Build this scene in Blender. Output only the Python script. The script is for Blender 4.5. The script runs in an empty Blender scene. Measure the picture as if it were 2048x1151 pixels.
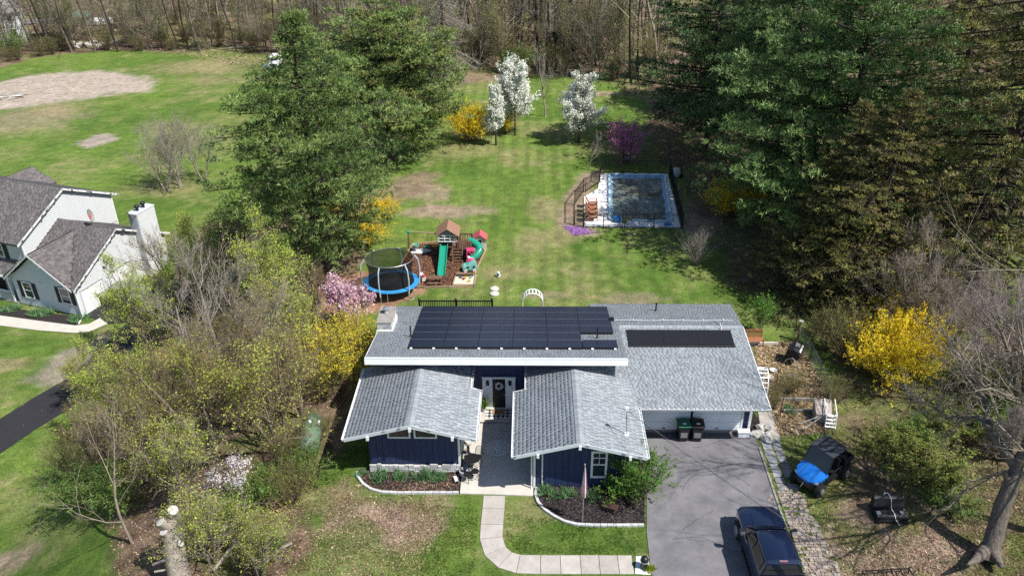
import bpy, math, random
import numpy as np
from mathutils import Vector, Matrix

# ------------------------------------------------------------------ camera, light, exposure
scene = bpy.context.scene
COL = scene.collection
H_CAM, FPX = 27.5, 1650.0
_th, _yw, _rl = [math.radians(a) for a in (29.5, 1.39, -.56)]
cf = np.array([-math.sin(_yw)*math.cos(_th), math.cos(_yw)*math.cos(_th), -math.sin(_th)])
_r = np.array([math.cos(_yw), math.sin(_yw), 0.]); _u = np.cross(_r, cf)
cr = math.cos(_rl)*_r + math.sin(_rl)*_u
cu = -math.sin(_rl)*_r + math.cos(_rl)*_u
cam_d = bpy.data.cameras.new('camera'); cam = bpy.data.objects.new('camera', cam_d); COL.objects.link(cam)
cam.matrix_world = Matrix(((cr[0], cu[0], -cf[0], 0), (cr[1], cu[1], -cf[1], 0), (cr[2], cu[2], -cf[2], H_CAM), (0, 0, 0, 1)))
cam_d.sensor_width = 36; cam_d.lens = 36*FPX/2048; cam_d.clip_end = 2000; cam_d.clip_start = .5
scene.camera = cam

SUN = Vector((.63, -.33, 1.0)).normalized()
sun_el, sun_az = math.asin(SUN.z), math.atan2(SUN.x, SUN.y)
world = bpy.data.worlds.new('World'); scene.world = world; world.use_nodes = True
wn = world.node_tree; wn.nodes.clear()
wo = wn.nodes.new('ShaderNodeOutputWorld'); wb = wn.nodes.new('ShaderNodeBackground'); ws = wn.nodes.new('ShaderNodeTexSky')
ws.sky_type = 'NISHITA'; ws.sun_disc = False; ws.sun_elevation = sun_el; ws.sun_rotation = sun_az; ws.air_density = 1.0; ws.dust_density = .6
wb.inputs['Strength'].default_value = .1
wn.links.new(ws.outputs[0], wb.inputs[0]); wn.links.new(wb.outputs[0], wo.inputs[0])
sl = bpy.data.lights.new('sun', 'SUN'); sl.energy = 5.0; sl.angle = math.radians(.5); sl.color = (1, .955, .88)
so = bpy.data.objects.new('sun', sl); COL.objects.link(so); so.rotation_euler = SUN.to_track_quat('Z', 'Y').to_euler()
scene.view_settings.view_transform = 'Standard'; scene.view_settings.look = 'None'
scene.view_settings.exposure = 0.42; scene.view_settings.gamma = 1; scene.view_settings.use_curve_mapping = False
scene.render.filter_size = 1.1; scene.cycles.use_denoising = False; scene.cycles.max_bounces = 5; scene.cycles.diffuse_bounces = 2; scene.cycles.glossy_bounces = 3
scene.cycles.transmission_bounces = 3; scene.cycles.transparent_max_bounces = 12; scene.cycles.caustics_reflective = False

# ------------------------------------------------------------------ ground shape and survey helper
def TZ(X, Y):
    """height of the ground: level plot, the neighbour's land lies lower to the west"""
    t = np.clip((-15.0-np.asarray(X, float))/15.0, 0, 1); t = t*t*(3-2*t)
    return -6.0*t
def ray(x, y): return cf*FPX + cr*(x-1024) + cu*(575.5-y)
def G(x, y, dz=0.0):
    """ground point surveyed from the photograph (2048 px wide)"""
    d = ray(x, y); z = dz
    for _ in range(25):
        t = (z-H_CAM)/d[2]; X, Y = d[0]*t, d[1]*t
        z = .5*z + .5*(float(TZ(X, Y))+dz)
    return float(X), float(Y), float(TZ(X, Y))+dz
def Gp(pts, dz=0.0): return [G(x, y, dz) for x, y in pts]
def ZY(x, y, Y):
    d = ray(x, y); t = Y/d[1]; return float(H_CAM + t*d[2])

# ------------------------------------------------------------------ object helpers
def tag(o, label=None, cat=None, group=None, kind=None):
    if label: o['label'] = label
    if cat: o['category'] = cat
    if group: o['group'] = group
    if kind: o['kind'] = kind
    return o
def thing(name, label, cat, loc=(0, 0, 0), rz=0.0, group=None):
    o = bpy.data.objects.new(name, None); COL.objects.link(o); o.empty_display_size = .2
    o.location = loc; o.rotation_euler = (0, 0, rz)
    return tag(o, label, cat, group)
def link(name, me, parent=None, loc=(0, 0, 0), rot=(0, 0, 0), scale=(1, 1, 1)):
    o = bpy.data.objects.new(name, me); COL.objects.link(o); o.parent = parent
    o.location = loc; o.rotation_euler = rot; o.scale = scale
    return o
def copy_tree(o, parent=None):
    c = o.copy(); COL.objects.link(c); c.parent = parent
    for ch in list(KIDS.get(o.name, ())) or [k for k in o.children]:
        copy_tree(ch, c)
    return c
KIDS = {}
def root_loc(o):
    l = Vector((0, 0, 0))
    while o is not None:
        l = l + o.location; o = o.parent
    return l

class MB:
    """collects shapes, builds them as one mesh object"""
    def __init__(s): s.v = []; s.f = []; s.c = []; s.cc = None
    def add(s, vs, fs, col=None):
        b = len(s.v); s.v.extend([tuple(p) for p in vs]); s.f.extend([tuple(i+b for i in f) for f in fs])
        s.c.extend([col or s.cc or (1, 1, 1)]*len(vs)); return s
    def box(s, x0, x1, y0, y1, z0, z1, col=None):
        return s.add([(x0, y0, z0), (x1, y0, z0), (x1, y1, z0), (x0, y1, z0), (x0, y0, z1), (x1, y0, z1), (x1, y1, z1), (x0, y1, z1)],
                     [(0, 3, 2, 1), (4, 5, 6, 7), (0, 1, 5, 4), (1, 2, 6, 5), (2, 3, 7, 6), (3, 0, 4, 7)], col)
    def obox(s, c, sx, sy, sz, rz=0., rx=0., ry=0., col=None):
        R = Matrix.Rotation(rz, 3, 'Z') @ Matrix.Rotation(ry, 3, 'Y') @ Matrix.Rotation(rx, 3, 'X')
        vs = []
        for k in ((-1, -1, -1), (1, -1, -1), (1, 1, -1), (-1, 1, -1), (-1, -1, 1), (1, -1, 1), (1, 1, 1), (-1, 1, 1)):
            vs.append(tuple(Vector(c)+R @ Vector((k[0]*sx/2, k[1]*sy/2, k[2]*sz/2))))
        return s.add(vs, [(0, 3, 2, 1), (4, 5, 6, 7), (0, 1, 5, 4), (1, 2, 6, 5), (2, 3, 7, 6), (3, 0, 4, 7)], col)
    def prism(s, poly, z0, z1, col=None):
        n = len(poly); a = sum(poly[i][0]*poly[(i+1) % n][1]-poly[(i+1) % n][0]*poly[i][1] for i in range(n))
        if a < 0: poly = poly[::-1]
        vs = [(p[0], p[1], z0) for p in poly]+[(p[0], p[1], z1) for p in poly]
        return s.add(vs, [tuple(range(n))[::-1], tuple(range(n, 2*n))]+[(i, (i+1) % n, n+(i+1) % n, n+i) for i in range(n)], col)
    def slab(s, top, dn, col=None):
        """3D polygon (top face, counter-clockwise from above) extruded straight down by dn"""
        n = len(top)
        vs = [tuple(p) for p in top]+[(p[0], p[1], p[2]-dn) for p in top]
        return s.add(vs, [tuple(range(n)), tuple(range(n, 2*n))[::-1]]+[((i+1) % n, i, n+i, n+(i+1) % n) for i in range(n)], col)
    def ext(s, poly, vec, col=None):
        n = len(poly); v = Vector(vec)
        vs = [tuple(p) for p in poly]+[tuple(Vector(p)+v) for p in poly]
        return s.add(vs, [tuple(range(n))[::-1], tuple(range(n, 2*n))]+[(i, (i+1) % n, n+(i+1) % n, n+i) for i in range(n)], col)
    def tube(s, pts, r, n=6, col=None, closed=False, caps=True):
        pts = [Vector(p) for p in pts]; m = len(pts)
        if not hasattr(r, '__len__'): r = [r]*m
        vs = []; up = None
        for i, p in enumerate(pts):
            a = pts[(i+1) % m] if (closed or i < m-1) else p
            b = pts[(i-1) % m] if (closed or i > 0) else p
            t = (a-b).normalized() if (a-b).length > 1e-9 else Vector((0, 0, 1))
            if up is None: up = Vector((0, 0, 1)) if abs(t.z) < .9 else Vector((1, 0, 0))
            x = t.cross(up); x = x.normalized() if x.length > 1e-6 else t.orthogonal().normalized()
            y = x.cross(t).normalized(); up = y
            for k in range(n):
                a_ = 2*math.pi*k/n; vs.append(tuple(p+(x*math.cos(a_)+y*math.sin(a_))*r[i]))
        fs = []
        for i in range(m if closed else m-1):
            j = (i+1) % m
            for k in range(n): fs.append((i*n+k, i*n+(k+1) % n, j*n+(k+1) % n, j*n+k))
        if caps and not closed: fs += [tuple(range(n))[::-1], tuple(range((m-1)*n, m*n))]
        return s.add(vs, fs, col)
    def lathe(s, prof, n=12, o=(0, 0, 0), col=None, axis='Z'):
        vs = []; m = len(prof)
        for r, z in prof:
            for k in range(n):
                a = 2*math.pi*k/n; x, y = r*math.cos(a), r*math.sin(a)
                p = (x, y, z) if axis == 'Z' else ((z, x, y) if axis == 'X' else (y, z, x))
                vs.append((p[0]+o[0], p[1]+o[1], p[2]+o[2]))
        fs = [(i*n+k, i*n+(k+1) % n, (i+1)*n+(k+1) % n, (i+1)*n+k) for i in range(m-1) for k in range(n)]
        if prof[0][0] > 1e-4: fs.append(tuple(range(n))[::-1])
        if prof[-1][0] > 1e-4: fs.append(tuple(range((m-1)*n, m*n)))
        return s.add(vs, fs, col)
    def loft(s, secs, col=None, caps=True):
        n = len(secs[0]); vs = [tuple(p) for sc in secs for p in sc]
        fs = [(i*n+k, i*n+(k+1) % n, (i+1)*n+(k+1) % n, (i+1)*n+k) for i in range(len(secs)-1) for k in range(n)]
        if caps: fs += [tuple(range(n))[::-1], tuple(range((len(secs)-1)*n, len(secs)*n))]
        return s.add(vs, fs, col)
    def blob(s, c, r, rng, n=10, m=6, j=.15, col=None):
        vs = []; ph = rng.random()*6
        for i in range(m+1):
            t = math.pi*i/m
            for k in range(n):
                a = 2*math.pi*k/n; q = 1+j*(math.sin(3*a+ph)*.5+math.sin(5*t+2*a+ph)*.5)*math.sin(t)+rng.uniform(-j, j)*.4*math.sin(t)
                vs.append((c[0]+r[0]*q*math.sin(t)*math.cos(a), c[1]+r[1]*q*math.sin(t)*math.sin(a), c[2]+r[2]*math.cos(t)))
        fs = [(i*n+k, (i+1)*n+k, (i+1)*n+(k+1) % n, i*n+(k+1) % n) for i in range(m) for k in range(n)]
        return s.add(vs, fs, col)
    def mesh(s, name, mat, smooth=None, bevel=0):
        me = bpy.data.meshes.new(name); me.from_pydata(s.v, [], s.f)
        if mat: me.materials.append(mat)
        ca = me.color_attributes.new('Col', 'FLOAT_COLOR', 'POINT')
        ca.data.foreach_set('color', np.array([(c[0], c[1], c[2], 1) for c in s.c], np.float32).ravel())
        me.validate(); me.update()
        if smooth:
            me.shade_smooth(); me.set_sharp_from_angle(angle=math.radians(smooth))
        return me
    def build(s, name, mat, parent=None, world=False, smooth=None, bevel=0, loc=None):
        if world and parent is not None:
            L = root_loc(parent); s.v = [(x-L.x, y-L.y, z-L.z) for x, y, z in s.v]
        o = link(name, s.mesh(name, mat, smooth), parent)
        if loc: o.location = loc
        if bevel:
            b = o.modifiers.new('edge', 'BEVEL'); b.width = bevel; b.segments = 2; b.limit_method = 'ANGLE'; b.angle_limit = math.radians(35)
        return o

def np_mesh(name, V, F, mat, colors=None, smooth=False):
    """fast mesh from arrays; F is (n,3) or (n,4)"""
    me = bpy.data.meshes.new(name); V = np.ascontiguousarray(V, np.float32); F = np.ascontiguousarray(F, np.int32); k = F.shape[1]
    me.vertices.add(len(V)); me.vertices.foreach_set('co', V.ravel())
    me.loops.add(F.size); me.loops.foreach_set('vertex_index', F.ravel())
    me.polygons.add(len(F)); me.polygons.foreach_set('loop_start', np.arange(0, F.size, k, dtype=np.int32))
    me.polygons.foreach_set('loop_total', np.full(len(F), k, np.int32))
    if smooth: me.polygons.foreach_set('use_smooth', np.ones(len(F), bool))
    me.update(calc_edges=True)
    if mat: me.materials.append(mat)
    if colors is not None:
        ca = me.color_attributes.new('Col', 'FLOAT_COLOR', 'POINT')
        cc = np.ones((len(V), 4), np.float32); cc[:, :3] = colors; ca.data.foreach_set('color', cc.ravel())
    return me

# ------------------------------------------------------------------ materials
def mat(name, col, rough=.75, var=.18, scale=4.0, bump=.0, bscale=30., metal=0., spec=.4, attr=False, col2=None, stretch=None, coat=0., trans=0., objrand=0.):
    m = bpy.data.materials.new(name); m.use_nodes = True; nt = m.node_tree; N = nt.nodes; L = nt.links; N.clear()
    out = N.new('ShaderNodeOutputMaterial'); bs = N.new('ShaderNodeBsdfPrincipled'); L.new(bs.outputs[0], out.inputs[0])
    bs.inputs['Roughness'].default_value = rough; bs.inputs['Metallic'].default_value = metal
    bs.inputs['Specular IOR Level'].default_value = spec
    if coat: bs.inputs['Coat Weight'].default_value = coat; bs.inputs['Coat Roughness'].default_value = .06
    if trans: bs.inputs['Alpha'].default_value = 1-trans
    tc = N.new('ShaderNodeTexCoord'); src = tc.outputs['Object']
    if stretch:
        mp = N.new('ShaderNodeMapping'); mp.inputs['Scale'].default_value = stretch; L.new(src, mp.inputs[0]); src = mp.outputs[0]
    nz = N.new('ShaderNodeTexNoise'); nz.inputs['Scale'].default_value = scale; nz.inputs['Detail'].default_value = 6; nz.inputs['Roughness'].default_value = .65
    L.new(src, nz.inputs['Vector'])
    rp = N.new('ShaderNodeValToRGB'); rp.color_ramp.elements[0].position = .3; rp.color_ramp.elements[1].position = .72
    c2 = col2 if col2 else tuple(min(1, c*(1+var)) for c in col)
    c1 = col if col2 else tuple(c*(1-var) for c in col)
    if attr: c1 = (1-var,)*3; c2 = (1+var,)*3
    rp.color_ramp.elements[0].color = (*c1, 1); rp.color_ramp.elements[1].color = (*c2, 1)
    L.new(nz.outputs['Fac'], rp.inputs[0]); cs = rp.outputs[0]
    if attr:
        at = N.new('ShaderNodeAttribute'); at.attribute_name = 'Col'
        mx = N.new('ShaderNodeMix'); mx.data_type = 'RGBA'; mx.blend_type = 'MULTIPLY'; mx.inputs[0].default_value = 1
        L.new(at.outputs['Color'], mx.inputs[6]); L.new(cs, mx.inputs[7]); cs = mx.outputs[2]
    if objrand:
        oi = N.new('ShaderNodeObjectInfo'); mr = N.new('ShaderNodeMapRange'); mr.inputs[3].default_value = 1-objrand; mr.inputs[4].default_value = 1+objrand
        L.new(oi.outputs['Random'], mr.inputs[0]); mx2 = N.new('ShaderNodeVectorMath'); mx2.operation = 'SCALE'
        L.new(cs, mx2.inputs[0]); L.new(mr.outputs[0], mx2.inputs['Scale']); cs = mx2.outputs[0]
    L.new(cs, bs.inputs['Base Color'])
    if bump:
        nb = N.new('ShaderNodeTexNoise'); nb.inputs['Scale'].default_value = bscale; nb.inputs['Detail'].default_value = 4; L.new(src, nb.inputs['Vector'])
        bp = N.new('ShaderNodeBump'); bp.inputs['Strength'].default_value = bump; bp.inputs['Distance'].default_value = .05 if bump >= 1 else .02
        L.new(nb.outputs['Fac'], bp.inputs['Height']); L.new(bp.outputs[0], bs.inputs['Normal'])
    return m
def leaf_mat(name, tl=.35, rough=.6, tint=(1, 1, 1), spec=.25):
    m = bpy.data.materials.new(name); m.use_nodes = True; nt = m.node_tree; N = nt.nodes; L = nt.links; N.clear()
    out = N.new('ShaderNodeOutputMaterial'); bs = N.new('ShaderNodeBsdfPrincipled'); tr = N.new('ShaderNodeBsdfTranslucent'); mx = N.new('ShaderNodeMixShader')
    at = N.new('ShaderNodeAttribute'); at.attribute_name = 'Col'
    bs.inputs['Roughness'].default_value = rough; bs.inputs['Specular IOR Level'].default_value = spec
    mt = N.new('ShaderNodeMix'); mt.data_type = 'RGBA'; mt.blend_type = 'MULTIPLY'; mt.inputs[0].default_value = 1; mt.inputs[7].default_value = (*tint, 1)
    L.new(at.outputs['Color'], mt.inputs[6]); L.new(mt.outputs[2], bs.inputs['Base Color']); L.new(mt.outputs[2], tr.inputs['Color'])
    mx.inputs[0].default_value = tl; L.new(bs.outputs[0], mx.inputs[1]); L.new(tr.outputs[0], mx.inputs[2]); L.new(mx.outputs[0], out.inputs[0])
    return m
def glass_mat(name, col=(.02, .03, .04), rough=.06):
    m = bpy.data.materials.new(name); m.use_nodes = True; b = m.node_tree.nodes['Principled BSDF']
    b.inputs['Base Color'].default_value = (*col, 1); b.inputs['Roughness'].default_value = rough; b.inputs['Specular IOR Level'].default_value = .8
    return m

M = {}
M['navy'] = mat('navy_siding', (.024, .038, .105), .6, .15, 3, .2, 40, stretch=(1, 1, .2))
M['white'] = mat('white_paint', (.78, .79, .8), .5, .04, 2)
M['trim'] = mat('pale_trim', (.55, .6, .64), .5, .06, 3)
M['shingle'] = mat('roof_shingle', (.3, .3, .3), .9, .14, 1.1, .12, 90, attr=True)
M['roofbase'] = mat('roof_underlay', (.15, .168, .19), .95, .15, 12)
M['solar'] = mat('solar_glass', (.014, .019, .042), .22, .2, 6, spec=.55)
M['solarframe'] = mat('solar_frame', (.012, .012, .014), .4, .1, spec=.5)
M['alu'] = mat('aluminium', (.6, .62, .65), .35, .1, metal=.8)
M['black'] = mat('black_metal', (.012, .012, .014), .45, .2, spec=.5)
M['blackpl'] = mat('black_plastic', (.016, .017, .02), .5, .2, 8, .1, 60, spec=.4)
M['rubber'] = mat('rubber', (.018, .018, .018), .85, .2, 10)
M['asphalt'] = mat('asphalt', (.17, .166, .178), .9, .3, .9, .5, 160)
M['asphalt_new'] = mat('fresh_asphalt', (.022, .022, .026), .85, .15, 2, .4, 120)
M['crack'] = mat('asphalt_crack', (.06, .058, .06), .95, .2)
M['patchy'] = mat('asphalt_repair', (.1, .1, .108), .9, .25, 2, .4, 120)
M['concrete'] = mat('concrete', (.52, .49, .44), .85, .12, 1.6, .3, 70)
M['walk'] = mat('walk_concrete', (.4, .37, .34), .9, .16, 2, .4, 60, objrand=.1)
M['oldconc'] = mat('old_concrete', (.28, .26, .24), .9, .25, 2, .5, 50)
M['mulch'] = mat('dark_mulch', (.03, .024, .024), .95, .6, 14, 1, 30)
M['chips'] = mat('wood_chips', (.17, .085, .05), .95, .5, 9, 1, 25)
M['stone'] = mat('pale_stone', (.5, .5, .5), .85, .22, 5, .6, 25, objrand=.22)
M['edging'] = mat('edging_stone', (.5, .5, .5), .85, .15, 5, .4, 30, objrand=.1)
M['cobble'] = mat('cobble', (.31, .27, .24), .9, .2, 6, .5, 30, objrand=.18)
M['flag'] = mat('flagstone', (.26, .27, .29), .85, .2, 4, .4, 20, objrand=.3)
M['garage'] = mat('garage_door', (.84, .87, .9), .5, .04, 2)
M['wood'] = mat('weathered_wood', (.17, .1, .065), .85, .25, 6, .3, 40, stretch=(1, 1, 1), objrand=.15)
M['wood_dk'] = mat('dark_wood', (.06, .032, .026), .8, .25, 6, .3, 40)
M['wood_pale'] = mat('pale_timber', (.36, .27, .17), .85, .2, 5, .3, 40, objrand=.15)
M['cedar'] = mat('orange_cedar', (.34, .14, .075), .75, .2, 6, .2, 40)
M['green'] = mat('green_plastic', (.015, .27, .18), .32, .06, 3, spec=.5)
M['pink'] = mat('pink_plastic', (.6, .05, .17), .4, .08, 3)
M['teal'] = mat('teal_plastic', (.16, .42, .36), .45, .08, 3)
M['red'] = mat('red_plastic', (.55, .02, .02), .4, .1, 3)
M['rosered'] = mat('rose_roof', (.55, .1, .12), .5, .08, 3)
M['cream'] = mat('cream_plastic', (.66, .6, .52), .5, .06, 3)
M['blue'] = mat('blue_pad', (.03, .2, .5), .5, .15, 3)
M['yellow'] = mat('yellow_plastic', (.6, .45, .03), .5, .1, 3)
M['grey'] = mat('grey_plastic', (.2, .2, .21), .5, .15, 4)
M['glass'] = glass_mat('window_glass')
M['glass_dk'] = glass_mat('dark_glass', (.008, .01, .012), .05)
M['bark'] = mat('grey_bark', (.19, .155, .125), .9, .35, 5, .8, 14, stretch=(1, 1, .25))
M['bark_pale'] = mat('pale_bark', (.3, .26, .22), .9, .3, 6, .6, 14, stretch=(1, 1, .3))
M['bark_dk'] = mat('dark_bark', (.055, .042, .035), .95, .35, 5, .8, 12, stretch=(1, 1, .25))
M['bark_big'] = mat('rough_grey_bark', (.13, .11, .095), .95, .55, 14, 1, 9, stretch=(1, 1, .22))
M['twig'] = mat('grey_twig', (.28, .235, .19), .9, .25, 3)
M['twig_br'] = mat('brown_twig', (.2, .15, .1), .9, .25, 3)
M['twig_pale'] = mat('pale_twig', (.34, .3, .25), .9, .25, 3)
M['twig_pu'] = mat('purple_twig', (.27, .22, .215), .9, .25, 3)
M['needle'] = leaf_mat('needles', .14, .5, spec=.35)
M['leaf'] = leaf_mat('leaves', .4, .55)
M['petal'] = leaf_mat('petals', .3, .7)
M['brownbase'] = mat('brown_underlay', (.07, .06, .06), .95, .1)
M['litter'] = leaf_mat('leaf_litter', .1, .8)
M['siding_g'] = mat('grey_vinyl_siding', (.56, .58, .585), .6, .05, 2)
M['shingle_br'] = mat('brown_roof', (.13, .115, .115), .95, .25, 3, .5, 60, attr=True)
M['dirt'] = mat('pale_dirt', (.3, .24, .19), .95, .2, 1, .5, 20)
# ------------------------------------------------------------------ number helpers
def unit(a): return a/np.maximum(np.linalg.norm(a, axis=-1, keepdims=True), 1e-9)
def fbm(X, Y, sc, seed, octv=4):
    X = np.asarray(X, float); Y = np.asarray(Y, float)
    out = np.zeros(np.shape(X)); amp = 1.; tot = 0.
    for o in range(octv):
        rg = np.random.RandomState(seed+o*17); T = rg.rand(128, 128)
        ca, sa_ = math.cos(.6+o*1.1), math.sin(.6+o*1.1); x = (X*ca-Y*sa_)*sc*2**o+31.7*o; y = (X*sa_+Y*ca)*sc*2**o+11.3*o
        xi = np.floor(x).astype(int); yi = np.floor(y).astype(int); fx = x-xi; fy = y-yi
        fx = fx*fx*(3-2*fx); fy = fy*fy*(3-2*fy)
        a = T[xi % 128, yi % 128]; b = T[(xi+1) % 128, yi % 128]; c = T[xi % 128, (yi+1) % 128]; d = T[(xi+1) % 128, (yi+1) % 128]
        out += amp*((a*(1-fx)+b*fx)*(1-fy)+(c*(1-fx)+d*fx)*fy); tot += amp; amp *= .55
    return out/tot
def inpoly(X, Y, poly):
    r = np.zeros(np.shape(X), bool); n = len(poly)
    for i in range(n):
        x1, y1 = poly[i][:2]; x2, y2 = poly[(i+1) % n][:2]
        if y1 == y2: continue
        c = ((y1 > Y) != (y2 > Y)) & (X < (x2-x1)*(Y-y1)/(y2-y1)+x1); r ^= c
    return r
def sdist(X, Y, poly):
    """signed distance (positive inside)"""
    D = np.full(np.shape(X), 1e9); n = len(poly)
    for i in range(n):
        ax, ay = poly[i][:2]; bx, by = poly[(i+1) % n][:2]; dx, dy = bx-ax, by-ay; l2 = dx*dx+dy*dy+1e-9
        t = np.clip(((X-ax)*dx+(Y-ay)*dy)/l2, 0, 1); D = np.minimum(D, np.hypot(X-ax-t*dx, Y-ay-t*dy))
    return np.where(inpoly(X, Y, poly), D, -D)
def sstep(x, a, b): t = np.clip((x-a)/(b-a), 0, 1); return t*t*(3-2*t)

# ------------------------------------------------------------------ the ground, one sheet
C_ = lambda *c: np.array(c)
GRASS1, GRASS2, GRASS3 = C_(.092, .165, .027), C_(.135, .215, .038), C_(.19, .23, .068)
STRAW, LITTER, BROWN, FLOORG = C_(.33, .27, .15), C_(.25, .18, .125), C_(.13, .09, .06), C_(.19, .21, .075)
PDIRT, FDIRT, ORANGE, MOSS = C_(.36, .27, .2), C_(.36, .31, .25), C_(.36, .21, .13), C_(.13, .15, .045)
woods_far = Gp([(0, 137), (60, 118), (130, 108), (230, 100), (340, 106), (470, 104), (600, 112), (700, 140), (880, 165), (905, 142), (1000, 150), (1130, 152), (1230, 166), (1300, 210)])
woods_far = [(-400, woods_far[0][1])]+woods_far+[(60, 100), (400, 90), (400, 700), (-400, 700)]
pines_floor = Gp([(1300, 210), (1290, 260), (1330, 330), (1370, 345), (1375, 400), (1440, 470), (1450, 560), (1530, 600), (1620, 640), (1680, 740), (1760, 770), (1850, 700), (1960, 640), (1975, 560), (1960, 470), (1960, 300), (1960, 200)])
scrub_r = Gp([(1640, 760), (1850, 700), (2048, 640), (2300, 700), (2300, 1151), (2048, 1300), (1700, 1300), (1620, 1151), (1650, 1000), (1680, 900), (1640, 850)])
thicket = Gp([(250, 1300), (225, 1100), (180, 960), (150, 860), (190, 760), (260, 650), (330, 560), (420, 440), (600, 420), (720, 520), (700, 700), (720, 760), (690, 900), (640, 940), (600, 1000), (640, 1080), (600, 1151), (560, 1300)])
tramp_m = Gp([(640, 560), (720, 545), (850, 545), (850, 585), (800, 605), (700, 640), (640, 660)])
bigpine_m = Gp([(560, 480), (600, 430), (700, 400), (770, 380), (830, 345), (880, 350), (850, 380), (790, 410), (745, 460), (720, 520), (640, 560)])
field_m = Gp([(-60, 175), (60, 150), (200, 141), (285, 152), (305, 170), (285, 183), (200, 192), (60, 212), (-60, 225)])
garden_m = Gp([(1508, 690), (1592, 682), (1640, 755), (1668, 850), (1620, 868), (1555, 868), (1545, 830), (1520, 760)])
sidebare = Gp([(700, 955), (760, 1000), (880, 990), (900, 1010), (860, 1080), (830, 1151), (640, 1151), (640, 1060), (650, 980)])
rdirt = Gp([(1640, 1080), (1700, 1000), (1800, 1060), (1960, 1090), (1930, 1151), (1900, 1300), (1620, 1300)])
nbare = Gp([(50, 760), (130, 700), (220, 668), (260, 680), (200, 740), (110, 780)])
poolbed = Gp([(1125, 470), (1120, 420), (1135, 380), (1160, 345), (1205, 340), (1175, 400), (1165, 452), (1200, 462), (1180, 475)])
BLOBS = [(860, 385, 2.2, 2.6, PDIRT, .7), (870, 425, 3.5, 1.6, PDIRT, .7), (920, 420, 3, 1.2, PDIRT, .55), (1090, 420, 1.6, 3, STRAW, .5), (1110, 470, 2, 2, STRAW, .45),
         (1060, 480, 1.5, 2.5, STRAW, .4), (1010, 545, 2.5, 1.2, STRAW, .45), (1260, 600, 2.5, 1.2, PDIRT, .5), (1100, 590, 2, .6, PDIRT, .5), (1120, 262, 5, 2, STRAW, .3), (930, 300, 4, 2, STRAW, .35),
         (1210, 187, 2.2, 1.2, PDIRT, .75), (198, 280, 1.7, 2.3, FDIRT, 1.6), (70, 235, 7, 7, PDIRT, .5), (110, 215, 5, 5, STRAW, .4), (400, 135, 9, 5, STRAW, .6), (440, 160, 10, 3, STRAW, .45), (480, 120, 5, 4, STRAW, .5),
         (330, 255, 4, 4, STRAW, .3), (340, 375, 4, 3, STRAW, .35), (1300, 385, 3, 4, BROWN, .3), (1400, 440, 2.2, 3.5, PDIRT, .8), (950, 155, 7, 3, LITTER, .9), (20, 730, 2, 1.2, STRAW, .7),
         (20, 1120, 1.8, 1.5, PDIRT, .8), (770, 1050, 2.2, 1.5, PDIRT, .9), (1075, 1020, 1.2, .9, STRAW, .35), (1560, 900, 1.4, 2, GRASS3, .5), (1760, 1090, 2.5, 1.4, PDIRT, .8), (1800, 1060, 1.8, .9, LITTER, .9),
         (1640, 1090, 1.2, 1, GRASS1, .5), (1290, 300, 6, 5, BROWN, .5), (640, 1000, 1.6, 1, STRAW, .5), (1510, 640, 3, 2, GRASS3, .2), (1740, 950, 2.5, 3, BROWN, .6)]
BL = [(G(p[0], p[1])[:2],)+p[2:] for p in BLOBS]
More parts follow.
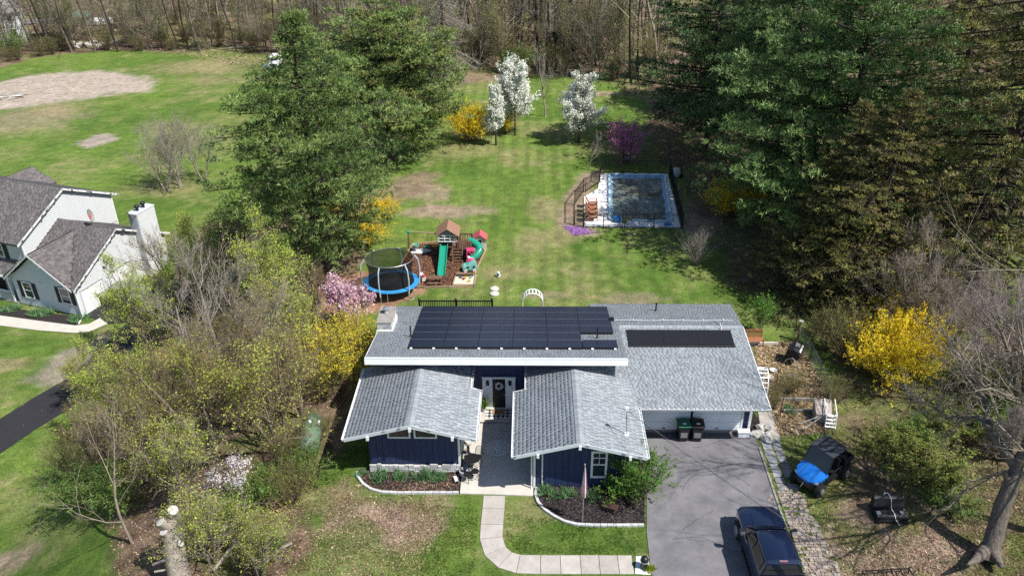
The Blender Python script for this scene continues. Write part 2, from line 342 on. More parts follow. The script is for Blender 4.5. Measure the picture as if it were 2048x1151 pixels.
def ground_color(X, Y):
    n1 = fbm(X, Y, .09, 3); n2 = fbm(X, Y, .6, 8, 5); n3 = fbm(X, Y, 2.6, 21, 3); n4 = fbm(X, Y, .25, 40, 4)
    mx = lambda a, b, t: a+(b-a)*t[..., None]
    c = mx(np.broadcast_to(GRASS1, X.shape+(3,)), GRASS2, sstep(.6*n1+.4*n2, .35, .62))
    c = mx(c, GRASS3, .7*sstep(n4, .45, .75))
    c = mx(c, STRAW, .5*sstep(.55*n2+.45*n3, .5, .7)*sstep(n4, .35, .65))
    yard = (X > -9) & (X < 12) & (Y > 42) & (Y < 100)
    st = np.where(yard, .5+.5*np.sign(np.sin(X*math.pi/.62+.4*np.sin(Y*.07))), .5); c = c*(1+.2*(st-.5)*sstep(n4, .25, .5))[..., None]
    for (p, rx, ry, col, k) in BL:
        d = np.hypot((X-p[0])/rx, (Y-p[1])/ry)+.9*(n2-.5)+.5*(n3-.5); c = mx(c, col, np.clip(k, 0, 1)*sstep(1-d, -.15 if k < 1 else -.05, .55 if k < 1 else .1))
    def zone(poly, col, w, amp, s=1., cols=None):
        nonlocal c
        t = sstep(sdist(X, Y, poly)+amp*(n2-.5)*2+amp*(n3-.5), -w, w)*s
        cc = np.broadcast_to(col, X.shape+(3,)) if cols is None else cols
        c = c*(1-t[..., None])+cc*t[..., None]
    duff = mx(mx(np.broadcast_to(LITTER, X.shape+(3,)), BROWN, sstep(n2, .4, .65)), FLOORG, .8*sstep(n4, .47, .62))
    duff2 = mx(mx(np.broadcast_to(LITTER, X.shape+(3,)), BROWN, sstep(n3, .35, .7)), MOSS, .9*sstep(n2, .45, .62))
    dk = mx(mx(np.broadcast_to(BROWN, X.shape+(3,)), LITTER, .6*sstep(n3, .5, .8)), MOSS, .6*sstep(n4, .5, .65))
    zone(woods_far, None, .8, 1.2, 1, duff)
    zone(pines_floor, None, 1., 1.5, .9, dk)
    zone(scrub_r, None, .6, .8, .8, mx(duff2, C_(.17, .19, .055), .75*sstep(n2, .35, .55)))
    zone(thicket, None, .5, .8, 1, duff2)
    zone(bigpine_m, LITTER, .6, .8, .8)
    zone(tramp_m, ORANGE, .3, .4)
    zone(field_m, FDIRT*(.8+.4*1), 1., 1.6, .95)
    zone(garden_m, None, .3, .4, 1, mx(mx(np.broadcast_to(STRAW, X.shape+(3,)), C_(.22, .15, .1), sstep(n3, .45, .7)), MOSS, .6*sstep(n2, .52, .7)))
    zone(sidebare, None, .6, .8, .85, mx(mx(np.broadcast_to(STRAW*.85, X.shape+(3,)), PDIRT, sstep(n2, .35, .6)), GRASS2, .7*sstep(n4, .5, .62)))
    zone(rdirt, None, .5, .7, .8, mx(np.broadcast_to(PDIRT, X.shape+(3,)), MOSS, .8*sstep(n2, .5, .65)))
    zone(nbare, FDIRT*.9, .5, .8, .8)
    zone(poolbed, mx(np.broadcast_to(PDIRT, X.shape+(3,)), LITTER, sstep(n3, .4, .6)), .4, .6, .9)if False else zone(poolbed, PDIRT*.9, .4, .6, .85)
    fine = fbm(X, Y, 1.7, 77, 3); c = c*(.7+.6*fine)[..., None]
    return np.clip(c, .004, .8)
xs = np.concatenate([[-500, -300, -200, -140], np.arange(-105, -34, .9), np.arange(-34, 24, .22), np.arange(24, 70, .9), [90, 130, 200, 300, 500]])
ys = [-60, -20, 5, 15]; y = 20.
while y < 190: ys.append(y); y += max(.2, (y-18)*.0065)
ys = np.array(ys+[210, 250, 320, 450, 700])
GX, GY = np.meshgrid(xs, ys); GZ = TZ(GX, GY)+.05*(fbm(GX, GY, .15, 5)-.5)*np.where((GX > -14) & (GX < 13) & (GY < 60), 0, 3)
nx, ny = len(xs), len(ys)
idx = np.arange(nx*ny).reshape(ny, nx)
F = np.stack([idx[:-1, :-1], idx[:-1, 1:], idx[1:, 1:], idx[1:, :-1]], -1).reshape(-1, 4)
def grass_mat():
    m = bpy.data.materials.new('lawn_and_soil'); m.use_nodes = True; nt = m.node_tree; N = nt.nodes; L = nt.links
    bs = N['Principled BSDF']; bs.inputs['Roughness'].default_value = .95; bs.inputs['Specular IOR Level'].default_value = .15
    at = N.new('ShaderNodeAttribute'); at.attribute_name = 'Col'; tc = N.new('ShaderNodeTexCoord')
    n1 = N.new('ShaderNodeTexNoise'); n1.inputs['Scale'].default_value = 7; n1.inputs['Detail'].default_value = 8; n1.inputs['Roughness'].default_value = .8
    r1 = N.new('ShaderNodeValToRGB'); r1.color_ramp.elements[0].position = .33; r1.color_ramp.elements[1].position = .7
    r1.color_ramp.elements[0].color = (.42, .45, .4, 1); r1.color_ramp.elements[1].color = (1.5, 1.45, 1.6, 1)
    L.new(tc.outputs['Object'], n1.inputs['Vector']); L.new(n1.outputs['Fac'], r1.inputs[0])
    mx = N.new('ShaderNodeMix'); mx.data_type = 'RGBA'; mx.blend_type = 'MULTIPLY'; mx.inputs[0].default_value = 1
    L.new(at.outputs['Color'], mx.inputs[6]); L.new(r1.outputs[0], mx.inputs[7])
    n3 = N.new('ShaderNodeTexNoise'); n3.inputs['Scale'].default_value = 1.3; n3.inputs['Detail'].default_value = 5; n3.inputs['Roughness'].default_value = .7
    r3 = N.new('ShaderNodeValToRGB'); r3.color_ramp.elements[0].position = .35; r3.color_ramp.elements[1].position = .68
    r3.color_ramp.elements[0].color = (.72, .8, .7, 1); r3.color_ramp.elements[1].color = (1.32, 1.18, 1.3, 1)
    L.new(tc.outputs['Object'], n3.inputs['Vector']); L.new(n3.outputs['Fac'], r3.inputs[0])
    my = N.new('ShaderNodeMix'); my.data_type = 'RGBA'; my.blend_type = 'MULTIPLY'; my.inputs[0].default_value = 1
    L.new(mx.outputs[2], my.inputs[6]); L.new(r3.outputs[0], my.inputs[7]); L.new(my.outputs[2], bs.inputs['Base Color'])
    n2 = N.new('ShaderNodeTexNoise'); n2.inputs['Scale'].default_value = 14; n2.inputs['Detail'].default_value = 6; n2.inputs['Roughness'].default_value = .8; L.new(tc.outputs['Object'], n2.inputs['Vector'])
    bp = N.new('ShaderNodeBump'); bp.inputs['Strength'].default_value = .9; bp.inputs['Distance'].default_value = .09
    L.new(n2.outputs['Fac'], bp.inputs['Height']); L.new(bp.outputs[0], bs.inputs['Normal'])
    return m
gm = np_mesh('ground', np.stack([GX, GY, GZ], -1).reshape(-1, 3), F, grass_mat(), ground_color(GX, GY).reshape(-1, 3), True)
tag(link('ground', gm), kind='structure')

# ------------------------------------------------------------------ plants
def skeleton(rng, P, D, L, R, levels):
    """vectorised branching; returns list of (p0,p1,r0,r1) per level, tips, tip dirs"""
    P = np.atleast_2d(np.array(P, float)); D = unit(np.atleast_2d(np.array(D, float))); L = np.atleast_1d(np.array(L, float)); R = np.atleast_1d(np.array(R, float))
    out = []; tips = None
    for li, s in enumerate(levels):
        k = s.get('k', 4); n = len(P); pts = [P]; dirs = [D]; rad = [R]; d = D
        for i in range(k):
            d = unit(d+s.get('w', .15)*rng.randn(n, 3)+np.array([0, 0, s.get('up', 0.)])); pts.append(pts[-1]+d*(L/k)[:, None]); dirs.append(d)
            rad.append(R*(1-(i+1)/k*(1-s.get('tp', .3))))
        for i in range(k): out.append((pts[i], pts[i+1], rad[i], rad[i+1], np.full(n, li)))
        tips = (pts[-1], d, np.stack(pts, 1))
        if li+1 < len(levels):
            c = s.get('n', 4); t = s.get('t0', .3)+(s.get('t1', 1.)-s.get('t0', .3))*(np.arange(c)[None, :]+rng.rand(n, c))/c
            seg = np.minimum((t*k).astype(int), k-1); fr = t*k-seg; ar = np.arange(n)[:, None]
            PP = np.stack(pts, 1); DD = np.stack(dirs[1:], 1); RR = np.stack(rad, 1)
            p = PP[ar, seg]*(1-fr[..., None])+PP[ar, seg+1]*fr[..., None]; dd = DD[ar, seg]; rr = RR[ar, seg]*(1-fr)+RR[ar, seg+1]*fr
            perp = unit(np.cross(dd, rng.randn(n, c, 3))); a = s.get('a', .8)*(1+.3*rng.randn(n, c))
            nd = dd*np.cos(a)[..., None]+perp*np.sin(a)[..., None]; nd[..., 2] += s.get('cu', 0.)
            ll = L[:, None]*s.get('l', .5)*(1-s.get('sh', .5)*(t-s.get('t0', .3)))*(.75+.5*rng.rand(n, c))
            P = p.reshape(-1, 3); D = unit(nd.reshape(-1, 3)); L = ll.reshape(-1); R = np.minimum(rr.reshape(-1)*s.get('r', .55), 1)
            R = np.maximum(R, s.get('rmin', .006))
    cat = [np.concatenate([o[i] for o in out]) for i in range(5)]
    return cat, tips
def tubes(P0, P1, R0, R1, n=3):
    d = unit(P1-P0); a = np.where(np.abs(d[:, 2:3]) < .9, np.array([[0, 0, 1.]]), np.array([[1., 0, 0]])); x = unit(np.cross(d, a)); y = np.cross(x, d)
    an = 2*np.pi*np.arange(n)/n; ring = x[:, None]*np.cos(an)[None, :, None]+y[:, None]*np.sin(an)[None, :, None]
    A = P0[:, None]+ring*R0[:, None, None]; B = P1[:, None]+ring*R1[:, None, None]; V = np.concatenate([A, B], 1).reshape(-1, 3); m = len(P0)
    b = (np.arange(m)*2*n)[:, None]; k = np.arange(n)[None]; kk = (k+1) % n
    return V, np.stack([b+k, b+kk, b+n+kk, b+n+k], -1).reshape(-1, 4)
def tube_mesh(name, sk, sel, m, n=3): 
    V, F = tubes(sk[0][sel], sk[1][sel], sk[2][sel], sk[3][sel], n); return np_mesh(name, V, F, m, None, n > 4)
def leaves(rng, C, size, cols, asp=.5, up=.5, jit=.35):
    """one small leaf (a bent quad) per centre"""
    n = len(C); nn = unit(rng.randn(n, 3)*.7+np.array([.25, -.15, 1.0])*up*1.6); a = unit(np.cross(nn, rng.randn(n, 3))); s = size*(1+jit*rng.randn(n))[:, None]
    w = np.cross(nn, a)*s*asp; l = a*s
    V = np.stack([C-l*.5, C+w*.5, C+l*.5, C-w*.5], 1).reshape(-1, 3); F = np.arange(4*n).reshape(-1, 4)
    return V, F, np.repeat(cols, 4, 0)
def pick(rng, n, pal, j=.15):
    pal = np.array(pal); c = pal[rng.randint(0, len(pal), n)]; return np.clip(c*(1+j*rng.randn(n, 1)), .003, .9)
def tufts(rng, C, A, k, ln, wd, cols, spread=1.0):
    """k narrow needles fan out of every centre C around axis A"""
    n = len(C); d = unit(A[:, None]+spread*rng.randn(n, k, 3)); l = ln*(.7+.6*rng.rand(n, k, 1)); s = unit(np.cross(d, rng.randn(n, k, 3)*.55+np.array([.25, -.2, .9])))*wd
    c = C[:, None]; V = np.stack([c+s*.95, c+d*l, c-s*.95], 2).reshape(-1, 3)
    return V, np.arange(n*k*3).reshape(-1, 3), np.repeat(cols, k*3, 0)

def conifer(seed, H, R, zb=.1, nb=130, pads=10, tp=7, k=7, ln=.24, wd=.03, rise=.25, droop=0., pal=None, tr=.28, flat=.35, irr=.25, width_pow=.75, spread=.8, hang=0., low=.5, lowt=.25, pr=.5, pz=.22, thick=1., bm='bark_dk', s0=.25):
    """trunk, whorled limbs and cushions of needle tufts towards the limb ends"""
    rng = np.random.RandomState(seed)
    t = np.sort(rng.rand(nb)**.9); z = H*(zb+(1-zb)*t); az = np.arange(nb)*2.4+rng.rand(nb)*1.2
    rad = R*(1-t)**width_pow*(1+irr*rng.randn(nb))*(low+(1-low)*np.clip(t/lowt, 0, 1)); rad = np.maximum(rad, .35)
    rad = rad*(1+.16*np.sin(az*2+seed)+.12*np.sin(az*5+t*9))
    O = np.stack([np.cos(az), np.sin(az), np.zeros(nb)], 1); T = np.stack([-np.sin(az), np.cos(az), np.zeros(nb)], 1)
    def pos(b, s): return np.stack([np.zeros_like(s), np.zeros_like(s), z[b]], -1)+O[b]*(rad[b]*s)[..., None]+np.array([0, 0, 1.])*((rise*rad[b]*s*s-droop*rad[b]*s)[..., None])
    b = np.repeat(np.arange(nb), 4); q0 = np.tile(np.arange(4)/4, nb); r0 = (.018+.012*rad[b])*(1-q0*.75)*thick
    segs = [(pos(b, q0), pos(b, q0+.25), r0, r0*.8)]
    npd = np.maximum(2, pads*(rad/R)**1.25).astype(int); b = np.repeat(np.arange(nb), npd); n = len(b)
    s = s0+(1.02-s0)*rng.rand(n)**.7; off = rng.randn(n)*flat*.55*rad[b]*(.35+.65*np.sin(np.clip(s, 0, 1)*2.4))
    C = pos(b, s)+T[b]*off[:, None]; C[:, 2] += rng.rand(n)*.2-np.abs(off)*.1-hang*rng.rand(n)*.6
    segs.append((pos(b, np.clip(s-.18, 0, 1)), C, np.full(n, .013)*thick, np.full(n, .006)*thick))
    sz = .7+.6*rng.rand(n); cp = pick(rng, n, pal, .12)
    o = rng.randn(n, tp, 3); o = o/np.maximum(np.linalg.norm(o, axis=2, keepdims=True), .6)*rng.rand(n, tp, 1)**.4; o[..., 2] = np.abs(o[..., 2])*(1 if hang < .1 else -.4)
    o = o*np.array([pr, pr, pz if hang < .1 else hang])*sz[:, None, None]
    Ct = (C[:, None]+o).reshape(-1, 3); out = O[b][:, None]*np.ones((1, tp, 1))
    ax = unit((o*1.6+out*.35+np.array([0, 0, .45-hang*1.4])).reshape(-1, 3)); cc = np.repeat(cp, tp, 0)*(1+.12*rng.randn(n*tp, 1))
    V, F, cc = tufts(rng, Ct, ax, k, ln, wd, np.clip(cc, .004, .9), spread)
    sk = [np.concatenate([q[i] for q in segs]) for i in range(4)]
    tz = np.linspace(0, 1, 9); sway = np.cumsum(rng.randn(9, 2)*.05, 0); sway[0] = 0; TP = np.stack([sway[:, 0], sway[:, 1], tz*H*.97], 1)
    tm = MB(); tm.tube(TP, list(tr*(1-tz)**.8+.02), 9)
    for i in range(5):
        a = i*1.26+.4; tm.tube([(0, 0, tr*1.6), (math.cos(a)*tr*1.1, math.sin(a)*tr*1.1, tr*.5), (math.cos(a)*tr*2.1, math.sin(a)*tr*2.1, -.1)], [tr*.45, tr*.4, tr*.15], 5)
    return dict(crown=np_mesh('crown', V, F, M['needle'], cc), branch=tube_mesh('branches', sk, slice(None), M[bm], 3), trunk=tm.mesh('trunk', M['bark_dk'], 60))
def put_tree(parts, name, label, cat, loc, rz=0, sc=1., group=None, tilt=(0, 0)):
    t = thing(name, label, cat, loc, rz, group); t.scale = (sc, sc, sc) if not hasattr(sc, '__len__') else sc
    t.rotation_euler = (tilt[0], tilt[1], rz)
    for k, me in parts.items(): link({'branch': 'branches'}.get(k, k), me, t)
    return t
PINE = [(.115, .185, .048), (.155, .235, .062), (.2, .28, .08), (.08, .14, .04), (.25, .325, .1)]
PINEB = [(.07, .13, .05), (.1, .175, .06), (.14, .225, .075), (.05, .1, .04), (.17, .26, .09)]
SPR = [(.16, .175, .045), (.23, .22, .06), (.11, .135, .04), (.27, .22, .08), (.14, .13, .055), (.28, .28, .075)]

def bare(seed, H, r=.14, lev=4, spread=.7, n1=12, t0=.25, twig='twig', barkm='bark', multi=1, lean=(0, 0), leafn=0, leafs=.09, pal=None, up=.08, l1=.5, lmat='leaf', w=.12, n2=7, n3=6, rm=.006, tiponly=.5, lsp=.25, a3=.6):
    rng = np.random.RandomState(seed)
    P = []; D = []; L = []; R = []
    for i in range(multi):
        a = i*2.39+seed; q = .0 if multi == 1 else .28
        P.append((q*.5*math.cos(a), q*.5*math.sin(a), -.1)); D.append((q*math.cos(a)+lean[0], q*math.sin(a)+lean[1], 1)); L.append(H*(1-.15*(i % 3)*(multi > 1))); R.append(r*(1-.1*i*(multi > 1)))
    lv = [dict(k=8, w=w*.6, up=.05, tp=.2, n=n1, t0=t0, a=spread, l=l1, sh=.8, r=.5, cu=.1, rmin=rm*2.), dict(k=5, w=w*1.3, up=up, tp=.3, n=n2, t0=.2, a=.65, l=.5, sh=.4, r=.5, cu=.1, rmin=rm*1.4),
          dict(k=3, w=w*1.6, up=up, tp=.4, n=n3, t0=.15, a=a3, l=.5, sh=.4, r=.6, rmin=rm), dict(k=2, w=w*2, up=up, tp=.5)][:lev]
    sk, tips = skeleton(rng, P, D, L, R, lv)
    d = dict(trunk=tube_mesh('trunk', sk, sk[4] == 0, M[barkm], 7))
    s1 = sk[4] > 0; d['branch'] = tube_mesh('branches', sk, s1, M[twig], 3)
    if leafn:
        hi = sk[4] >= lev-1; A = sk[0][hi]; B = sk[1][hi]; i = rng.randint(0, len(A), leafn); t = rng.rand(leafn, 1)
        C = A[i]*(1-t)+B[i]*t+rng.randn(leafn, 3)*lsp*.4
        # leaves gather in sprays, so the crown stays open
        V, F, cc = leaves(rng, C, leafs, pick(rng, leafn, pal, .15)); d['crown'] = np_mesh('crown', V, F, M[lmat], cc)
    return d
def bush(seed, w, h, pal, nleaf=3000, ls=.07, nst=60, twig='twig_br', lmat='leaf', arch=.35, hollow=.3, sub=5, d=None):
    rng = np.random.RandomState(seed); a = rng.rand(nst)*6.283; e = rng.rand(nst)**.6
    D = np.stack([np.cos(a)*e*w/h*.9, np.sin(a)*e*(d or w)/h*.9, np.ones(nst)], 1); P = np.stack([np.cos(a)*e*.12*w, np.sin(a)*e*.12*w, np.zeros(nst)], 1)
    L = h*(.75+.4*rng.rand(nst))*np.sqrt(1+(e*.35)**2)
    sk, tips = skeleton(rng, P, D, L, np.full(nst, .014), [dict(k=6, w=.13, up=-arch*.25, tp=.35, n=sub, t0=.25, a=.5, l=.35, sh=.4, r=.6, rmin=.005), dict(k=3, w=.2, up=.05, tp=.5)])
    parts = dict(stems=tube_mesh('stems', sk, slice(None), M[twig], 3))
    if nleaf:
        A, B = sk[0], sk[1]; wt = np.clip(A[:, 2]/h-hollow*.4, .02, 1); wt /= wt.sum(); i = rng.choice(len(A), nleaf, p=wt); t = rng.rand(nleaf, 1)
        V, F, cc = leaves(rng, A[i]*(1-t)+B[i]*t+rng.randn(nleaf, 3)*ls*.7, ls, pick(rng, nleaf, pal, .12)); parts['foliage'] = np_mesh('foliage', V, F, M[lmat], cc)
    return parts
# ------------------------------------------------------------------ shingles
def shingle_field(parent, O, U, V, poly, pal, expo=.16, seed=1, indiv=0, ifn=None, name='shingle', wr=(.13, .22), gap=(.03, .09), m='shingle', th=.006):
    """poly in (u,v) metres; V points up the slope. Tabs overlap like courses; the first `indiv` chosen by ifn are separate objects"""
    rng = np.random.RandomState(seed); O = np.array(O, float); U = unit(np.array(U, float)); V = unit(np.array(V, float)); N = np.cross(U, V); N = N*np.sign(N[2])
    L = np.array(root_loc(parent)); us = [p[0] for p in poly]; vs = [p[1] for p in poly]
    tabs = []; j = 0; v = min(vs)
    while v < max(vs):
        u = min(us)-rng.rand()*.3
        while u < max(us):
            w = rng.uniform(*wr); tabs.append((u, v, w)); u += w+(rng.uniform(*gap) if rng.rand() < .75 else .004)
        v += expo; j += 1
    T = np.array(tabs); mid = T[:, 0]+T[:, 2]/2; ok = inpoly(mid, T[:, 1]+expo*.5, poly); T = T[ok]
    # clip tab widths to the field's sides
    base = rng.randint(0, len(pal), len(T)); col = np.array(pal)[base]*(1+.035*rng.randn(len(T), 1))
    sel = np.zeros(len(T), bool)
    if indiv:
        sc = ifn(T); sel[np.argsort(sc)[:indiv]] = True
    def geo(T):
        u0, v0, w = T.T; u1 = u0+w; v1 = v0+expo*1.02
        P = lambda u, v, h: O+u[:, None]*U+v[:, None]*V+h*N
        return np.stack([P(u0, v0, .001), P(u1, v0, .001), P(u1, v0, th), P(u0, v0, th), P(u1, v1, .002), P(u0, v1, .002)], 1)
    F0 = np.array([[3, 2, 4], [3, 4, 5], [0, 1, 2], [0, 2, 3], [1, 4, 2], [0, 3, 5]])
    R = T[~sel]; Vv = (geo(R)-L).reshape(-1, 3); F = (F0[None]+(np.arange(len(R))*6)[:, None, None]).reshape(-1, 3)
    o = link(name+'s', np_mesh(name+'s', Vv, F, M[m], np.repeat(col[~sel], 6, 0)), parent); tag(o, kind='stuff')
    if indiv:
        var = []
        for k in range(10):
            w = wr[0]+(wr[1]-wr[0])*(k+.5)/10; g = geo(np.array([[-w/2, 0, w]]))[0]-O; c = np.array(pal)[k % len(pal)]*(1+.05*rng.randn())
            var.append((w, np_mesh(name, g, F0, M[m], np.tile(c, (6, 1)))))
        for u, v, w in T[sel]:
            k = min(9, int((w-wr[0])/(wr[1]-wr[0])*10)); p = O+(u+w/2)*U+v*V-L; q = link(name, var[k][1], parent, tuple(p))
GREYS = [(.25, .275, .3), (.275, .3, .325), (.29, .316, .34), (.22, .245, .27), (.262, .288, .314)]
BROWNS = [(.13, .118, .12), (.15, .137, .137), (.115, .103, .105), (.165, .15, .15)]

# ------------------------------------------------------------------ the blue house
house = thing('house', 'dark blue low house with grey shingle roofs and an attached two door garage', 'house', (0, 35, 0))
def hp(name, mb, m, parent=None, **k): return mb.build(name, M[m] if isinstance(m, str) else m, parent or house, world=True, **k)
YF, ZF, SL = 34.25, 4.02, .2            # front edge of the main roof
zm = lambda y: ZF-SL*(y-YF)
zg = lambda y: 2.5+.104*(y-32.33)        # garage front slope
YR = 38.75; ZR = zg(YR)
# core volumes (walls)
w = MB(); w.box(-7.7, 4.55, 35.42, 41.4, 0, 2.35)
w.add([(-7.7, 35.42, 2.35), (4.55, 35.42, 2.35), (4.55, 41.4, 2.35), (-7.7, 41.4, 2.35), (-7.7, 35.42, zm(35.42)-.14), (4.55, 35.42, zm(35.42)-.14), (4.55, 41.4, zm(41.4)-.14), (-7.7, 41.4, zm(41.4)-.14)],
      [(4, 5, 6, 7), (0, 1, 5, 4), (1, 2, 6, 5), (2, 3, 7, 6), (3, 0, 4, 7)])
mainwall = hp('wall', w, 'navy')
w = MB(); w.box(4.95, 11.25, 33.62, 41.6, 0, 2.3); gwall = hp('wall', w, 'navy')
def wing(x0, x1, y0, xr, zt):
    w = MB(); w.ext([(x0, y0, 0), (x1, y0, 0), (x1, y0, zt-.262*(x1-xr)-.13), (xr, y0, zt-.13), (x0, y0, zt-.262*(xr-x0)-.13)], (0, 35.38-y0, 0)); return hp('wall', w, 'navy')
lw = wing(-7.68, -3.34, 30.52, -5.52, 3.4); rw = wing(.26, 4.9, 29.42, 2.28, 3.4)
# battened boards on the walls that face the street
def boards(parent, x0, x1, y, zfn, z0=0., step=.3, skip=()):
    n = max(1, round((x1-x0)/step)); step = (x1-x0)/n
    for i in range(n):
        a = x0+i*step+.012; b = x0+(i+1)*step-.012; rs = [(z0, 9)]
        for (sx0, sx1, sz0, sz1) in skip:
            if b > sx0 and a < sx1:
                nr = []
                for (p, q) in rs:
                    if sz0 > p: nr.append((p, min(q, sz0)))
                    if sz1 < q: nr.append((max(p, sz1), q))
                rs = nr
        for p, q in rs:
            za, zb = min(q, zfn(a)), min(q, zfn(b))
            if min(za, zb)-p < .04: continue
            m = MB(); m.ext([(a, y, p), (b, y, p), (b, y, zb), (a, y, za)], (0, -.022, 0)); hp('board', m, 'navy', parent)
WL = [(-6.72, -5.6, 2.06, 3.2), (-5.5, -4.38, 2.06, 3.2)]; WR = [(2.85, 3.65, .66, 2.3)]
boards(lw, -7.6, -3.42, 30.52, lambda x: 3.4-.262*abs(x+5.52)-.16, .5, .3, WL)
boards(rw, .34, 4.82, 29.42, lambda x: 3.4-.262*abs(x-2.28)-.16, .12, .3, WR)
boards(mainwall, -3.3, .25, 35.42, lambda x: 3.6, .18, .3, [(-2.5, -.75, 0, 2.14)])
for i in range(14):
    y0 = 29.5+i*.42; m = MB(); m.box(.238, .26, y0+.012, y0+.408, .1, 2.7); hp('board', m, 'navy', rw)
# garage front: doors, pillar, sill
w = MB(); w.box(5.0, 11.25, 33.5, 33.62, .0, .22); hp('door_sill', w, 'oldconc')
for dx in (5.72, 8.42):
    d = MB(); d.box(dx, dx+2.38, 33.5, 33.615, .2, 2.28); door = hp('garage_door', d, 'garage')
    for k in range(4):
        q = MB(); q.box(dx+.02, dx+2.36, 33.478, 33.499, .22+k*.51, .22+k*.51+.49); hp('panel', q, 'garage', door)
    h = MB(); h.box(dx+1.1, dx+1.28, 33.45, 33.477, .3, .34); hp('handle', h, 'black', door)
    tr = MB()
    for a in (dx-.09, dx+2.38): tr.box(a, a+.09, 33.46, 33.6, .2, 2.36)
    hp('door_frame', tr, 'white')
cb = MB(); cb.box(11.2, 11.32, 33.5, 33.64, 0, 2.3); cb.box(11.245, 11.3, 33.64, 35.4, 0, .12); hp('corner_board', cb, 'white')
cb = MB(); cb.box(-3.4, -3.3, 30.46, 30.56, .0, 2.72); hp('corner_board', cb, 'white')
cb = MB(); cb.box(.2, .3, 29.36, 29.46, .0, 2.72); hp('corner_board', cb, 'white')
# roofs: slabs with pale edges, then shingle courses
r = MB(); r.slab([(-8.27, YF, ZF), (4.92, YF, ZF), (4.92, 42.4, zm(42.4)), (3.55, 42.4, zm(42.4)), (3.55, 42.0, zm(42.0)), (-8.27, 42.0, zm(42.0))], .12)
main_roof = hp('roof', r, 'roofbase')
f = MB(); f.ext([(-8.3, YF-.004, ZF+.006), (-8.3, YF-.045, ZF+.014), (-8.3, YF-.108, ZF-.3), (-8.3, YF-.066, ZF-.308)], (13.25, 0, 0)); hp('fascia', f, 'white', main_roof)
f = MB()
f.ext([(-8.31, YF, ZF-.26), (-8.275, YF, ZF-.26), (-8.275, YF, ZF+.005), (-8.31, YF, ZF+.005)], (0, 7.7, -SL*7.7)); hp('rake_board', f, 'white', main_roof); f = MB(); f.ext([(4.925, YF, ZF-.26), (4.95, YF, ZF-.26), (4.95, YF, ZF-.01), (4.925, YF, ZF-.01)], (0, 5.2, -SL*5.2)); hp('rake_board', f, 'roofbase', main_roof)
f = MB(); f.slab([(-8.28, YF-.05, ZF+.03), (4.93, YF-.05, ZF+.03), (4.93, YF+.13, ZF+.004), (-8.28, YF+.13, ZF+.004)], .018, ); hp('drip_edge', f, 'trim', main_roof)
shingle_field(main_roof, (-8.26, 42.4, zm(42.4)), (1, 0, 0), (0, -1, SL), [(0, .41), (11.82, .41), (11.82, 0), (13.16, 0), (13.16, 8.2), (0, 8.2)], GREYS, seed=4, expo=.14, wr=(.1, .2), gap=(.0, .03))
r = MB(); r.slab([(4.45, 32.33, zg(32.33)), (11.75, 32.33, zg(32.33)), (11.75, YR, ZR), (4.3, YR, ZR)], .11); r.slab([(3.55, YR, ZR-.004), (11.75, YR, ZR-.004), (11.93, 42.45, ZR-.2*3.7-.02), (3.55, 42.45, ZR-.2*3.7-.02)], .11)
gar_roof = hp('roof', r, 'roofbase')
shingle_field(gar_roof, (2.4, 32.38, zg(32.38)), (1, 0, 0), (0, 1, .104), [(2.95, -.1), (9.33, -.1), (9.33, 6.32), (2.4, 6.32), (1.9, 3.6)], GREYS, seed=7, expo=.15, wr=(.12, .22), gap=(.02, .09))
shingle_field(gar_roof, (3.4, 42.42, ZR-.2*3.67-.012), (1, 0, 0), (0, -1, .2035), [(.15, 0), (8.5, 0), (8.34, 3.65), (1.3, 3.65), (1.3, .5), (.15, .5)], GREYS, seed=9, expo=.14, wr=(.1, .2), gap=(.0, .03))
def ridge_caps(parent, p0, p1, w=.17, sl=(.2, .2), n=None, ax='y'):
    p0 = Vector(p0); p1 = Vector(p1); L = (p1-p0).length; n = n or int(L/.22); d = (p1-p0)/n; rr = random.Random(5)
    me = []
    for k in range(5):
        m = MB(); c = GREYS[k]; s = Vector((d.y, -d.x, 0)).normalized()*w; t = d*1.12
        m.add([tuple(-s+Vector((0, 0, -sl[0]*w))), (0, 0, .016), tuple(s+Vector((0, 0, -sl[1]*w))), tuple(-s+t*1.+Vector((0, 0, -sl[0]*w-.006))), tuple(t+Vector((0, 0, .006))), tuple(s+t+Vector((0, 0, -sl[1]*w-.006)))],
                [(0, 1, 4, 3), (1, 2, 5, 4)], tuple(q*1.05 for q in c)); me.append(m.mesh('ridge_shingle', M['shingle']))
    Lc = root_loc(parent)
    for i in range(n): link('ridge_shingle', rr.choice(me), parent, tuple(p0+d*i-Lc+Vector((0, 0, .016))))
ridge_caps(gar_roof, (4.95, YR, ZR), (11.75, YR, ZR), .16, (.2, .104))
f = MB(); f.ext([(11.755, 32.33, 2.36), (11.79, 32.33, 2.36), (11.79, 32.33, 2.51), (11.755, 32.33, 2.51)], (0, YR-32.33, ZR-2.5)); hp('rake_board', f, 'white', gar_roof)
def gutter(parent, p0, p1, n=8, m='white'):
    p0 = Vector(p0); p1 = Vector(p1); d = (p1-p0); s = Vector((d.y, -d.x, 0)).normalized()
    g = MB(); sec = lambda p: [tuple(p), tuple(p+Vector((0, 0, -.11))), tuple(p+s*.09+Vector((0, 0, -.11))), tuple(p+s*.12), tuple(p+s*.105), tuple(p+s*.085+Vector((0, 0, -.09))), tuple(p+s*.012+Vector((0, 0, -.09))), tuple(p+s*.012)]
    g.loft([sec(p0), sec(p1)])
    for i in range(n+1):
        q = p0+d*(i/n); g.obox(tuple(q+s*.06+Vector((0, 0, .004))), .03 if abs(d.y) < abs(d.x) else .12, .12 if abs(d.y) < abs(d.x) else .03, .012)
    return hp('gutter', g, m, parent)
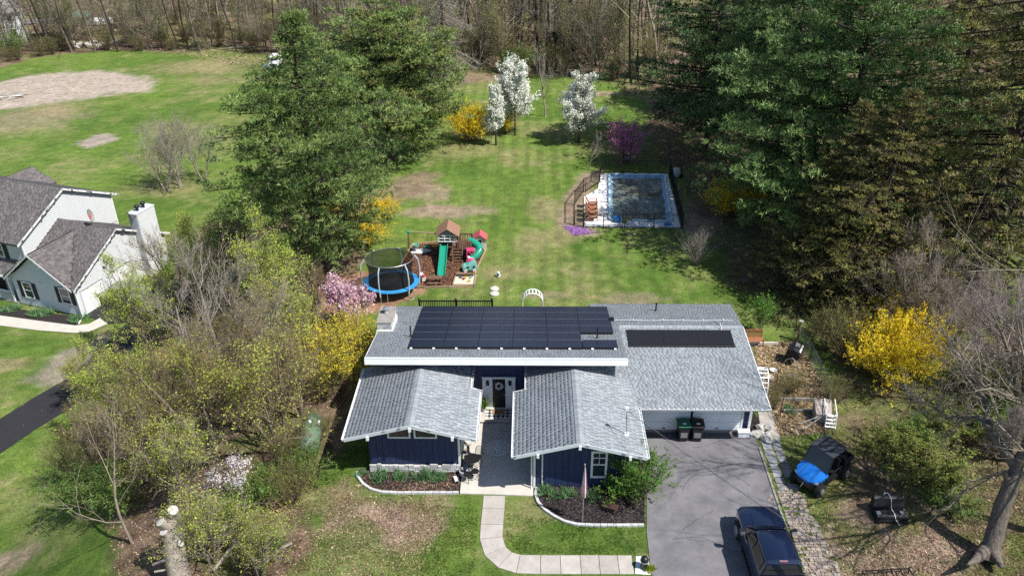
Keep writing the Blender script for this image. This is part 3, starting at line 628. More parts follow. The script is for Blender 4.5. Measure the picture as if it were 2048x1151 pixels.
gutter(gar_roof, (5.45, 32.31, 2.5), (11.78, 32.31, 2.5), 14)
f = MB(); f.box(5.45, 11.77, 32.335, 32.36, 2.3, 2.47); hp('fascia', f, 'white', gar_roof)
def gable(xl, xr_, xm, yf, yn, xln, yb, zt=3.4, s=.262, notch='L', indiv=0, seed=1):
    """two slopes falling from the ridge at xm; one side steps in by the entry"""
    z = lambda x: zt-s*abs(x-xm)
    if notch == 'R':
        left = [(xm, yf), (xm, yb), (xl, yb), (xl, yf)]; right = [(xm, yf), (xr_, yf), (xr_, yn), (xln, yn), (xln, yb), (xm, yb)]
    else:
        left = [(xm, yf), (xm, yb), (xln, yb), (xln, yn), (xl, yn), (xl, yf)]; right = [(xm, yf), (xr_, yf), (xr_, 34.2), (4.2, 35.4), (4.2, yb), (xm, yb)]
    r = MB()
    for pl in (left, right): r.slab([(x, y, z(x)) for x, y in pl], .11)
    ro = hp('roof', r, 'roofbase')
    k = math.sqrt(1+s*s)
    # courses run along the eaves, front to back
    W = (xm-xl)*k; 
    shingle_field(ro, (xl, yb, z(xl)), (0, -1, 0), (1, 0, s), [(yb-y, (x-xl)*k) for x, y in left], GREYS, seed=seed, indiv=indiv//2, ifn=lambda T: -T[:, 0]+.3*T[:, 1], expo=.19)
    shingle_field(ro, (xr_, yf, z(xr_)), (0, 1, 0), (-1, 0, s), [(y-yf, (xr_-x)*k) for x, y in right], GREYS, seed=seed+1, indiv=indiv//2, ifn=lambda T: T[:, 0]+.3*T[:, 1], expo=.19)
    ridge_caps(ro, (xm, yf, zt), (xm, yb, zt), .17, (s, s))
    fb = MB()
    for a, b in ((xl, xm), (xm, xr_)):
        fb.ext([(a, yf-.035, z(a)-.17), (b, yf-.035, z(b)-.17), (b, yf-.035, z(b)+.012), (a, yf-.035, z(a)+.012)], (0, .032, 0))
    hp('rake_board', fb, 'trim', ro)
    for bx in ([xm] + ([-7.5, -3.55] if notch == 'R' else [.4, 4.55])):
        b = MB(); b.box(bx-.06, bx+.06, yf-.1, yf+.75, z(bx)-.33, z(bx)-.12); hp('beam', b, 'white', ro)
    return ro
lroof = gable(-8.62, -2.47, -5.5, 29.77, 33.55, -2.95, 35.41, notch='R', seed=21)
rroof = gable(-.69, 5.31, 2.28, 28.6, 33.42, -.11, 35.41, notch='L', indiv=300, seed=31)
gutter(lroof, (-8.62, 35.4, 2.585), (-8.62, 29.75, 2.585), 10); gutter(lroof, (-2.47, 29.75, 2.61), (-2.47, 33.55, 2.61), 7); gutter(lroof, (-2.95, 33.57, 2.74), (-2.95, 35.35, 2.74), 3)
gutter(rroof, (-.69, 33.42, 2.62), (-.69, 28.58, 2.62), 9); gutter(rroof, (-.11, 35.35, 2.77), (-.11, 33.45, 2.77), 3); gutter(rroof, (5.31, 28.58, 2.61), (5.31, 32.2, 2.61), 8)
f = MB(); f.ext([(-2.47, 33.56, 2.46), (-2.95, 33.56, 2.6), (-2.95, 33.56, 2.75), (-2.47, 33.56, 2.61)], (0, .03, 0)); f.ext([(-.69, 33.43, 2.48), (-.11, 33.43, 2.63), (-.11, 33.43, 2.78), (-.69, 33.43, 2.63)], (0, .03, 0)); hp('fascia', f, 'white', lroof)
# downspouts
for x, y, zt in ((.12, 29.3, 2.6), (.62, 29.38, 2.9), (4.45, 29.36, 2.7)):
    d = MB(); d.tube([(x, y-.5, zt), (x, y, zt-.25), (x, y, .1), (x, y-.2, .04)], .035, 6); hp('downspout', d, 'white')
# windows
def window(parent, x0, x1, z0, z1, y, fr=.09, mull=0, mid=False, sl=0., xm=0):
    zt = lambda x: z1-sl*abs(x-xm)
    f = MB(); f.ext([(x0, y, z0), (x1, y, z0), (x1, y, z0+fr), (x0, y, z0+fr)], (0, -.05, 0)); f.ext([(x0, y, z0+fr), (x0+fr, y, z0+fr), (x0+fr, y, zt(x0+fr)), (x0, y, zt(x0))], (0, -.05, 0))
    f.ext([(x1-fr, y, z0+fr), (x1, y, z0+fr), (x1, y, zt(x1)), (x1-fr, y, zt(x1-fr))], (0, -.05, 0)); f.ext([(x0+fr, y, zt(x0+fr)-fr), (x1-fr, y, zt(x1-fr)-fr), (x1-fr, y, zt(x1-fr)), (x0+fr, y, zt(x0+fr))], (0, -.05, 0))
    if mid: f.box(x0+fr, x1-fr, y-.045, y, (z0+z1)/2-.03, (z0+z1)/2+.03)
    w = hp('window', f, 'white', parent)
    g = MB(); g.ext([(x0+fr, y, z0+fr), (x1-fr, y, z0+fr), (x1-fr, y, zt(x1-fr)-fr), (x0+fr, y, zt(x0+fr)-fr)], (0, -.02, 0)); hp('pane', g, 'glass', w)
    if mull:
        q = MB()
        for i in range(mull): a = x0+fr+(x1-x0-2*fr)*(i+1)/(mull+1); q.box(a-.012, a+.012, y-.03, y-.021, (z0+z1)/2, z1-fr)
        q.box(x0+fr, x1-fr, y-.03, y-.021, z0+(z1-z0)*.73, z0+(z1-z0)*.76); hp('muntin', q, 'white', w)
    return w
window(house, -6.72, -5.62, 2.06, 3.3, 30.5, .08, sl=.262, xm=-5.52); window(house, -5.46, -4.36, 2.06, 3.3, 30.5, .08, sl=.262, xm=-5.52)
ww = window(house, 2.87, 3.63, .68, 2.28, 29.4, .1, 1, True)
# entry: white surround, black door, two slim lights
e = MB(); e.box(-2.47, -1.94, 35.3, 35.4, .17, 2.12); e.box(-1.26, -.73, 35.3, 35.4, .17, 2.12); e.box(-1.94, -1.26, 35.3, 35.4, 2.04, 2.12); hp('door_surround', e, 'garage')
e = MB(); e.box(-2.5, -.7, 35.27, 35.3, 2.1, 2.16); hp('lintel', e, 'white')
d = MB(); d.box(-1.94, -1.26+.0, 35.33, 35.39, .17, 2.04); fd = hp('front_door', d, 'black')
for z0, z1 in ((.3, .62), (.72, 1.1), (1.2, 1.92)):
    q = MB(); q.box(-1.86, -1.34, 35.318, 35.329, z0, z1); hp('door_panel', q, 'blackpl', fd)
q = MB(); q.tube([(-1.32, 35.31, 1.0), (-1.32, 35.24, 1.0), (-1.32, 35.24, 1.14), (-1.32, 35.31, 1.14)], .014, 6); hp('handle', q, 'alu', fd)
for x in (-2.28, -1.1):
    q = MB(); q.box(x, x+.17, 35.285, 35.299, 1.62, 1.95); hp('side_light', q, 'glass')
# stone veneer along the foot of the left wing
rs = random.Random(8)
sv = MB(); sv.box(-7.72, -3.38, 30.44, 30.515, 0, .4); stonew = hp('stone_base', sv, 'oldconc')
for row, (z0, hh) in enumerate(((0.0, .14), (.15, .13), (.29, .15))):
    x = -7.72
    while x < -3.42:
        l = rs.uniform(.16, .4); l = min(l, -3.38-x); m = MB(); m.box(x+.006, x+l-.008, 30.36-rs.uniform(0, .03), 30.439, z0+.005, z0+hh+(rs.uniform(0, .1) if row == 2 else 0)); m.build('stone', M['stone'], stonew, world=True, bevel=.012); x += l
# chimney
c = MB(); c.box(-8.3, -7.56, 38.06, 39.7, 0, 3.74); chim = hp('chimney', c, 'roofbase')
for zi in range(6):
    z = 3.0+zi*.125
    for face in ('f', 's'):
        a, b = (-8.31, -7.55) if face == 'f' else (38.05, 39.71); x = a
        while x < b-.02:
            l = min(rs.uniform(.16, .34), b-x)
            m = MB()
            if face == 'f': m.box(x+.004, x+l-.005, 38.025-rs.uniform(0, .015), 38.059, z+.004, z+.12)
            else: m.box(-7.559, -7.53+rs.uniform(0, .015), x+.004, x+l-.005, z+.004, z+.12)
            hp('stone', m, 'stone', chim); x += l
m = MB(); m.box(-8.34, -7.5, 38.0, 39.74, 3.745, 3.81); hp('chimney_cap', m, 'oldconc', chim)
m = MB(); m.box(-8.36, -7.5, 37.95, 38.02, 3.2, 3.32); m.box(-7.525, -7.47, 37.95, 39.75, 2.95, 3.3); hp('flashing', m, 'white', chim)
m = MB(); m.lathe([(.16, 0), (.17, .06), (.11, .08), (.1, .26), (.19, .27), (.2, .31), (.02, .38)], 12, (-7.93, 39.05, 3.81)); hp('flue_cap', m, 'alu', chim, smooth=40)
# vents
for x, y, h in ((-6.36, 37.18, .68), (3.62, 37.06, .68), (7.35, 41.25, .52)):
    z = zm(y) if x < 5 else ZR-.2*(y-YR); m = MB(); m.tube([(x, y, z-.05), (x, y, z+h)], .042, 8); m.lathe([(.11, z+.0), (.06, z+.05)], 8, (x, y, 0)); hp('vent_pipe', m, 'black')
# ------------------------------------------------------------------ solar array and pool heater
sa = thing('solar_array', 'black solar panel array of six rows covering the middle of the main roof', 'solar panels', (0, 35, 4))
ns = Vector((0, SL, 1)).normalized(); vs_ = Vector((0, 1, -SL)).normalized(); ang = -math.atan(SL)
pw, ph = 1.802, 1.052; x0 = -6.26
pm = MB(); pm.box(.012, pw-.022, .01, ph-.03, .0, .012); pme = pm.mesh('solar_panel', M['solar'])
fm = MB(); 
for a in ((.0, pw-.01, 0, .012), (.0, pw-.01, ph-.032, ph-.02), (.0, .012, .012, ph-.032), (pw-.022, pw-.01, .012, ph-.032)): fm.box(a[0], a[1], a[2], a[3], -.03, .018)
fme = fm.mesh('frame', M['solarframe']); lm = MB(); lm.box(.02, pw-.03, ph-.018, ph+.002, -.005, .022); lme = lm.mesh('rail', M['alu'])
base = Vector((x0, 35.53, zm(35.53)+.11))
def panel(u, v):
    p = base+Vector((u, 0, 0))+vs_*v-Vector((0, 35, 4)); o = link('solar_panel', pme, sa, tuple(p), (ang, 0, 0)); link('frame', fme, o); 
    if v < 5*ph: link('rail', lme, o)
for j in range(6):
    nc = 6
    for i in range(nc):
        if j == 1 and i == 5: continue
        u = i*pw
        if i == 5 and j == 0: u = i*pw+.03
        panel(u, j*ph)
f = MB()
for i in range(10):
    x = x0+.15+i*1.17; f.obox((x, 35.45, zm(35.45)+.06), .12, .1, .06)
f.build('foot_clamp', M['white'], sa, world=True)
f = MB(); f.box(x0, x0+5*pw, 35.5, 35.53, zm(35.5)+.02, zm(35.5)+.1); f.build('skirt', M['solarframe'], sa, world=True)
ht = thing('pool_heater_panel', 'long flat black pool heater panel lying on the garage roof', 'solar heater', (8.1, 37.6, zg(37.6)))
for i in range(3):
    xa = 5.34+i*1.88; m = MB(); m.slab([(xa, 36.98, zg(36.98)+.09), (xa+1.87, 36.98, zg(36.98)+.09), (xa+1.87, 38.28, zg(38.28)+.09), (xa, 38.28, zg(38.28)+.09)], .06); mm = m.build('panel', M['solarframe'], ht, world=True)
    rb = MB()
    for k in range(24): rb.slab([(xa+.02+k*.077, 37.1, zg(37.1)+.1), (xa+.06+k*.077, 37.1, zg(37.1)+.1), (xa+.06+k*.077, 38.2, zg(38.2)+.1), (xa+.02+k*.077, 38.2, zg(38.2)+.1)], .009)
    rb.build('rib', M['blackpl'], mm, world=True)
m = MB(); m.tube([(5.3, 36.95, zg(36.95)+.07), (11.0, 36.95, zg(36.95)+.07)], .04, 8); m.tube([(5.3, 38.3, zg(38.3)+.07), (11.0, 38.3, zg(38.3)+.07)], .03, 8); m.build('header_pipe', M['blackpl'], ht, world=True)
# string of little lights along the ridge
sg = thing('string_lights', 'thin white string of lights running along the garage ridge', 'string lights', (8, 39.4, 3))
m = MB(); zb = lambda y: ZR-.2*(y-YR)
pts = [(4.7+i*.56, 39.55+.03*math.sin(i*1.3), zb(39.55)+.05) for i in range(13)]; m.tube(pts, .014, 5); m.tube([(10.4, 39.5, zb(39.5)+.05), (10.55, 39.0, ZR+.05), (10.5, 38.3, zg(38.3)+.12)], .02, 5); m.build('cord', M['white'], sg, world=True)
for i in (0, 2, 4, 5, 7, 9, 11): m = MB(); m.lathe([(.035, 0), (.045, .03), (.02, .07)], 7, (pts[i][0], pts[i][1], pts[i][2]-.01)); m.build('bulb', M['white'], sg, world=True)
m = MB(); m.obox((4.62, 39.6, zm(39.6)+.16), .26, .2, .14); m.build('junction_box', M['black'], sg, world=True)
# fallen aerial on the right wing roof
an = thing('tv_antenna', 'thin metal television aerial mast with small arms on the right gable roof', 'antenna', (4.5, 29.92, 2.82))
m = MB(); m.tube([(4.5, 29.92, 2.8), (4.42, 29.92, 4.3)], .022, 6); m.build('mast', M['oldconc'], an, world=True)
for k, (a, l) in enumerate(((-.5, .5), (.4, .55), (-.3, .4))):
    z = 4.25-.22*k; m = MB(); m.tube([(4.43-l*math.cos(a), 29.92-l*math.sin(a), z), (4.43+l*math.cos(a), 29.92+l*math.sin(a), z-.12)], .012, 5); m.build('arm', M['alu'], an, world=True)
m = MB(); m.box(4.36, 4.5, 29.85, 29.98, 4.2, 4.38); m.box(4.4, 4.6, 29.8, 30.04, 2.79, 2.87); m.build('bracket', M['white'], an, world=True)

# ------------------------------------------------------------------ railing of the rear deck
rl = thing('deck_railing', 'black metal railing of the deck behind the house', 'railing', (-4.5, 43.5, 1))
for x in (-6.75, -4.5, -2.28):
    m = MB(); m.box(x-.06, x+.06, 43.44, 43.56, 0, 2.06); m.lathe([(.09, 2.06), (.1, 2.1), (.02, 2.17)], 4, (x, 43.5, 0)); m.build('post', M['black'], rl, world=True)
m = MB(); m.box(-6.7, -2.3, 43.46, 43.55, 1.93, 1.99); m.box(-6.7, -2.3, 43.48, 43.53, 1.08, 1.13); m.build('rail', M['black'], rl, world=True)
m0 = MB(); m0.box(-.02, .02, -.02, .02, 0, .8); bme = m0.mesh('baluster', M['black'])
for i in range(40): link('baluster', bme, rl, (-6.62+i*.11-(-4.5), 0, .13))
m = MB(); m.box(-6.9, -2.2, 42.1, 43.6, .88, .98)
dk = tag(thing('deck', 'low timber deck behind the house under the black railing', 'deck', (-4.5, 42.8, 0)))
for i in range(10): m = MB(); m.box(-6.85, -2.2, 42.08+i*.15, 42.215+i*.15, .9, .94); m.build('plank', M['wood'], dk, world=True)
m = MB()
for x in (-6.8, -4.5, -2.3): m.box(x-.07, x+.07, 43.3, 43.44, 0, .9)
m.build('leg', M['wood'], dk, world=True)
# ------------------------------------------------------------------ neighbour's grey house (own axes: x back from the street, y to the left)
NC = G(166, 633); NA = math.radians(71.6)
nh = thing('house', 'two storey grey sided house with brown roofs and side garage at the left edge', 'house', NC, NA)
def np_(name, mb, m, parent=None, **k): return mb.build(name, M[m] if isinstance(m, str) else m, parent or nh, **k)
W2 = 5.75
s = MB(); pw_ = [(0, 0, 0), (10.1, 0, 0), (10.1, 0, 2.62), (5.05, 0, 5.2), (0, 0, 2.62)]; s.ext(pw_, (0, W2, 0)); s.ext([(0, .02, 2.25), (0, 3.47, 4.78), (0, 6.35, 2.45), (0, 6.35, 0), (0, .02, 0)], (2.5, 0, 0)); gw = np_('wall', s, 'siding_g')
s = MB(); s.ext([(1.25, W2, 0), (10.9, W2, 0), (10.9, W2, 5.25), (6.1, W2, 7.4), (1.25, W2, 5.1)], (0, 13, 0)); bw = np_('wall', s, 'siding_g')
# lapped vinyl boards: gable end of the garage wing, street front, tall end wall
def laps(parent, edge, z1, at, axis, out, step=.16, z0=.15, skip=()):
    z = z0
    while z < z1-step*.5:
        a, b = edge(z+step*.5)
        rs = [(a, b)]
        for (s0, s1, q0, q1) in skip:
            if z+step > q0 and z < q1: rs = [t for (p, q) in rs for t in ((p, min(q, s0)), (max(p, s1), q)) if t[1]-t[0] > .05]
        for p, q in rs:
            m = MB()
            if axis == 'x': m.add([(p, at, z+step), (q, at, z+step), (q, at+out*.05, z+.012), (p, at+out*.05, z+.012), (p, at, z+.004), (q, at, z+.004)], [(0, 1, 2, 3), (3, 2, 5, 4), (0, 3, 4), (1, 5, 2)])
            else: m.add([(at, p, z+step), (at, q, z+step), (at+out*.05, q, z+.012), (at+out*.05, p, z+.012), (at, p, z+.004), (at, q, z+.004)], [(0, 1, 2, 3), (3, 2, 5, 4), (0, 3, 4), (1, 5, 2)])
            np_('siding_board', m, 'siding_g', parent)
        z += step
laps(gw, lambda z: (.02, 10.1) if z < 2.5 else ((z-2.62)*1.96+.1, 10.0-(z-2.62)*1.96), 5.0, -.002, 'x', -1, .17, skip=((.3, 2.7, 0, 2.12), (3.25, 5.75, 0, 2.18)))
laps(gw, lambda z: (.05, 6.3) if z < 2.5 else (.05+(z-2.5)*1.55, 6.3-(z-2.55)*1.3), 4.6, -.002, 'y', -1, .17, skip=((.6, 1.62, .95, 2.42), (4.42, 5.45, .78, 2.28)))
laps(bw, lambda z: (1.3, 10.85) if z < 5.0 else (1.3+(z-5.1)*2.1, 10.85-(z-5.2)*2.2), 7.2, W2-.004, 'x', -1, .17, 2.7)
def ngarage(a, b, zt):
    d = MB(); d.box(a, b, -.03, -.005, 0, zt); g = np_('garage_door', d, 'white')
    for k in range(4): q = MB(); q.box(a+.04, b-.04, -.05, -.031, .03+k*zt/4, (k+1)*zt/4-.02); np_('panel', q, 'white', g)
    f = MB(); f.box(a-.1, a, -.09, -.005, 0, zt+.1); f.box(b, b+.1, -.09, -.005, 0, zt+.1); f.box(a-.1, b+.1, -.12, -.005, zt+.1, zt+.16); np_('door_frame', f, 'trim')
ngarage(.4, 2.6, 2.0); ngarage(3.4, 5.62, 2.05)
def nwin(y0, y1, z0, z1, x=-.03, shut=True):
    f = MB()
    for a in ((y0, y0+.08, z0, z1), (y1-.08, y1, z0, z1), (y0+.08, y1-.08, z0, z0+.08), (y0+.08, y1-.08, z1-.08, z1), (y0+.08, y1-.08, (z0+z1)/2-.03, (z0+z1)/2+.03)): f.box(x-.06, x, a[0], a[1], a[2], a[3])
    w = np_('window', f, 'white'); g = MB(); g.box(x-.03, x, y0+.08, y1-.08, z0+.08, z1-.08); np_('pane', g, 'glass', w)
    if shut:
        for a, b in ((y0-.42, y0-.04), (y1+.04, y1+.42)):
            q = MB(); q.box(x-.04, x, a, b, z0, z1)
            for k in range(14): q.box(x-.055, x-.041, a+.04, b-.04, z0+.06+k*(z1-z0-.1)/14, z0+.1+k*(z1-z0-.1)/14)
            np_('shutter', q, 'blackpl')
nwin(.62, 1.6, .98, 2.4); nwin(4.43, 5.4, .8, 2.26); nwin(7.9, 8.9, 3.3, 4.75, 1.22); nwin(10.4, 11.4, 3.3, 4.75, 1.22)
def nroof(poly, name='roof', seed=1, eave=None):
    r = MB(); r.slab(poly, .14); o = np_(name, r, 'trim'); return o
def plane_roof(pts, seed, U=None):
    """roof plane over the polygon; tabs run along U (default the first edge), in the house's own axes"""
    r = MB(); r.slab(pts, .14); o = np_('roof', r, 'brownbase'); Q = [np.array(q, float) for q in pts]; A = Q[0]; U = unit(Q[1]-A) if U is None else unit(np.array(U, float))
    D = max(Q, key=lambda q: q[2]); V = D-A; V = unit(V-U*(V@U)); uv = [((q-A)@U, (q-A)@V) for q in Q]
    old = root_loc
    globals()['root_loc'] = lambda o_: Vector((0, 0, 0))
    shingle_field(o, A, U, V, uv, BROWNS, expo=.2, seed=seed, wr=(.2, .5), gap=(0, .05), m='shingle_br'); globals()['root_loc'] = old
plane_roof([(-.35, -.3, 2.5), (-.35, 0, 2.5), (4.38, 3.47, 5.02), (1.25, W2, 3.35), (5.05, W2, 5.38), (5.05, -.3, 5.38)], 41)
plane_roof([(10.45, W2, 2.55), (10.45, -.3, 2.55), (5.05, -.3, 5.38), (5.05, W2, 5.38)], 42)
plane_roof([(-.38, .02, 2.5), (4.38, 3.47, 5.02), (-.38, 3.47, 5.02)], 43, (1, 0, 0))
plane_roof([(-.38, 6.78, 2.6), (1.25, 6.78, 2.6), (1.25, W2, 3.35), (4.38, 3.47, 5.02), (-.38, 3.47, 5.02)], 44)
plane_roof([(.7, W2-.3, 5.02), (.7, 19, 5.02), (6.1, 19, 7.66), (6.1, W2-.3, 7.66)], 45)
plane_roof([(11.5, 19, 5.02), (11.5, W2-.3, 5.02), (6.1, W2-.3, 7.66), (6.1, 19, 7.66)], 46)
plane_roof([(9.0, 13.2, 4.9), (12.2, 13.2, 4.9), (12.2, 15.8, 6.1), (8.4, 15.8, 6.1)], 47); plane_roof([(12.2, 18.5, 4.9), (9.0, 18.5, 4.9), (8.4, 15.8, 6.1), (12.2, 15.8, 6.1)], 48)
s = MB(); s.box(9.5, 11.9, 13.5, 18.2, 0, 4.7); np_('wall', s, 'siding_g')
# porch roof and railing to the left of the wing
plane_roof([(-.1, 6.8, 2.5), (-.1, 19, 2.5), (1.3, 19, 3.3), (1.3, 6.0, 3.3)], 49)
rb = MB(); rb.ext([(-.4, -.33, 2.36), (5.05, -.33, 5.24), (5.05, -.33, 5.41), (-.4, -.33, 2.53)], (0, .03, 0)); rb.ext([(5.05, -.33, 5.24), (10.5, -.33, 2.4), (10.5, -.33, 2.58), (5.05, -.33, 5.41)], (0, .03, 0))
rb.ext([(-.41, -.04, 2.36), (-.41, 3.47, 4.88), (-.41, 3.47, 5.05), (-.41, -.04, 2.53)], (.03, 0, 0)); rb.ext([(-.41, 3.47, 4.88), (-.41, 6.78, 2.3), (-.41, 6.78, 2.47), (-.41, 3.47, 5.05)], (.03, 0, 0))
rb.ext([(.65, W2-.33, 4.86), (6.1, W2-.33, 7.52), (6.1, W2-.33, 7.69), (.65, W2-.33, 5.03)], (0, .03, 0)); rb.ext([(6.1, W2-.33, 7.52), (11.55, W2-.33, 4.86), (11.55, W2-.33, 5.03), (6.1, W2-.33, 7.69)], (0, .03, 0))
rb.box(-.2, -.1, 6.4, 19, 2.36, 2.5); np_('rake_board', rb, 'white')
cb = MB(); cb.box(-.06, .06, -.06, .06, 0, 2.5); cb.box(1.19, 1.31, W2-.06, W2+.06, 2.6, 5.0); cb.box(10.84, 10.96, W2-.06, W2+.06, 2.3, 5.0); np_('corner_board', cb, 'white')
ds = MB(); ds.tube([(-.12, -.1, 2.4), (-.08, -.08, .4), (-.1, -.1, .12), (-1.0, -.55, .04)], .06, 5); np_('downspout', ds, 'white')
for py in (6.8, 10.4): po = MB(); po.box(-.05, .1, py, py+.15, 0, 2.4); np_('porch_post', po, 'white')
pr = MB(); pr.box(.0, .06, 6.95, 14, .95, 1.02); pr.box(0, .06, 6.95, 14, .2, .26)
for k in range(52): pr.box(.01, .05, 7.0+k*.13, 7.04+k*.13, .26, .95)
np_('porch_railing', pr, 'white'); pf = MB(); pf.box(-.1, 1.24, 6.4, 18, 0, .14); np_('porch_floor', pf, 'oldconc')
pd = MB(); pd.box(1.18, 1.24, 9, 10, .15, 2.2); np_('front_door', pd, 'blackpl')
# chimney
ch = MB(); ch.box(7.05, 9.1, -.66, .2, 0, 5.75); chn = np_('chimney', ch, 'siding_g'); laps(chn, lambda z: (7.07, 9.08), 5.7, -.662, 'x', -1, .17)
for z in np.arange(.15, 5.5, .17): m = MB(); m.add([(7.048, -.65, z+.17), (7.048, .2, z+.17), (7.02, .2, z), (7.02, -.65, z)], [(0, 1, 2, 3)]); np_('siding_board', m, 'siding_g', chn)
m = MB(); m.box(6.98, 9.16, -.72, .26, 5.76, 5.82); np_('chimney_cap', m, 'trim', chn)
for x in (7.7, 8.4): m = MB(); m.lathe([(.13, 5.82), (.13, 6.1), (.2, 6.11), (.2, 6.26), (.16, 6.3)], 10, (x, -.22, 0)); np_('flue', m, 'black', chn)
def dish(x, y, z, r, tilt, name='dish'):
    m = MB(); m.lathe([(.01, 0), (r*.5, .03), (r, .12), (r*1.02, .13), (r*.5, .05), (.01, .02)], 14); o = np_(name, m, 'oldconc'); o.location = (x, y, z); o.rotation_euler = tilt; o.scale = (1, 1.25, 1)
    q = MB(); q.tube([(x, y, z), (x+.1, y+.1, z-.35), (x+.1, y+.1, z-.7)], .03, 5); np_('dish_arm', q, 'alu')
dish(6.8, -.1, 5.7, .38, (1.2, 0, .9)); dish(5.1, 2.2, 6.15, .42, (1.3, 0, .4))
m = MB(); m.lathe([(.01, 0), (.17, .02), (.01, .04)], 10); o = np_('dish_emblem', m, 'rosered'); o.location = (5.0, 2.05, 6.16); o.rotation_euler = (1.3, 0, .4)
m = MB(); m.lathe([(.05, 0), (.14, .12), (.12, .2)], 8, (3.1, -.2, 2.9)); np_('wall_lamp', m, 'white')
m = MB(); m.box(-.02, .0, 3.2, 3.5, 2.4, 2.55); np_('wall_lamp', m, 'blackpl')
# its path, bed, drive
def sheet(name, pts, m, z=.012, kind='structure', th=.0, group=None):
    mb = MB(); n = len(pts); mb.add([(p[0], p[1], p[2]+z) for p in pts], [tuple(range(n))]); o = mb.build(name, M[m]); return tag(o, kind=kind)
def ribbon(name, pts, m, z=.015):
    """quads following the ground, pairs of left/right points"""
    mb = MB()
    for (a, b), (c, d) in zip(pts[:-1], pts[1:]):
        for k in range(8):
            t0, t1 = k/8, (k+1)/8; q = [(a[i]+(c[i]-a[i])*t0, b[i]+(d[i]-b[i])*t0, a[i]+(c[i]-a[i])*t1, b[i]+(d[i]-b[i])*t1) for i in (0, 1)]
            P_ = [(q[0][j], q[1][j], float(TZ(q[0][j], q[1][j]))+z) for j in (0, 1, 3, 2)]; mb.add(P_, [(0, 1, 2, 3)])
    return tag(mb.build(name, M[m]), kind='structure')
ribbon('path', [(G(-120, 622), G(-120, 640)), (G(0, 631), G(0, 651)), (G(80, 642), G(80, 661)), (G(150, 651), G(150, 666)), (G(178, 648), G(180, 663)), (G(200, 636), G(215, 648))], 'concrete', .035)
ribbon('flower_bed', [(G(-100, 606), G(-120, 624)), (G(0, 614), G(0, 633)), (G(80, 624), G(80, 644)), (G(165, 634), G(160, 652))], 'mulch', .03)
ribbon('driveway', [(G(168, 630), G(215, 648)), (G(240, 575), G(300, 640)), (G(330, 540), G(420, 600))], 'asphalt_new', .03)
ribbon('driveway', [(G(-60, 870), G(-60, 950)), (G(0, 838), G(0, 908)), (G(60, 800), G(70, 860)), (G(135, 757), G(160, 805)), (G(200, 700), G(240, 750)), (G(260, 640), G(320, 690))], 'asphalt_new', .04)

# ------------------------------------------------------------------ far white house, canopy, jeep, junk at the wood's edge
fhp = G(12, 88); fh = thing('house', 'small white house half hidden by trees in the top left corner', 'house', fhp, .5)
m = MB(); m.box(-9, 3.4, 0, 7, 0, 5.2); np_('wall', m, 'white', fh)
m = MB(); m.ext([(3.7, -.4, 5.1), (3.7, 7.4, 5.1), (3.7, 3.5, 7.2)], (-13, 0, 0)); np_('roof', m, 'oldconc', fh)
for x in (-1.5, 1.2):
    for z in (1.2, 3.6):
        m = MB(); m.box(x, x+1, -.08, -.02, z, z+1.2); w_ = np_('window', m, 'white', fh); m = MB(); m.box(x+.1, x+.9, -.1, -.081, z+.1, z+1.1); np_('pane', m, 'glass', w_)
m = MB(); m.box(3.4, 3.46, 2, 3, 1.2, 2.4); np_('window', m, 'glass', fh)
m = MB(); m.box(3.5, 9, 1, 5, 2.6, 2.8); np_('porch_roof', m, 'oldconc', fh)
for x in (5, 8.8): m = MB(); m.box(x, x+.15, 1, 1.15, 0, 2.6); np_('porch_post', m, 'wood_dk', fh)
up = G(166, 52); um = thing('umbrella', 'teal garden parasol beside the white sheet at the top left wood edge', 'umbrella', up)
m = MB(); m.tube([(0, 0, 0), (0, 0, 2.6)], .05, 6); np_('pole', m, 'alu', um); m = MB(); m.lathe([(2.0, 2.0), (1.2, 2.5), (.05, 2.9)], 8); np_('canopy', m, 'teal', um)
up = G(182, 50); um = thing('boat_cover', 'white covered boat lying among the trees near the teal parasol', 'covered boat', up, .1); m = MB(); m.loft([[(x, -1.1*w_, .2), (x, -1.2*w_, .8), (x, 0, 1.3), (x, 1.2*w_, .8), (x, 1.1*w_, .2)] for x, w_ in ((-4, .7), (-2.5, 1), (2, 1), (3.6, .5), (4.2, .1))]); np_('cover', m, 'white', um); m = MB(); m.box(-3, 3, -.5, .5, 0, .25); np_('cradle', m, 'wood_dk', um)
jp = G(552, 134); jeep = thing('jeep', 'small white jeep with open front parked on the far left lawn', 'jeep', jp, .05)
m = MB(); m.loft([[(-.75, y, .45), (.75, y, .45), (.8, y, .7), (.7*k, y, h), (-.7*k, y, h), (-.8, y, .7)] for y, h, k in ((-1.9, .95, .8), (-1.8, 1.05, .85), (-.7, 1.12, 1), (-.65, 1.12, 1), (1.7, 1.15, 1), (1.8, 1.0, 1))]); np_('body', m, 'white', jeep, smooth=30)
m = MB(); m.loft([[(-.7, -.7, 1.12), (.7, -.7, 1.12), (.62, -.5, 1.75), (-.62, -.5, 1.75)], [(-.7, 1.6, 1.12), (.7, 1.6, 1.12), (.64, 1.5, 1.8), (-.64, 1.5, 1.8)]]); np_('cab', m, 'white', jeep)
m = MB(); m.add([(-.58, -.715, 1.2), (.58, -.715, 1.2), (.52, -.535, 1.65), (-.52, -.535, 1.65)], [(0, 1, 2, 3)]); np_('windscreen', m, 'glass_dk', jeep)
m = MB(); m.box(-.45, .45, -1.93, -1.9, .6, .95); np_('grille', m, 'black', jeep)
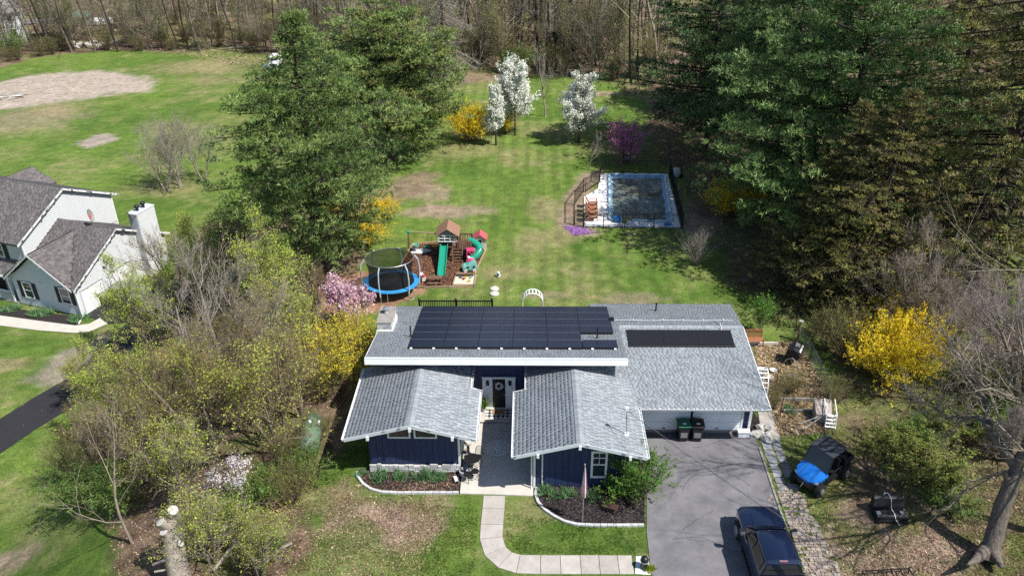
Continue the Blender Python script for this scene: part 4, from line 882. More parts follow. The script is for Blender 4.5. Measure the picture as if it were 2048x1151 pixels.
for sx in (-1, 1):
    m = MB(); m.lathe([(.01, -.02), (.1, -.02), (.1, .03)], 10, (sx*.55, -1.93, .8), axis='Y'); np_('headlight', m, 'alu', jeep)
    for y in (-1.25, 1.2): m = MB(); m.lathe([(.2, -.13), (.37, -.12), (.37, .12), (.2, .13)], 14, (sx*.78, y, .37), axis='X'); np_('wheel', m, 'rubber', jeep, smooth=40)
    m = MB(); m.obox((sx*.9, -.6, 1.25), .2, .06, .15); np_('mirror', m, 'black', jeep)
m = MB(); m.box(-.85, .85, -2.05, -1.93, .42, .58); np_('bumper', m, 'grey', jeep)
tp = G(543, 131); m = MB(); rr = random.Random(3); m.v = []; n_ = 9
for i in range(n_):
    for j in range(n_): m.v.append(((i-4)*.28+rr.uniform(-.05, .05), (j-4)*.3, .05+rr.uniform(0, .16)*(1 if 0 < i < 8 and 0 < j < 8 else .1))); m.c.append((1, 1, 1))
m.f = [(i*n_+j, i*n_+j+1, (i+1)*n_+j+1, (i+1)*n_+j) for i in range(n_-1) for j in range(n_-1)]
M['tarp'] = mat('blue_tarp', (.03, .13, .5), .4, .15, 3); tag(m.build('tarp', M['tarp'], loc=tp), 'crumpled blue tarpaulin lying beside the white jeep', 'tarp')
dp = G(14, 196); db = thing('scrap_boards', 'heap of white and grey boards on the dirt patch at the left edge', 'scrap heap', dp)
for i in range(7): m = MB(); m.obox((rr.uniform(-2, 2), rr.uniform(-1, 1), .1+.08*i), rr.uniform(1.5, 3), .25, .05, rz=rr.uniform(-.5, .5)); m.build('board', M['white' if i % 2 else 'oldconc'], db)
for i, (x, y) in enumerate(((75, 186), (62, 187))):
    pass

# ------------------------------------------------------------------ hard surfaces in front
def flat(name, pts, m, z0, z1, parent=None, kind='structure'):
    mb = MB(); mb.prism(pts, z0, z1); o = mb.build(name, M[m], parent); return tag(o, kind=kind) if kind else o
flat('driveway', [(5.85, 33.5), (11.5, 33.5), (11.62, 31.5), (11.4, 27), (11.25, 22), (11.0, 5), (5.0, 5), (5.05, 22), (5.22, 26.6), (5.62, 29.8), (5.3, 30.4)], 'asphalt', -.1, .03)
crk = MB(); rr_ = random.Random(77)
for (x, y, a, n) in ((7.2, 29.0, 1.2, 16), (9.5, 25.5, 2.6, 12), (6.3, 26.2, .4, 10), (10.4, 31.6, 2.9, 12), (8.2, 32.3, .2, 14), (6.6, 23.2, 1.9, 8)):
    for k in range(n):
        a += rr_.uniform(-.6, .6)*.6; x2, y2 = x+.28*math.cos(a), y+.28*math.sin(a); w_ = rr_.uniform(.006, .014); nx_, ny_ = -math.sin(a)*w_, math.cos(a)*w_
        if 5.9 < x2 < 11.1: crk.add([(x-nx_, y-ny_, .0345), (x2-nx_, y2-ny_, .0345), (x2+nx_, y2+ny_, .0345), (x+nx_, y+ny_, .0345)], [(0, 1, 2, 3)])
        x, y = x2, y2
tag(crk.build('asphalt_cracks', M['crack']), kind='stuff')
crk = MB(); crk.prism([(6.0, 33.0), (11.3, 33.0), (11.3, 33.4), (6.0, 33.4)], .03, .036); tag(crk.build('asphalt_patch', M['patchy']), kind='structure')
flat('patio', [(-3.24, 28.93), (-.85, 28.86), (.2, 28.8), (.22, 34.1), (-3.3, 34.1)], 'concrete', -.1, .06)
st = MB(); st.box(-3.2, .2, 34.1, 35.4, 0, .17); tag(st.build('porch_step', M['concrete']), kind='structure')
st = MB(); st.box(-3.2, .2, 34.08, 34.099, .0, .168); tag(st.build('step_riser', M['oldconc']), kind='structure')
# front walk in separate slabs
walk = tag(thing('walkway', None, None, (0, 26, 0)), kind='structure')
wc = [(-1.62, 28.82), (-1.63, 28.0), (-1.66, 27.0), (-1.66, 26.2), (-1.45, 25.45), (-1.02, 24.98), (-.45, 24.76), (.5, 24.74), (1.35, 24.75), (2.2, 24.76), (3.0, 24.77), (3.8, 24.77), (4.42, 24.78)]
for i in range(len(wc)-1):
    a, b = Vector((*wc[i], 0)), Vector((*wc[i+1], 0)); 
    def nrm(j):
        p = Vector((*wc[max(j-1, 0)], 0)); q = Vector((*wc[min(j+1, len(wc)-1)], 0)); t = (q-p).normalized(); return Vector((-t.y, t.x, 0))
    na, nb = nrm(i), nrm(i+1); t = (b-a).normalized()*.012; mb = MB(); mb.prism([tuple((a+t+na*.5))[:2], tuple((a+t-na*.5))[:2], tuple((b-t-nb*.5))[:2], tuple((b-t+nb*.5))[:2]], -.05, .035)
    mb.build('slab', M['walk'], walk, world=True)
mb = MB(); mb.prism([(4.46, 24.3), (5.1, 24.25), (5.12, 25.2), (4.6, 25.25)], -.05, .03); tag(mb.build('gravel_pad', M['white']), kind='structure')
sp = flat('side_path', [(11.85, 32.9), (12.8, 32.95), (12.9, 35.4), (12.2, 35.3)], 'walk', -.1, .04)
# cobbled strip beside the drive: every stone on its own
cs = tag(thing('cobble_strip', None, None, (12.5, 28, 0)), kind='structure'); rc = random.Random(12)
y = 23.4
while y < 29.2:
    xl = 11.55+(y-23.4)*.015; xr2 = 13.0-(y-23.4)*.06; x = xl
    row = rc.uniform(.14, .2)
    while x < xr2:
        l = rc.uniform(.15, .3)
        if rc.random() < .93:
            m = MB(); j = lambda: rc.uniform(-.015, .015); m.prism([(x+.012+j(), y+.012+j()), (x+l-.012+j(), y+.012+j()), (x+l-.012+j(), y+row-.014+j()), (x+.012+j(), y+row-.014+j())], -.05, .02+rc.uniform(0, .03)); m.build('cobble', M['cobble'], cs, world=True)
        x += l
    y += row
fs = tag(thing('flagstone_edge', None, None, (12.5, 31, 0)), kind='structure')
y = 29.3
while y < 32.8:
    l = rc.uniform(.35, .6)
    for x, w_ in ((11.72, .5), (12.26, .45)):
        if rc.random() < .9: m = MB(); m.prism([(x+rc.uniform(0, .05), y+rc.uniform(0, .04)), (x+w_-rc.uniform(0, .05), y+rc.uniform(0, .05)), (x+w_-rc.uniform(0, .06), y+l-.03), (x+rc.uniform(0, .06), y+l-.05)], -.05, .02+rc.uniform(0, .02)); m.build('flagstone', M['flag'], fs, world=True)
    y += l
ke = thing('timber_edging', 'low weathered concrete kerb edging between asphalt drive and cobbles', 'edging', (11.5, 28, 0))
for k in range(9): m = MB(); m.obox((11.46+(k-4)*.02, 24.0+k*.98, .03), .09, .94, .1, rz=-.02); m.build('kerb_block', M['oldconc'], ke, world=True)
# planting beds and their white edging
bl = [(-8.35, 30.35), (-8.25, 30.0), (-7.9, 29.5), (-7.45, 29.15), (-6.95, 28.98), (-6.2, 28.93), (-5.2, 28.95), (-4.2, 28.96), (-3.3, 28.97)]
br = [(.36, 29.35), (.3, 28.9), (.42, 28.4), (.7, 27.95), (1.1, 27.55), (1.6, 27.2), (2.15, 27.02), (2.9, 26.98), (3.8, 26.99), (4.6, 27.0), (5.15, 27.02)]
flat('mulch_bed', bl+[(-3.26, 30.6), (-8.3, 30.6)], 'mulch', -.1, .05); flat('mulch_bed', br+[(5.35, 28.5), (5.5, 30.3), (4.9, 30.2), (4.9, 29.45), (.36, 29.45)], 'mulch', -.1, .05)
def edging(path, label):
    t = thing('bed_edging', label, 'bed edging', (*path[0], 0)); pts = [Vector((*p, 0)) for p in path]
    for a, b in zip(pts[:-1], pts[1:]):
        d = b-a; n = max(1, round(d.length/.36)); a_ = math.atan2(d.y, d.x)
        for k in range(n): c = a+d*((k+.5)/n); m = MB(); m.obox((c.x, c.y, .05), d.length/n-.012, .13, .13, rz=a_); m.build('block', M['edging'], t, world=True, bevel=.012)
edging(bl, 'curved edging of pale stone blocks round the left front bed'); edging(br, 'curved edging of pale stone blocks round the right front bed by the flag')
def bark_bits(name, region, n, seed, pal, size=.07, label=None, lift=.06, zf=None):
    rng = np.random.RandomState(seed); xs_ = [p[0] for p in region]; ys_ = [p[1] for p in region]
    X = rng.uniform(min(xs_), max(xs_), n*2); Y = rng.uniform(min(ys_), max(ys_), n*2); k = inpoly(X, Y, region); X, Y = X[k][:n], Y[k][:n]; n = len(X)
    Z = TZ(X, Y)+lift+rng.rand(n)*.02; C = np.stack([X, Y, Z], 1); a = rng.rand(n)*6.28; s = size*(.5+rng.rand(n)); t = rng.randn(n, 2)*.35
    A = np.stack([np.cos(a), np.sin(a), t[:, 0]], 1)*s[:, None]; B = np.stack([-np.sin(a), np.cos(a), t[:, 1]], 1)*(s*.45)[:, None]
    V = np.stack([C-A, C+B, C+A, C-B], 1).reshape(-1, 3); col = np.repeat(pick(rng, n, pal, .25), 4, 0)
    return tag(link(name, np_mesh(name, V, np.arange(4*n).reshape(-1, 4), M['litter'], col)), kind='stuff')
MUL = [(.03, .024, .025), (.05, .04, .042), (.018, .014, .015), (.08, .065, .065)]; CHP = [(.2, .09, .05), (.12, .055, .035), (.28, .14, .08), (.07, .04, .03)]; LIT = [(.32, .22, .14), (.22, .13, .08), (.42, .33, .24), (.14, .09, .06)]
bark_bits('bark_mulch', bl+[(-3.26, 30.5), (-8.3, 30.5)], 5000, 1, MUL+[(.2, .1, .06)]); bark_bits('bark_mulch', br+[(5.35, 28.5), (5.5, 30.3), (4.9, 30.2), (4.9, 29.45), (.36, 29.45)], 7000, 2, MUL)
bark_bits('dead_leaves', [(-7, 28.9), (-3.3, 28.99), (-3.3, 30.3), (-4.6, 30.0)], 500, 3, LIT, .05, lift=.07)
bark_bits('dead_leaves', [p[:2] for p in thicket], 26000, 4, LIT, .05, lift=.03)
bark_bits('dead_leaves', [p[:2] for p in scrub_r], 9000, 5, LIT+[(.12, .14, .04)], .06, lift=.03)
bark_bits('dead_leaves', [p[:2] for p in garden_m], 7000, 6, LIT+[(.45, .36, .2), (.4, .3, .16)], .09, lift=.04)
bark_bits('dead_leaves', [p[:2] for p in Gp([(1560, 850), (1650, 850), (1700, 1000), (1960, 1060), (1950, 1300), (1600, 1300)])], 3500, 7, LIT, .05, lift=.03)
bark_bits('dead_leaves', [p[:2] for p in Gp([(1500, 1080), (1590, 870), (1620, 880), (1640, 1160), (1590, 1170)])], 700, 8, LIT, .05, lift=.05)
bark_bits('dead_leaves', [p[:2] for p in Gp([(600, 1100), (720, 960), (900, 1000), (840, 1151), (640, 1180)])], 2200, 9, LIT+[(.4, .34, .18)], .045, lift=.025)
# grass blades gathered in tufts on the nearer lawns
def grass(region, n, seed, hgt=.08, pal=None, avoid=()):
    rng = np.random.RandomState(seed); xs_ = [p[0] for p in region]; ys_ = [p[1] for p in region]
    X = rng.uniform(min(xs_), max(xs_), n); Y = rng.uniform(min(ys_), max(ys_), n); k = inpoly(X, Y, region)
    for a in avoid: k &= ~inpoly(X, Y, a)
    k &= fbm(X, Y, .9, 91, 3)+.25*rng.rand(n) > .5
    k &= sdist(X, Y, region) > 2.2*rng.rand(n)**.7
    X, Y = X[k], Y[k]; n = len(X); C = np.stack([X, Y, TZ(X, Y)+.01], 1)
    gc = pick(rng, n, pal, .15) if pal else np.clip(ground_color(X, Y)*(1.05+.3*rng.randn(n, 1)), .01, .6)
    V, F, cc = tufts(rng, C, np.tile([0, 0, 1.3], (n, 1)), 3, hgt, .012, gc, .55)
    tag(link('grass', np_mesh('grass', V, F, M['leaf'], cc)), kind='stuff')
hard = [[(-8.6, 28.8), (5.6, 26.8), (5.6, 40), (-8.6, 40)], [(5, 20), (11.6, 20), (11.7, 34), (5, 34)], [(-2.3, 24.1), (5.2, 24.1), (5.2, 25.35), (-.4, 25.35), (-1.0, 26.2), (-1.0, 29), (-2.3, 29)]]
grass([(-15, 22.5), (5.4, 22.5), (5.4, 29.2), (-9, 33), (-13, 31)], 60000, 1, .07, avoid=hard)
grass([(11.8, 22.5), (24, 22.5), (26, 36), (12.5, 36)], 42000, 2, .08, avoid=hard)
grass([p[:2] for p in garden_m], 9000, 4, .2, pal=((.42, .34, .2), (.34, .25, .13), (.2, .2, .07), (.5, .42, .27)))
# dandelions
bark_bits('dandelion_flowers', [p[:2] for p in Gp([(20, 640), (230, 650), (200, 900), (20, 1100)])], 110, 11, [(.6, .5, .05)], .03, lift=.05)
bark_bits('dandelion_flowers', [p[:2] for p in Gp([(850, 1000), (1290, 1060), (1290, 1110), (840, 1151)])], 220, 12, [(.6, .5, .05), (.4, .42, .1)], .018, lift=.06)
bark_bits('dandelion_flowers', [p[:2] for p in Gp([(480, 940), (640, 930), (560, 1100), (430, 1100)])], 900, 13, [(.45, .42, .05), (.35, .36, .06)], .05, lift=.15)
bark_bits('violet_flowers', [p[:2] for p in Gp([(1125, 452), (1165, 455), (1190, 466), (1150, 472)])], 700, 14, [(.3, .12, .45), (.4, .2, .5)], .06, lift=.05)
# ------------------------------------------------------------------ by the front door
pp = thing('door_wreath', 'white flower wreath hanging on the black front door', 'wreath', (-1.6, 35.3, 1.62)); rr = random.Random(5)
m = MB(); m.tube([(.17*math.cos(i*.314), -.01, .17*math.sin(i*.314)) for i in range(20)], .03, 6, closed=True); m.build('ring', M['wood_dk'], pp)
m = MB()
for i in range(70): a = rr.random()*6.283; q = .17+rr.uniform(-.06, .06); m.obox((q*math.cos(a), -.04-rr.random()*.03, q*math.sin(a)), .06, .01, .04, rz=rr.random(), rx=rr.random()*2, ry=rr.random()*3)
m.build('petals', M['white'], pp)
M['plaid'] = mat('plaid_cloth', (.5, .5, .5), .95, .1, 20)
mt = thing('plaid_mat', 'black and white plaid rug lying before the front door', 'rug', (-1.62, 34.75, .175))
for i in range(11):
    for j in range(6):
        a, b = i % 2, j % 2; c = 'white' if not (a or b) else ('black' if a and b else 'grey'); m = MB(); m.box(-.66+i*.12, -.66+(i+1)*.12, -.36+j*.12, -.36+(j+1)*.12, 0, .008); m.build('check', M[c], mt)
dm = MB(); dm.box(-.33, .33, -.16, .22, .01, .03); M['coir'] = mat('coir', (.34, .2, .1), .95, .2, 30, .5, 90); o = dm.build('doormat', M['coir'], loc=(-1.62, 34.85, .175)); tag(o, 'tan coir doormat on top of the plaid rug', 'doormat')
m = MB()
for (x, y, w_, h_) in ((-.2, 0, .015, .12), (-.14, 0, .015, .08), (-.17, .03, .06, .015), (-.1, .0, .06, .015), (-.1, .05, .06, .015), (-.12, .02, .015, .07), (-.03, .0, .015, .12), (.03, 0, .015, .12), (.09, -.03, .05, .015), (.09, .03, .05, .015), (.07, 0, .015, .06), (.13, 0, .015, .06)): m.box(x, x+w_, y-h_/2, y+h_/2, .031, .034)
m.build('lettering', M['black'], o)
# rosette stencilled on the patio, a flat painted mark
ro = thing('painted_rosette', 'pale lace rosette stencilled on the shaded patio floor', 'painted rosette', (-1.58, 32.15, .066)); M['chalk'] = mat('chalk_paint', (.82, .84, .86), .9, .15, 20)
m = MB()
for k in range(8):
    a = k*math.pi/4
    for (r0, r1, w0) in ((.05, .28, .05), (.28, .46, .09)):
        c, s = math.cos(a), math.sin(a); n_ = (-s, c); P_ = [(c*r0, s*r0), (c*(r0+r1)/2+n_[0]*w0, s*(r0+r1)/2+n_[1]*w0), (c*r1, s*r1), (c*(r0+r1)/2-n_[0]*w0, s*(r0+r1)/2-n_[1]*w0)]
        for i in range(4): p, q = P_[i], P_[(i+1) % 4]; d = Vector((q[0]-p[0], q[1]-p[1], 0)).normalized(); nn = Vector((-d.y, d.x, 0))*.018; m.add([(p[0]+nn.x, p[1]+nn.y, 0), (p[0]-nn.x, p[1]-nn.y, 0), (q[0]-nn.x, q[1]-nn.y, 0), (q[0]+nn.x, q[1]+nn.y, 0)], [(0, 1, 2, 3)])
for r_ in (.5, .56):
    for k in range(48):
        a, b = k*math.pi/24, (k+.75)*math.pi/24; m.add([(math.cos(t)*q, math.sin(t)*q, 0) for q, t in ((r_, a), (r_+.035, a), (r_+.035, b), (r_, b))], [(0, 1, 2, 3)])
m.build('marks', M['chalk'], ro)
def potplant(x, y, z, r, h, pal, label, seed=1, pot='cream', lh=.6, n=60):
    t = thing('potted_plant', label, 'potted plant', (x, y, z)); m = MB(); m.lathe([(r*.7, 0), (r, h), (r*1.08, h+.02), (r*.9, h+.02), (r*.85, h-.04), (.01, h-.04)], 12); m.build('pot', M[pot], t, smooth=40)
    rg = np.random.RandomState(seed); C = np.tile([0, 0, h], (n, 1))+rg.randn(n, 3)*[r*.35, r*.35, .01]; V, F, cc = tufts(rg, C, np.tile([0, 0, 1.2], (n, 1)), 2, lh, .035, pick(rg, n, pal), .6); link('leaves', np_mesh('leaves', V, F, M['leaf'], cc), t); return t
potplant(-2.42, 35.0, .17, .13, .25, [(.2, .3, .05), (.35, .42, .08), (.1, .22, .04)], 'leafy yellow green plant in a pot left of the front door', 2)
# cast iron bistro set
def chair(name, x, y, rz, label, back=True):
    t = thing(name, label, 'chair', (x, y, .06), rz); m = MB(); m.lathe([(.19, .43), (.2, .445), (.19, .46), (.01, .465)], 16); m.build('seat', M['black'], t)
    for a in (.8, 2.34, 3.94, 5.5): m = MB(); m.tube([(.14*math.cos(a), .14*math.sin(a), .43), (.17*math.cos(a), .17*math.sin(a), .2), (.23*math.cos(a), .23*math.sin(a), 0)], .013, 5); m.build('leg', M['black'], t)
    m = MB(); m.tube([(.185*math.cos(a*.628), .185*math.sin(a*.628), .2) for a in range(10)], .009, 4, closed=True); m.build('stretcher', M['black'], t)
    if back:
        m = MB(); arc = [(-.2, .17, .44), (-.2, .21, .72), (-.14, .24, .88), (0, .25, .93), (.14, .24, .88), (.2, .21, .72), (.2, .17, .44)]; m.tube(arc, .014, 6)
        for k in range(-3, 4): m.tube([(k*.05, .2, .46), (k*.055, .24, .9-.012*k*k)], .006, 4)
        for z in (.55, .65, .75): m.tube([(-.19, .2+z*.02, z), (.19, .2+z*.02, z)], .006, 4)
        m.build('backrest', M['black'], t)
chair('garden_chair', -2.5, 30.98, -.35, 'black iron chair with a lattice back behind the bistro table'); chair('stool', -2.58, 29.95, 0, 'black iron round stool in front of the bistro table', False); chair('stool', -2.92, 29.75, 1, 'second black iron round stool, nearer the flower bed', False)
t = thing('bistro_table', 'round black cast iron table on the patio', 'table', (-2.75, 30.55, .06)); m = MB(); m.lathe([(.38, .68), (.4, .7), (.37, .72), (.33, .705), (.27, .72), (.2, .705), (.12, .72), (.01, .72)], 22); m.build('tabletop', M['black'], t, smooth=50)
m = MB(); m.lathe([(.04, .1), (.025, .4), (.04, .68)], 8); m.build('stem', M['black'], t)
for a in (.5, 2.6, 4.7): m = MB(); m.tube([(0, 0, .3), (.15*math.cos(a), .15*math.sin(a), .15), (.3*math.cos(a), .3*math.sin(a), 0)], .018, 5); m.build('leg', M['black'], t)
t = thing('plant_stand', 'white globe planter on a dark stand beside the left wing corner', 'plant stand', (-3.02, 31.65, .06)); m = MB(); m.tube([(0, 0, 0), (0, 0, .62)], .07, 8); m.lathe([(.18, 0), (.16, .04)], 10); m.build('pedestal', M['blackpl'], t); m = MB(); m.lathe([(.06, .6), (.17, .68), (.2, .8), (.17, .92), (.1, .95), (.01, .9)], 14); m.build('bowl', M['cream'], t, smooth=50)
t = thing('plant_stand', 'dark tiered stand with small pots left of the bistro table', 'plant stand', (-3.02, 31.0, .06))
for k in range(3): m = MB(); m.lathe([(.12, .15+k*.2), (.13, .17+k*.2), (.01, .18+k*.2)], 10, (-.05*k, .1*k, 0)); m.build('shelf', M['black'], t); m = MB(); m.lathe([(.05, .18+k*.2), (.08, .3+k*.2), (.01, .3+k*.2)], 8, (-.05*k+.02, .1*k, 0)); m.build('pot', M['oldconc'], t)
m = MB(); m.tube([(.08, -.05, 0), (-.1, .2, .62)], .015, 5); m.tube([(-.12, 0, 0), (-.1, .2, .62)], .015, 5); m.build('frame', M['black'], t)
t = thing('tub_fountain', 'grey blue ceramic tub with a bottle at the patio edge', 'tub', (-3.08, 30.12, .06)); m = MB(); m.lathe([(.2, 0), (.27, .2), (.28, .34), (.25, .34), (.22, .24), (.01, .24)], 14); m.build('tub', M['flag'], t, smooth=40); m = MB(); m.lathe([(.07, .3), (.09, .5), (.03, .62), (.03, .72), (.01, .73)], 10); m.build('bottle', M['solar'], t, smooth=40)
t = thing('lantern', 'small white lantern lying in the bed beside the patio', 'lantern', (-3.5, 29.75, .06)); m = MB(); m.obox((0, 0, .1), .16, .36, .16, rz=.35); m.build('body', M['white'], t, bevel=.02); m = MB(); m.obox((.08, -.2, .1), .12, .05, .12, rz=.35); m.build('lid', M['black'], t)
t = thing('garden_bench', 'small dark slatted bench standing in the right front bed', 'bench', (3.72, 27.85, .05), -.35)
for k in range(4): m = MB(); m.box(-.36, .36, -.16+k*.09, -.09+k*.09, .3, .325); m.build('slat', M['wood_dk'], t)
for k in range(3): m = MB(); m.box(-.36, .36, .2, .22, .38+k*.09, .45+k*.09); m.build('back_slat', M['wood_dk'], t)
for x in (-.34, .34):
    for y in (-.14, .2): m = MB(); m.box(x-.02, x+.02, y-.02, y+.02, 0, .62 if y > 0 else .3); m.build('leg', M['black'], t)
# flagpole and flag
t = thing('flagpole', 'slim white flagpole in the right front bed carrying a furled striped flag', 'flagpole', (2.4, 27.15, .03)); m = MB(); m.tube([(0, 0, 0), (0, 0, 3.4)], .022, 8); m.build('pole', M['oldconc'], t); m = MB(); m.lathe([(.01, -.04), (.04, 0), (.01, .04)], 8, (0, 0, 3.43)); m.build('finial', M['alu'], t)
fl = thing('flag', 'furled red and white striped flag with blue corner hanging on the front flagpole', 'flag', (2.42, 27.17, 1.2))
M['flag_r'] = mat('flag_red', (.42, .17, .22), .8, .1); M['flag_b'] = mat('flag_blue', (.04, .06, .22), .8, .1); M['cloth'] = mat('flag_white', (.62, .55, .6), .8, .1)
for k in range(9):
    a0, a1 = k*.7, (k+1)*.7; m = MB(); secs = []
    for z, r_ in ((2.1, .02), (1.7, .06), (1.2, .1), (.7, .14), (.45, .12)):
        secs.append([(math.cos(a)*r_*(1+.25*math.sin(a*3+z)), math.sin(a)*r_*(1+.25*math.sin(a*3)), z-.05*k/9) for a in (a0*.9, (a0+a1)*.45, a1*.9)])
    vs_ = [p for s_ in secs for p in s_]; m.add(vs_, [(i*3+j, i*3+j+1, (i+1)*3+j+1, (i+1)*3+j) for i in range(4) for j in range(2)]); m.build('stripe', M['flag_b' if k in (3,) else ('flag_r' if k % 2 else 'cloth')], fl)
# mailbox post with white gravel
t = thing('lamp_bollard', 'squat black domed lamp bollard on white gravel at the walk end', 'bollard lamp', (4.86, 24.62, .03)); m = MB(); m.lathe([(.15, 0), (.16, .1), (.14, .3), (.17, .4), (.17, .52), (.12, .6), (.02, .64)], 14); m.build('body', M['black'], t, smooth=40); m = MB(); m.lathe([(.18, .38), (.19, .4), (.18, .42)], 14); m.build('band', M['alu'], t)
# wheelie bins
def bin_(x, lid, label, rz=0):
    t = thing('wheelie_bin', label, 'wheelie bin', (x, 32.98, .03), rz, 'wheelie bins by the garage'); S = [[(-w, -d, z), (w, -d, z), (w, d, z), (-w, d, z)] for w, d, z in ((.22, .24, .05), (.24, .27, .45), (.29, .31, .95), (.31, .33, .98))]
    m = MB(); m.loft(S); m.build('body', M['blackpl'], t, bevel=.02); L_ = MB(); L_.loft([[(-.33, -.36, .99), (.33, -.36, .99), (.33, .36, .99), (-.33, .36, .99)], [(-.32, -.35, 1.04), (.32, -.35, 1.04), (.32, .35, 1.06), (-.32, .35, 1.06)], [(-.2, -.24, 1.08), (.2, -.24, 1.08), (.2, .26, 1.1), (-.2, .26, 1.1)]]); l = L_.build('lid', M[lid], t, bevel=.01)
    m = MB(); m.box(-.09, .09, -.2, -.08, 1.085, 1.095); m.build('label_plate', M['white'], l); m = MB(); m.box(-.17, .17, -.29, -.275, .3, .62); m.build('front_panel', M['grey'], t)
    m = MB(); m.tube([(-.28, .38, .93), (.28, .38, .93)], .018, 6); m.build('handle', M['blackpl'], t)
    for sx in (-1, 1): m = MB(); m.lathe([(.03, -.03), (.12, -.03), (.12, .03), (.03, .03)], 12, (sx*.24, .27, .12), axis='X'); m.build('wheel', M['rubber'], t)
M['binlid'] = mat('green_lid', (.01, .12, .06), .45, .1, 3); bin_(7.8, 'binlid', 'dark wheelie bin with a green lid in front of the garage', .04); bin_(8.5, 'blackpl', 'dark wheelie bin with a black lid beside the green one', -.05)
# pale rocks at the garage corner
rp = [(11.75, 33.3, .35, .2), (12.2, 33.15, .3, .25), (11.95, 33.75, .3, .2), (12.3, 33.65, .25, .3), (11.5, 33.35, .22, .15), (12.05, 32.95, .38, .2)]
M['rock'] = mat('pale_rock', (.52, .5, .46), .9, .2, 5, .8, 12); rn = random.Random(4); wrd = ['largest', 'rounded', 'rear', 'outer', 'small wall side', 'broad front']
for i, (x, y, r_, h) in enumerate(rp): m = MB(); m.blob((0, 0, h*.6), (r_, r_*.75, h), rn, 9, 5, .3); o = m.build('rock', M['rock'], loc=(x, y, 0)); o.rotation_euler = (0, 0, i); tag(o, '%s pale rock in the little heap at the garage corner' % wrd[i], 'rock', 'pale rocks at the garage corner')
t = thing('white_box', 'small white storage bench at the right garage corner', 'storage box', (10.95, 33.25, .03)); m = MB(); m.box(-.28, .28, -.14, .14, 0, .3); m.build('box', M['garage'], t); m = MB(); m.box(-.31, .31, -.17, .17, .301, .34); m.build('lid', M['garage'], t)
m = MB(); m.prism([(11.35, 33.7), (11.9, 33.55), (12.1, 34.6), (11.85, 35.4), (11.35, 35.4)], -.05, .04); tag(m.build('mulch_bed', M['mulch']), kind='structure')

# ------------------------------------------------------------------ white arches
def arch(name, x, y, rz, w, h, dpt, label, nr=5):
    t = thing(name, label, 'garden arch', (x, y, 0), rz); r_ = w/2
    for yy in (-dpt/2, dpt/2):
        m = MB(); pts = [(-r_, yy, 0), (-r_, yy, h-r_)]+[(-r_*math.cos(a), yy, h-r_+r_*math.sin(a)) for a in np.linspace(.15, math.pi-.15, 12)]+[(r_, yy, h-r_), (r_, yy, 0)]; m.tube(pts, .035, 6); m.build('hoop', M['white'], t)
    for k in range(9):
        a = math.pi*(k+.5)/9; m = MB(); m.obox((-r_*math.cos(a), 0, h-r_+r_*math.sin(a)), .07, dpt, .025, ry=-(math.pi/2-a)); m.build('slat', M['white'], t)
    for sx in (-1, 1):
        for z in np.arange(.2, h-r_, .28): m = MB(); m.box(sx*r_-.015, sx*r_+.015, -dpt/2, dpt/2, z, z+.05); m.build('rung', M['white'], t)
arch('garden_arch', .2, 44.2, 0, 1.25, 2.25, .55, 'white arched trellis on the lawn behind the roof'); arch('garden_arch', 12.35, 36.1, 1.45, 1.5, 2.15, .5, 'white arched trellis at the garden gate beside the garage')
# covers on the lawn
for i, (px, py, s) in enumerate(((989, 578, 'farther'), (989, 588, 'nearer'))): m = MB(); m.lathe([(.3, 0), (.3, .08), (.26, .1), (.01, .1)], 18); tag(m.build('well_cover', M['rock'], loc=G(px, py), smooth=40), '%s round pale concrete cover in the back lawn' % s, 'well cover', 'round covers in the lawn')
t = thing('garden_ornament', 'small blue and white ornament standing on the open lawn', 'ornament', G(997, 553)); m = MB(); m.lathe([(.12, 0), (.16, .12), (.08, .28), (.1, .36), (.01, .42)], 9); m.build('body', M['white'], t, smooth=50); m = MB(); m.obox((0, -.12, .2), .14, .05, .14); m.build('patch', M['flag_b'], t)

# ------------------------------------------------------------------ trampoline
M['net'] = mat('black_net', (.02, .02, .022), .9, .1, trans=.32); M['net'].node_tree.nodes['Principled BSDF'].inputs['Specular IOR Level'].default_value = .1
tx, ty = -9.22, 47.95; t = thing('trampoline', 'round trampoline with blue pad and black safety net on orange mulch', 'trampoline', (tx, ty, 0)); RX, RY, ZT = 1.85, 1.62, .88
ring = lambda r, z, n=36: [(RX*r*math.cos(k*2*math.pi/n), RY*r*math.sin(k*2*math.pi/n), z) for k in range(n)]
m = MB(); a, b, c_, d_ = ring(1.0, ZT), ring(.84, ZT+.02), ring(.82, ZT-.02), ring(1.01, ZT-.07)
n = 36; m.add(a+b+c_+d_, [(k, (k+1) % n, n+(k+1) % n, n+k) for k in range(n)]+[(n+k, n+(k+1) % n, 2*n+(k+1) % n, 2*n+k) for k in range(n)]+[(3*n+k, 3*n+(k+1) % n, (k+1) % n, k) for k in range(n)]); M['pad'] = mat('trampoline_pad', (.03, .22, .52), .4, .25, 3, col2=(.05, .32, .62)); m.build('pad', M['pad'], t)
m = MB(); m.add(ring(.83, ZT-.03), [tuple(range(36))]); m.build('mat', M['blackpl'], t)
top = [(RX*.86*math.cos(k*2*math.pi/36)+.0, RY*.86*math.sin(k*2*math.pi/36), 2.62) for k in range(36)]; low = ring(.82, ZT)
mid = [(RX*.76*math.cos(k*2*math.pi/36), RY*.76*math.sin(k*2*math.pi/36), 1.75) for k in range(36)]
m = MB(); m.add(low+mid+top, [(j*36+k, j*36+(k+1) % 36, (j+1)*36+(k+1) % 36, (j+1)*36+k) for j in (0, 1) for k in range(36)]); m.build('net', M['net'], t)
m = MB(); m.tube(top, .02, 5, closed=True); m.build('top_ring', M['alu'], t)
M['sleeve'] = mat('foam_sleeve', (.45, .55, .62), .6, .08, 3)
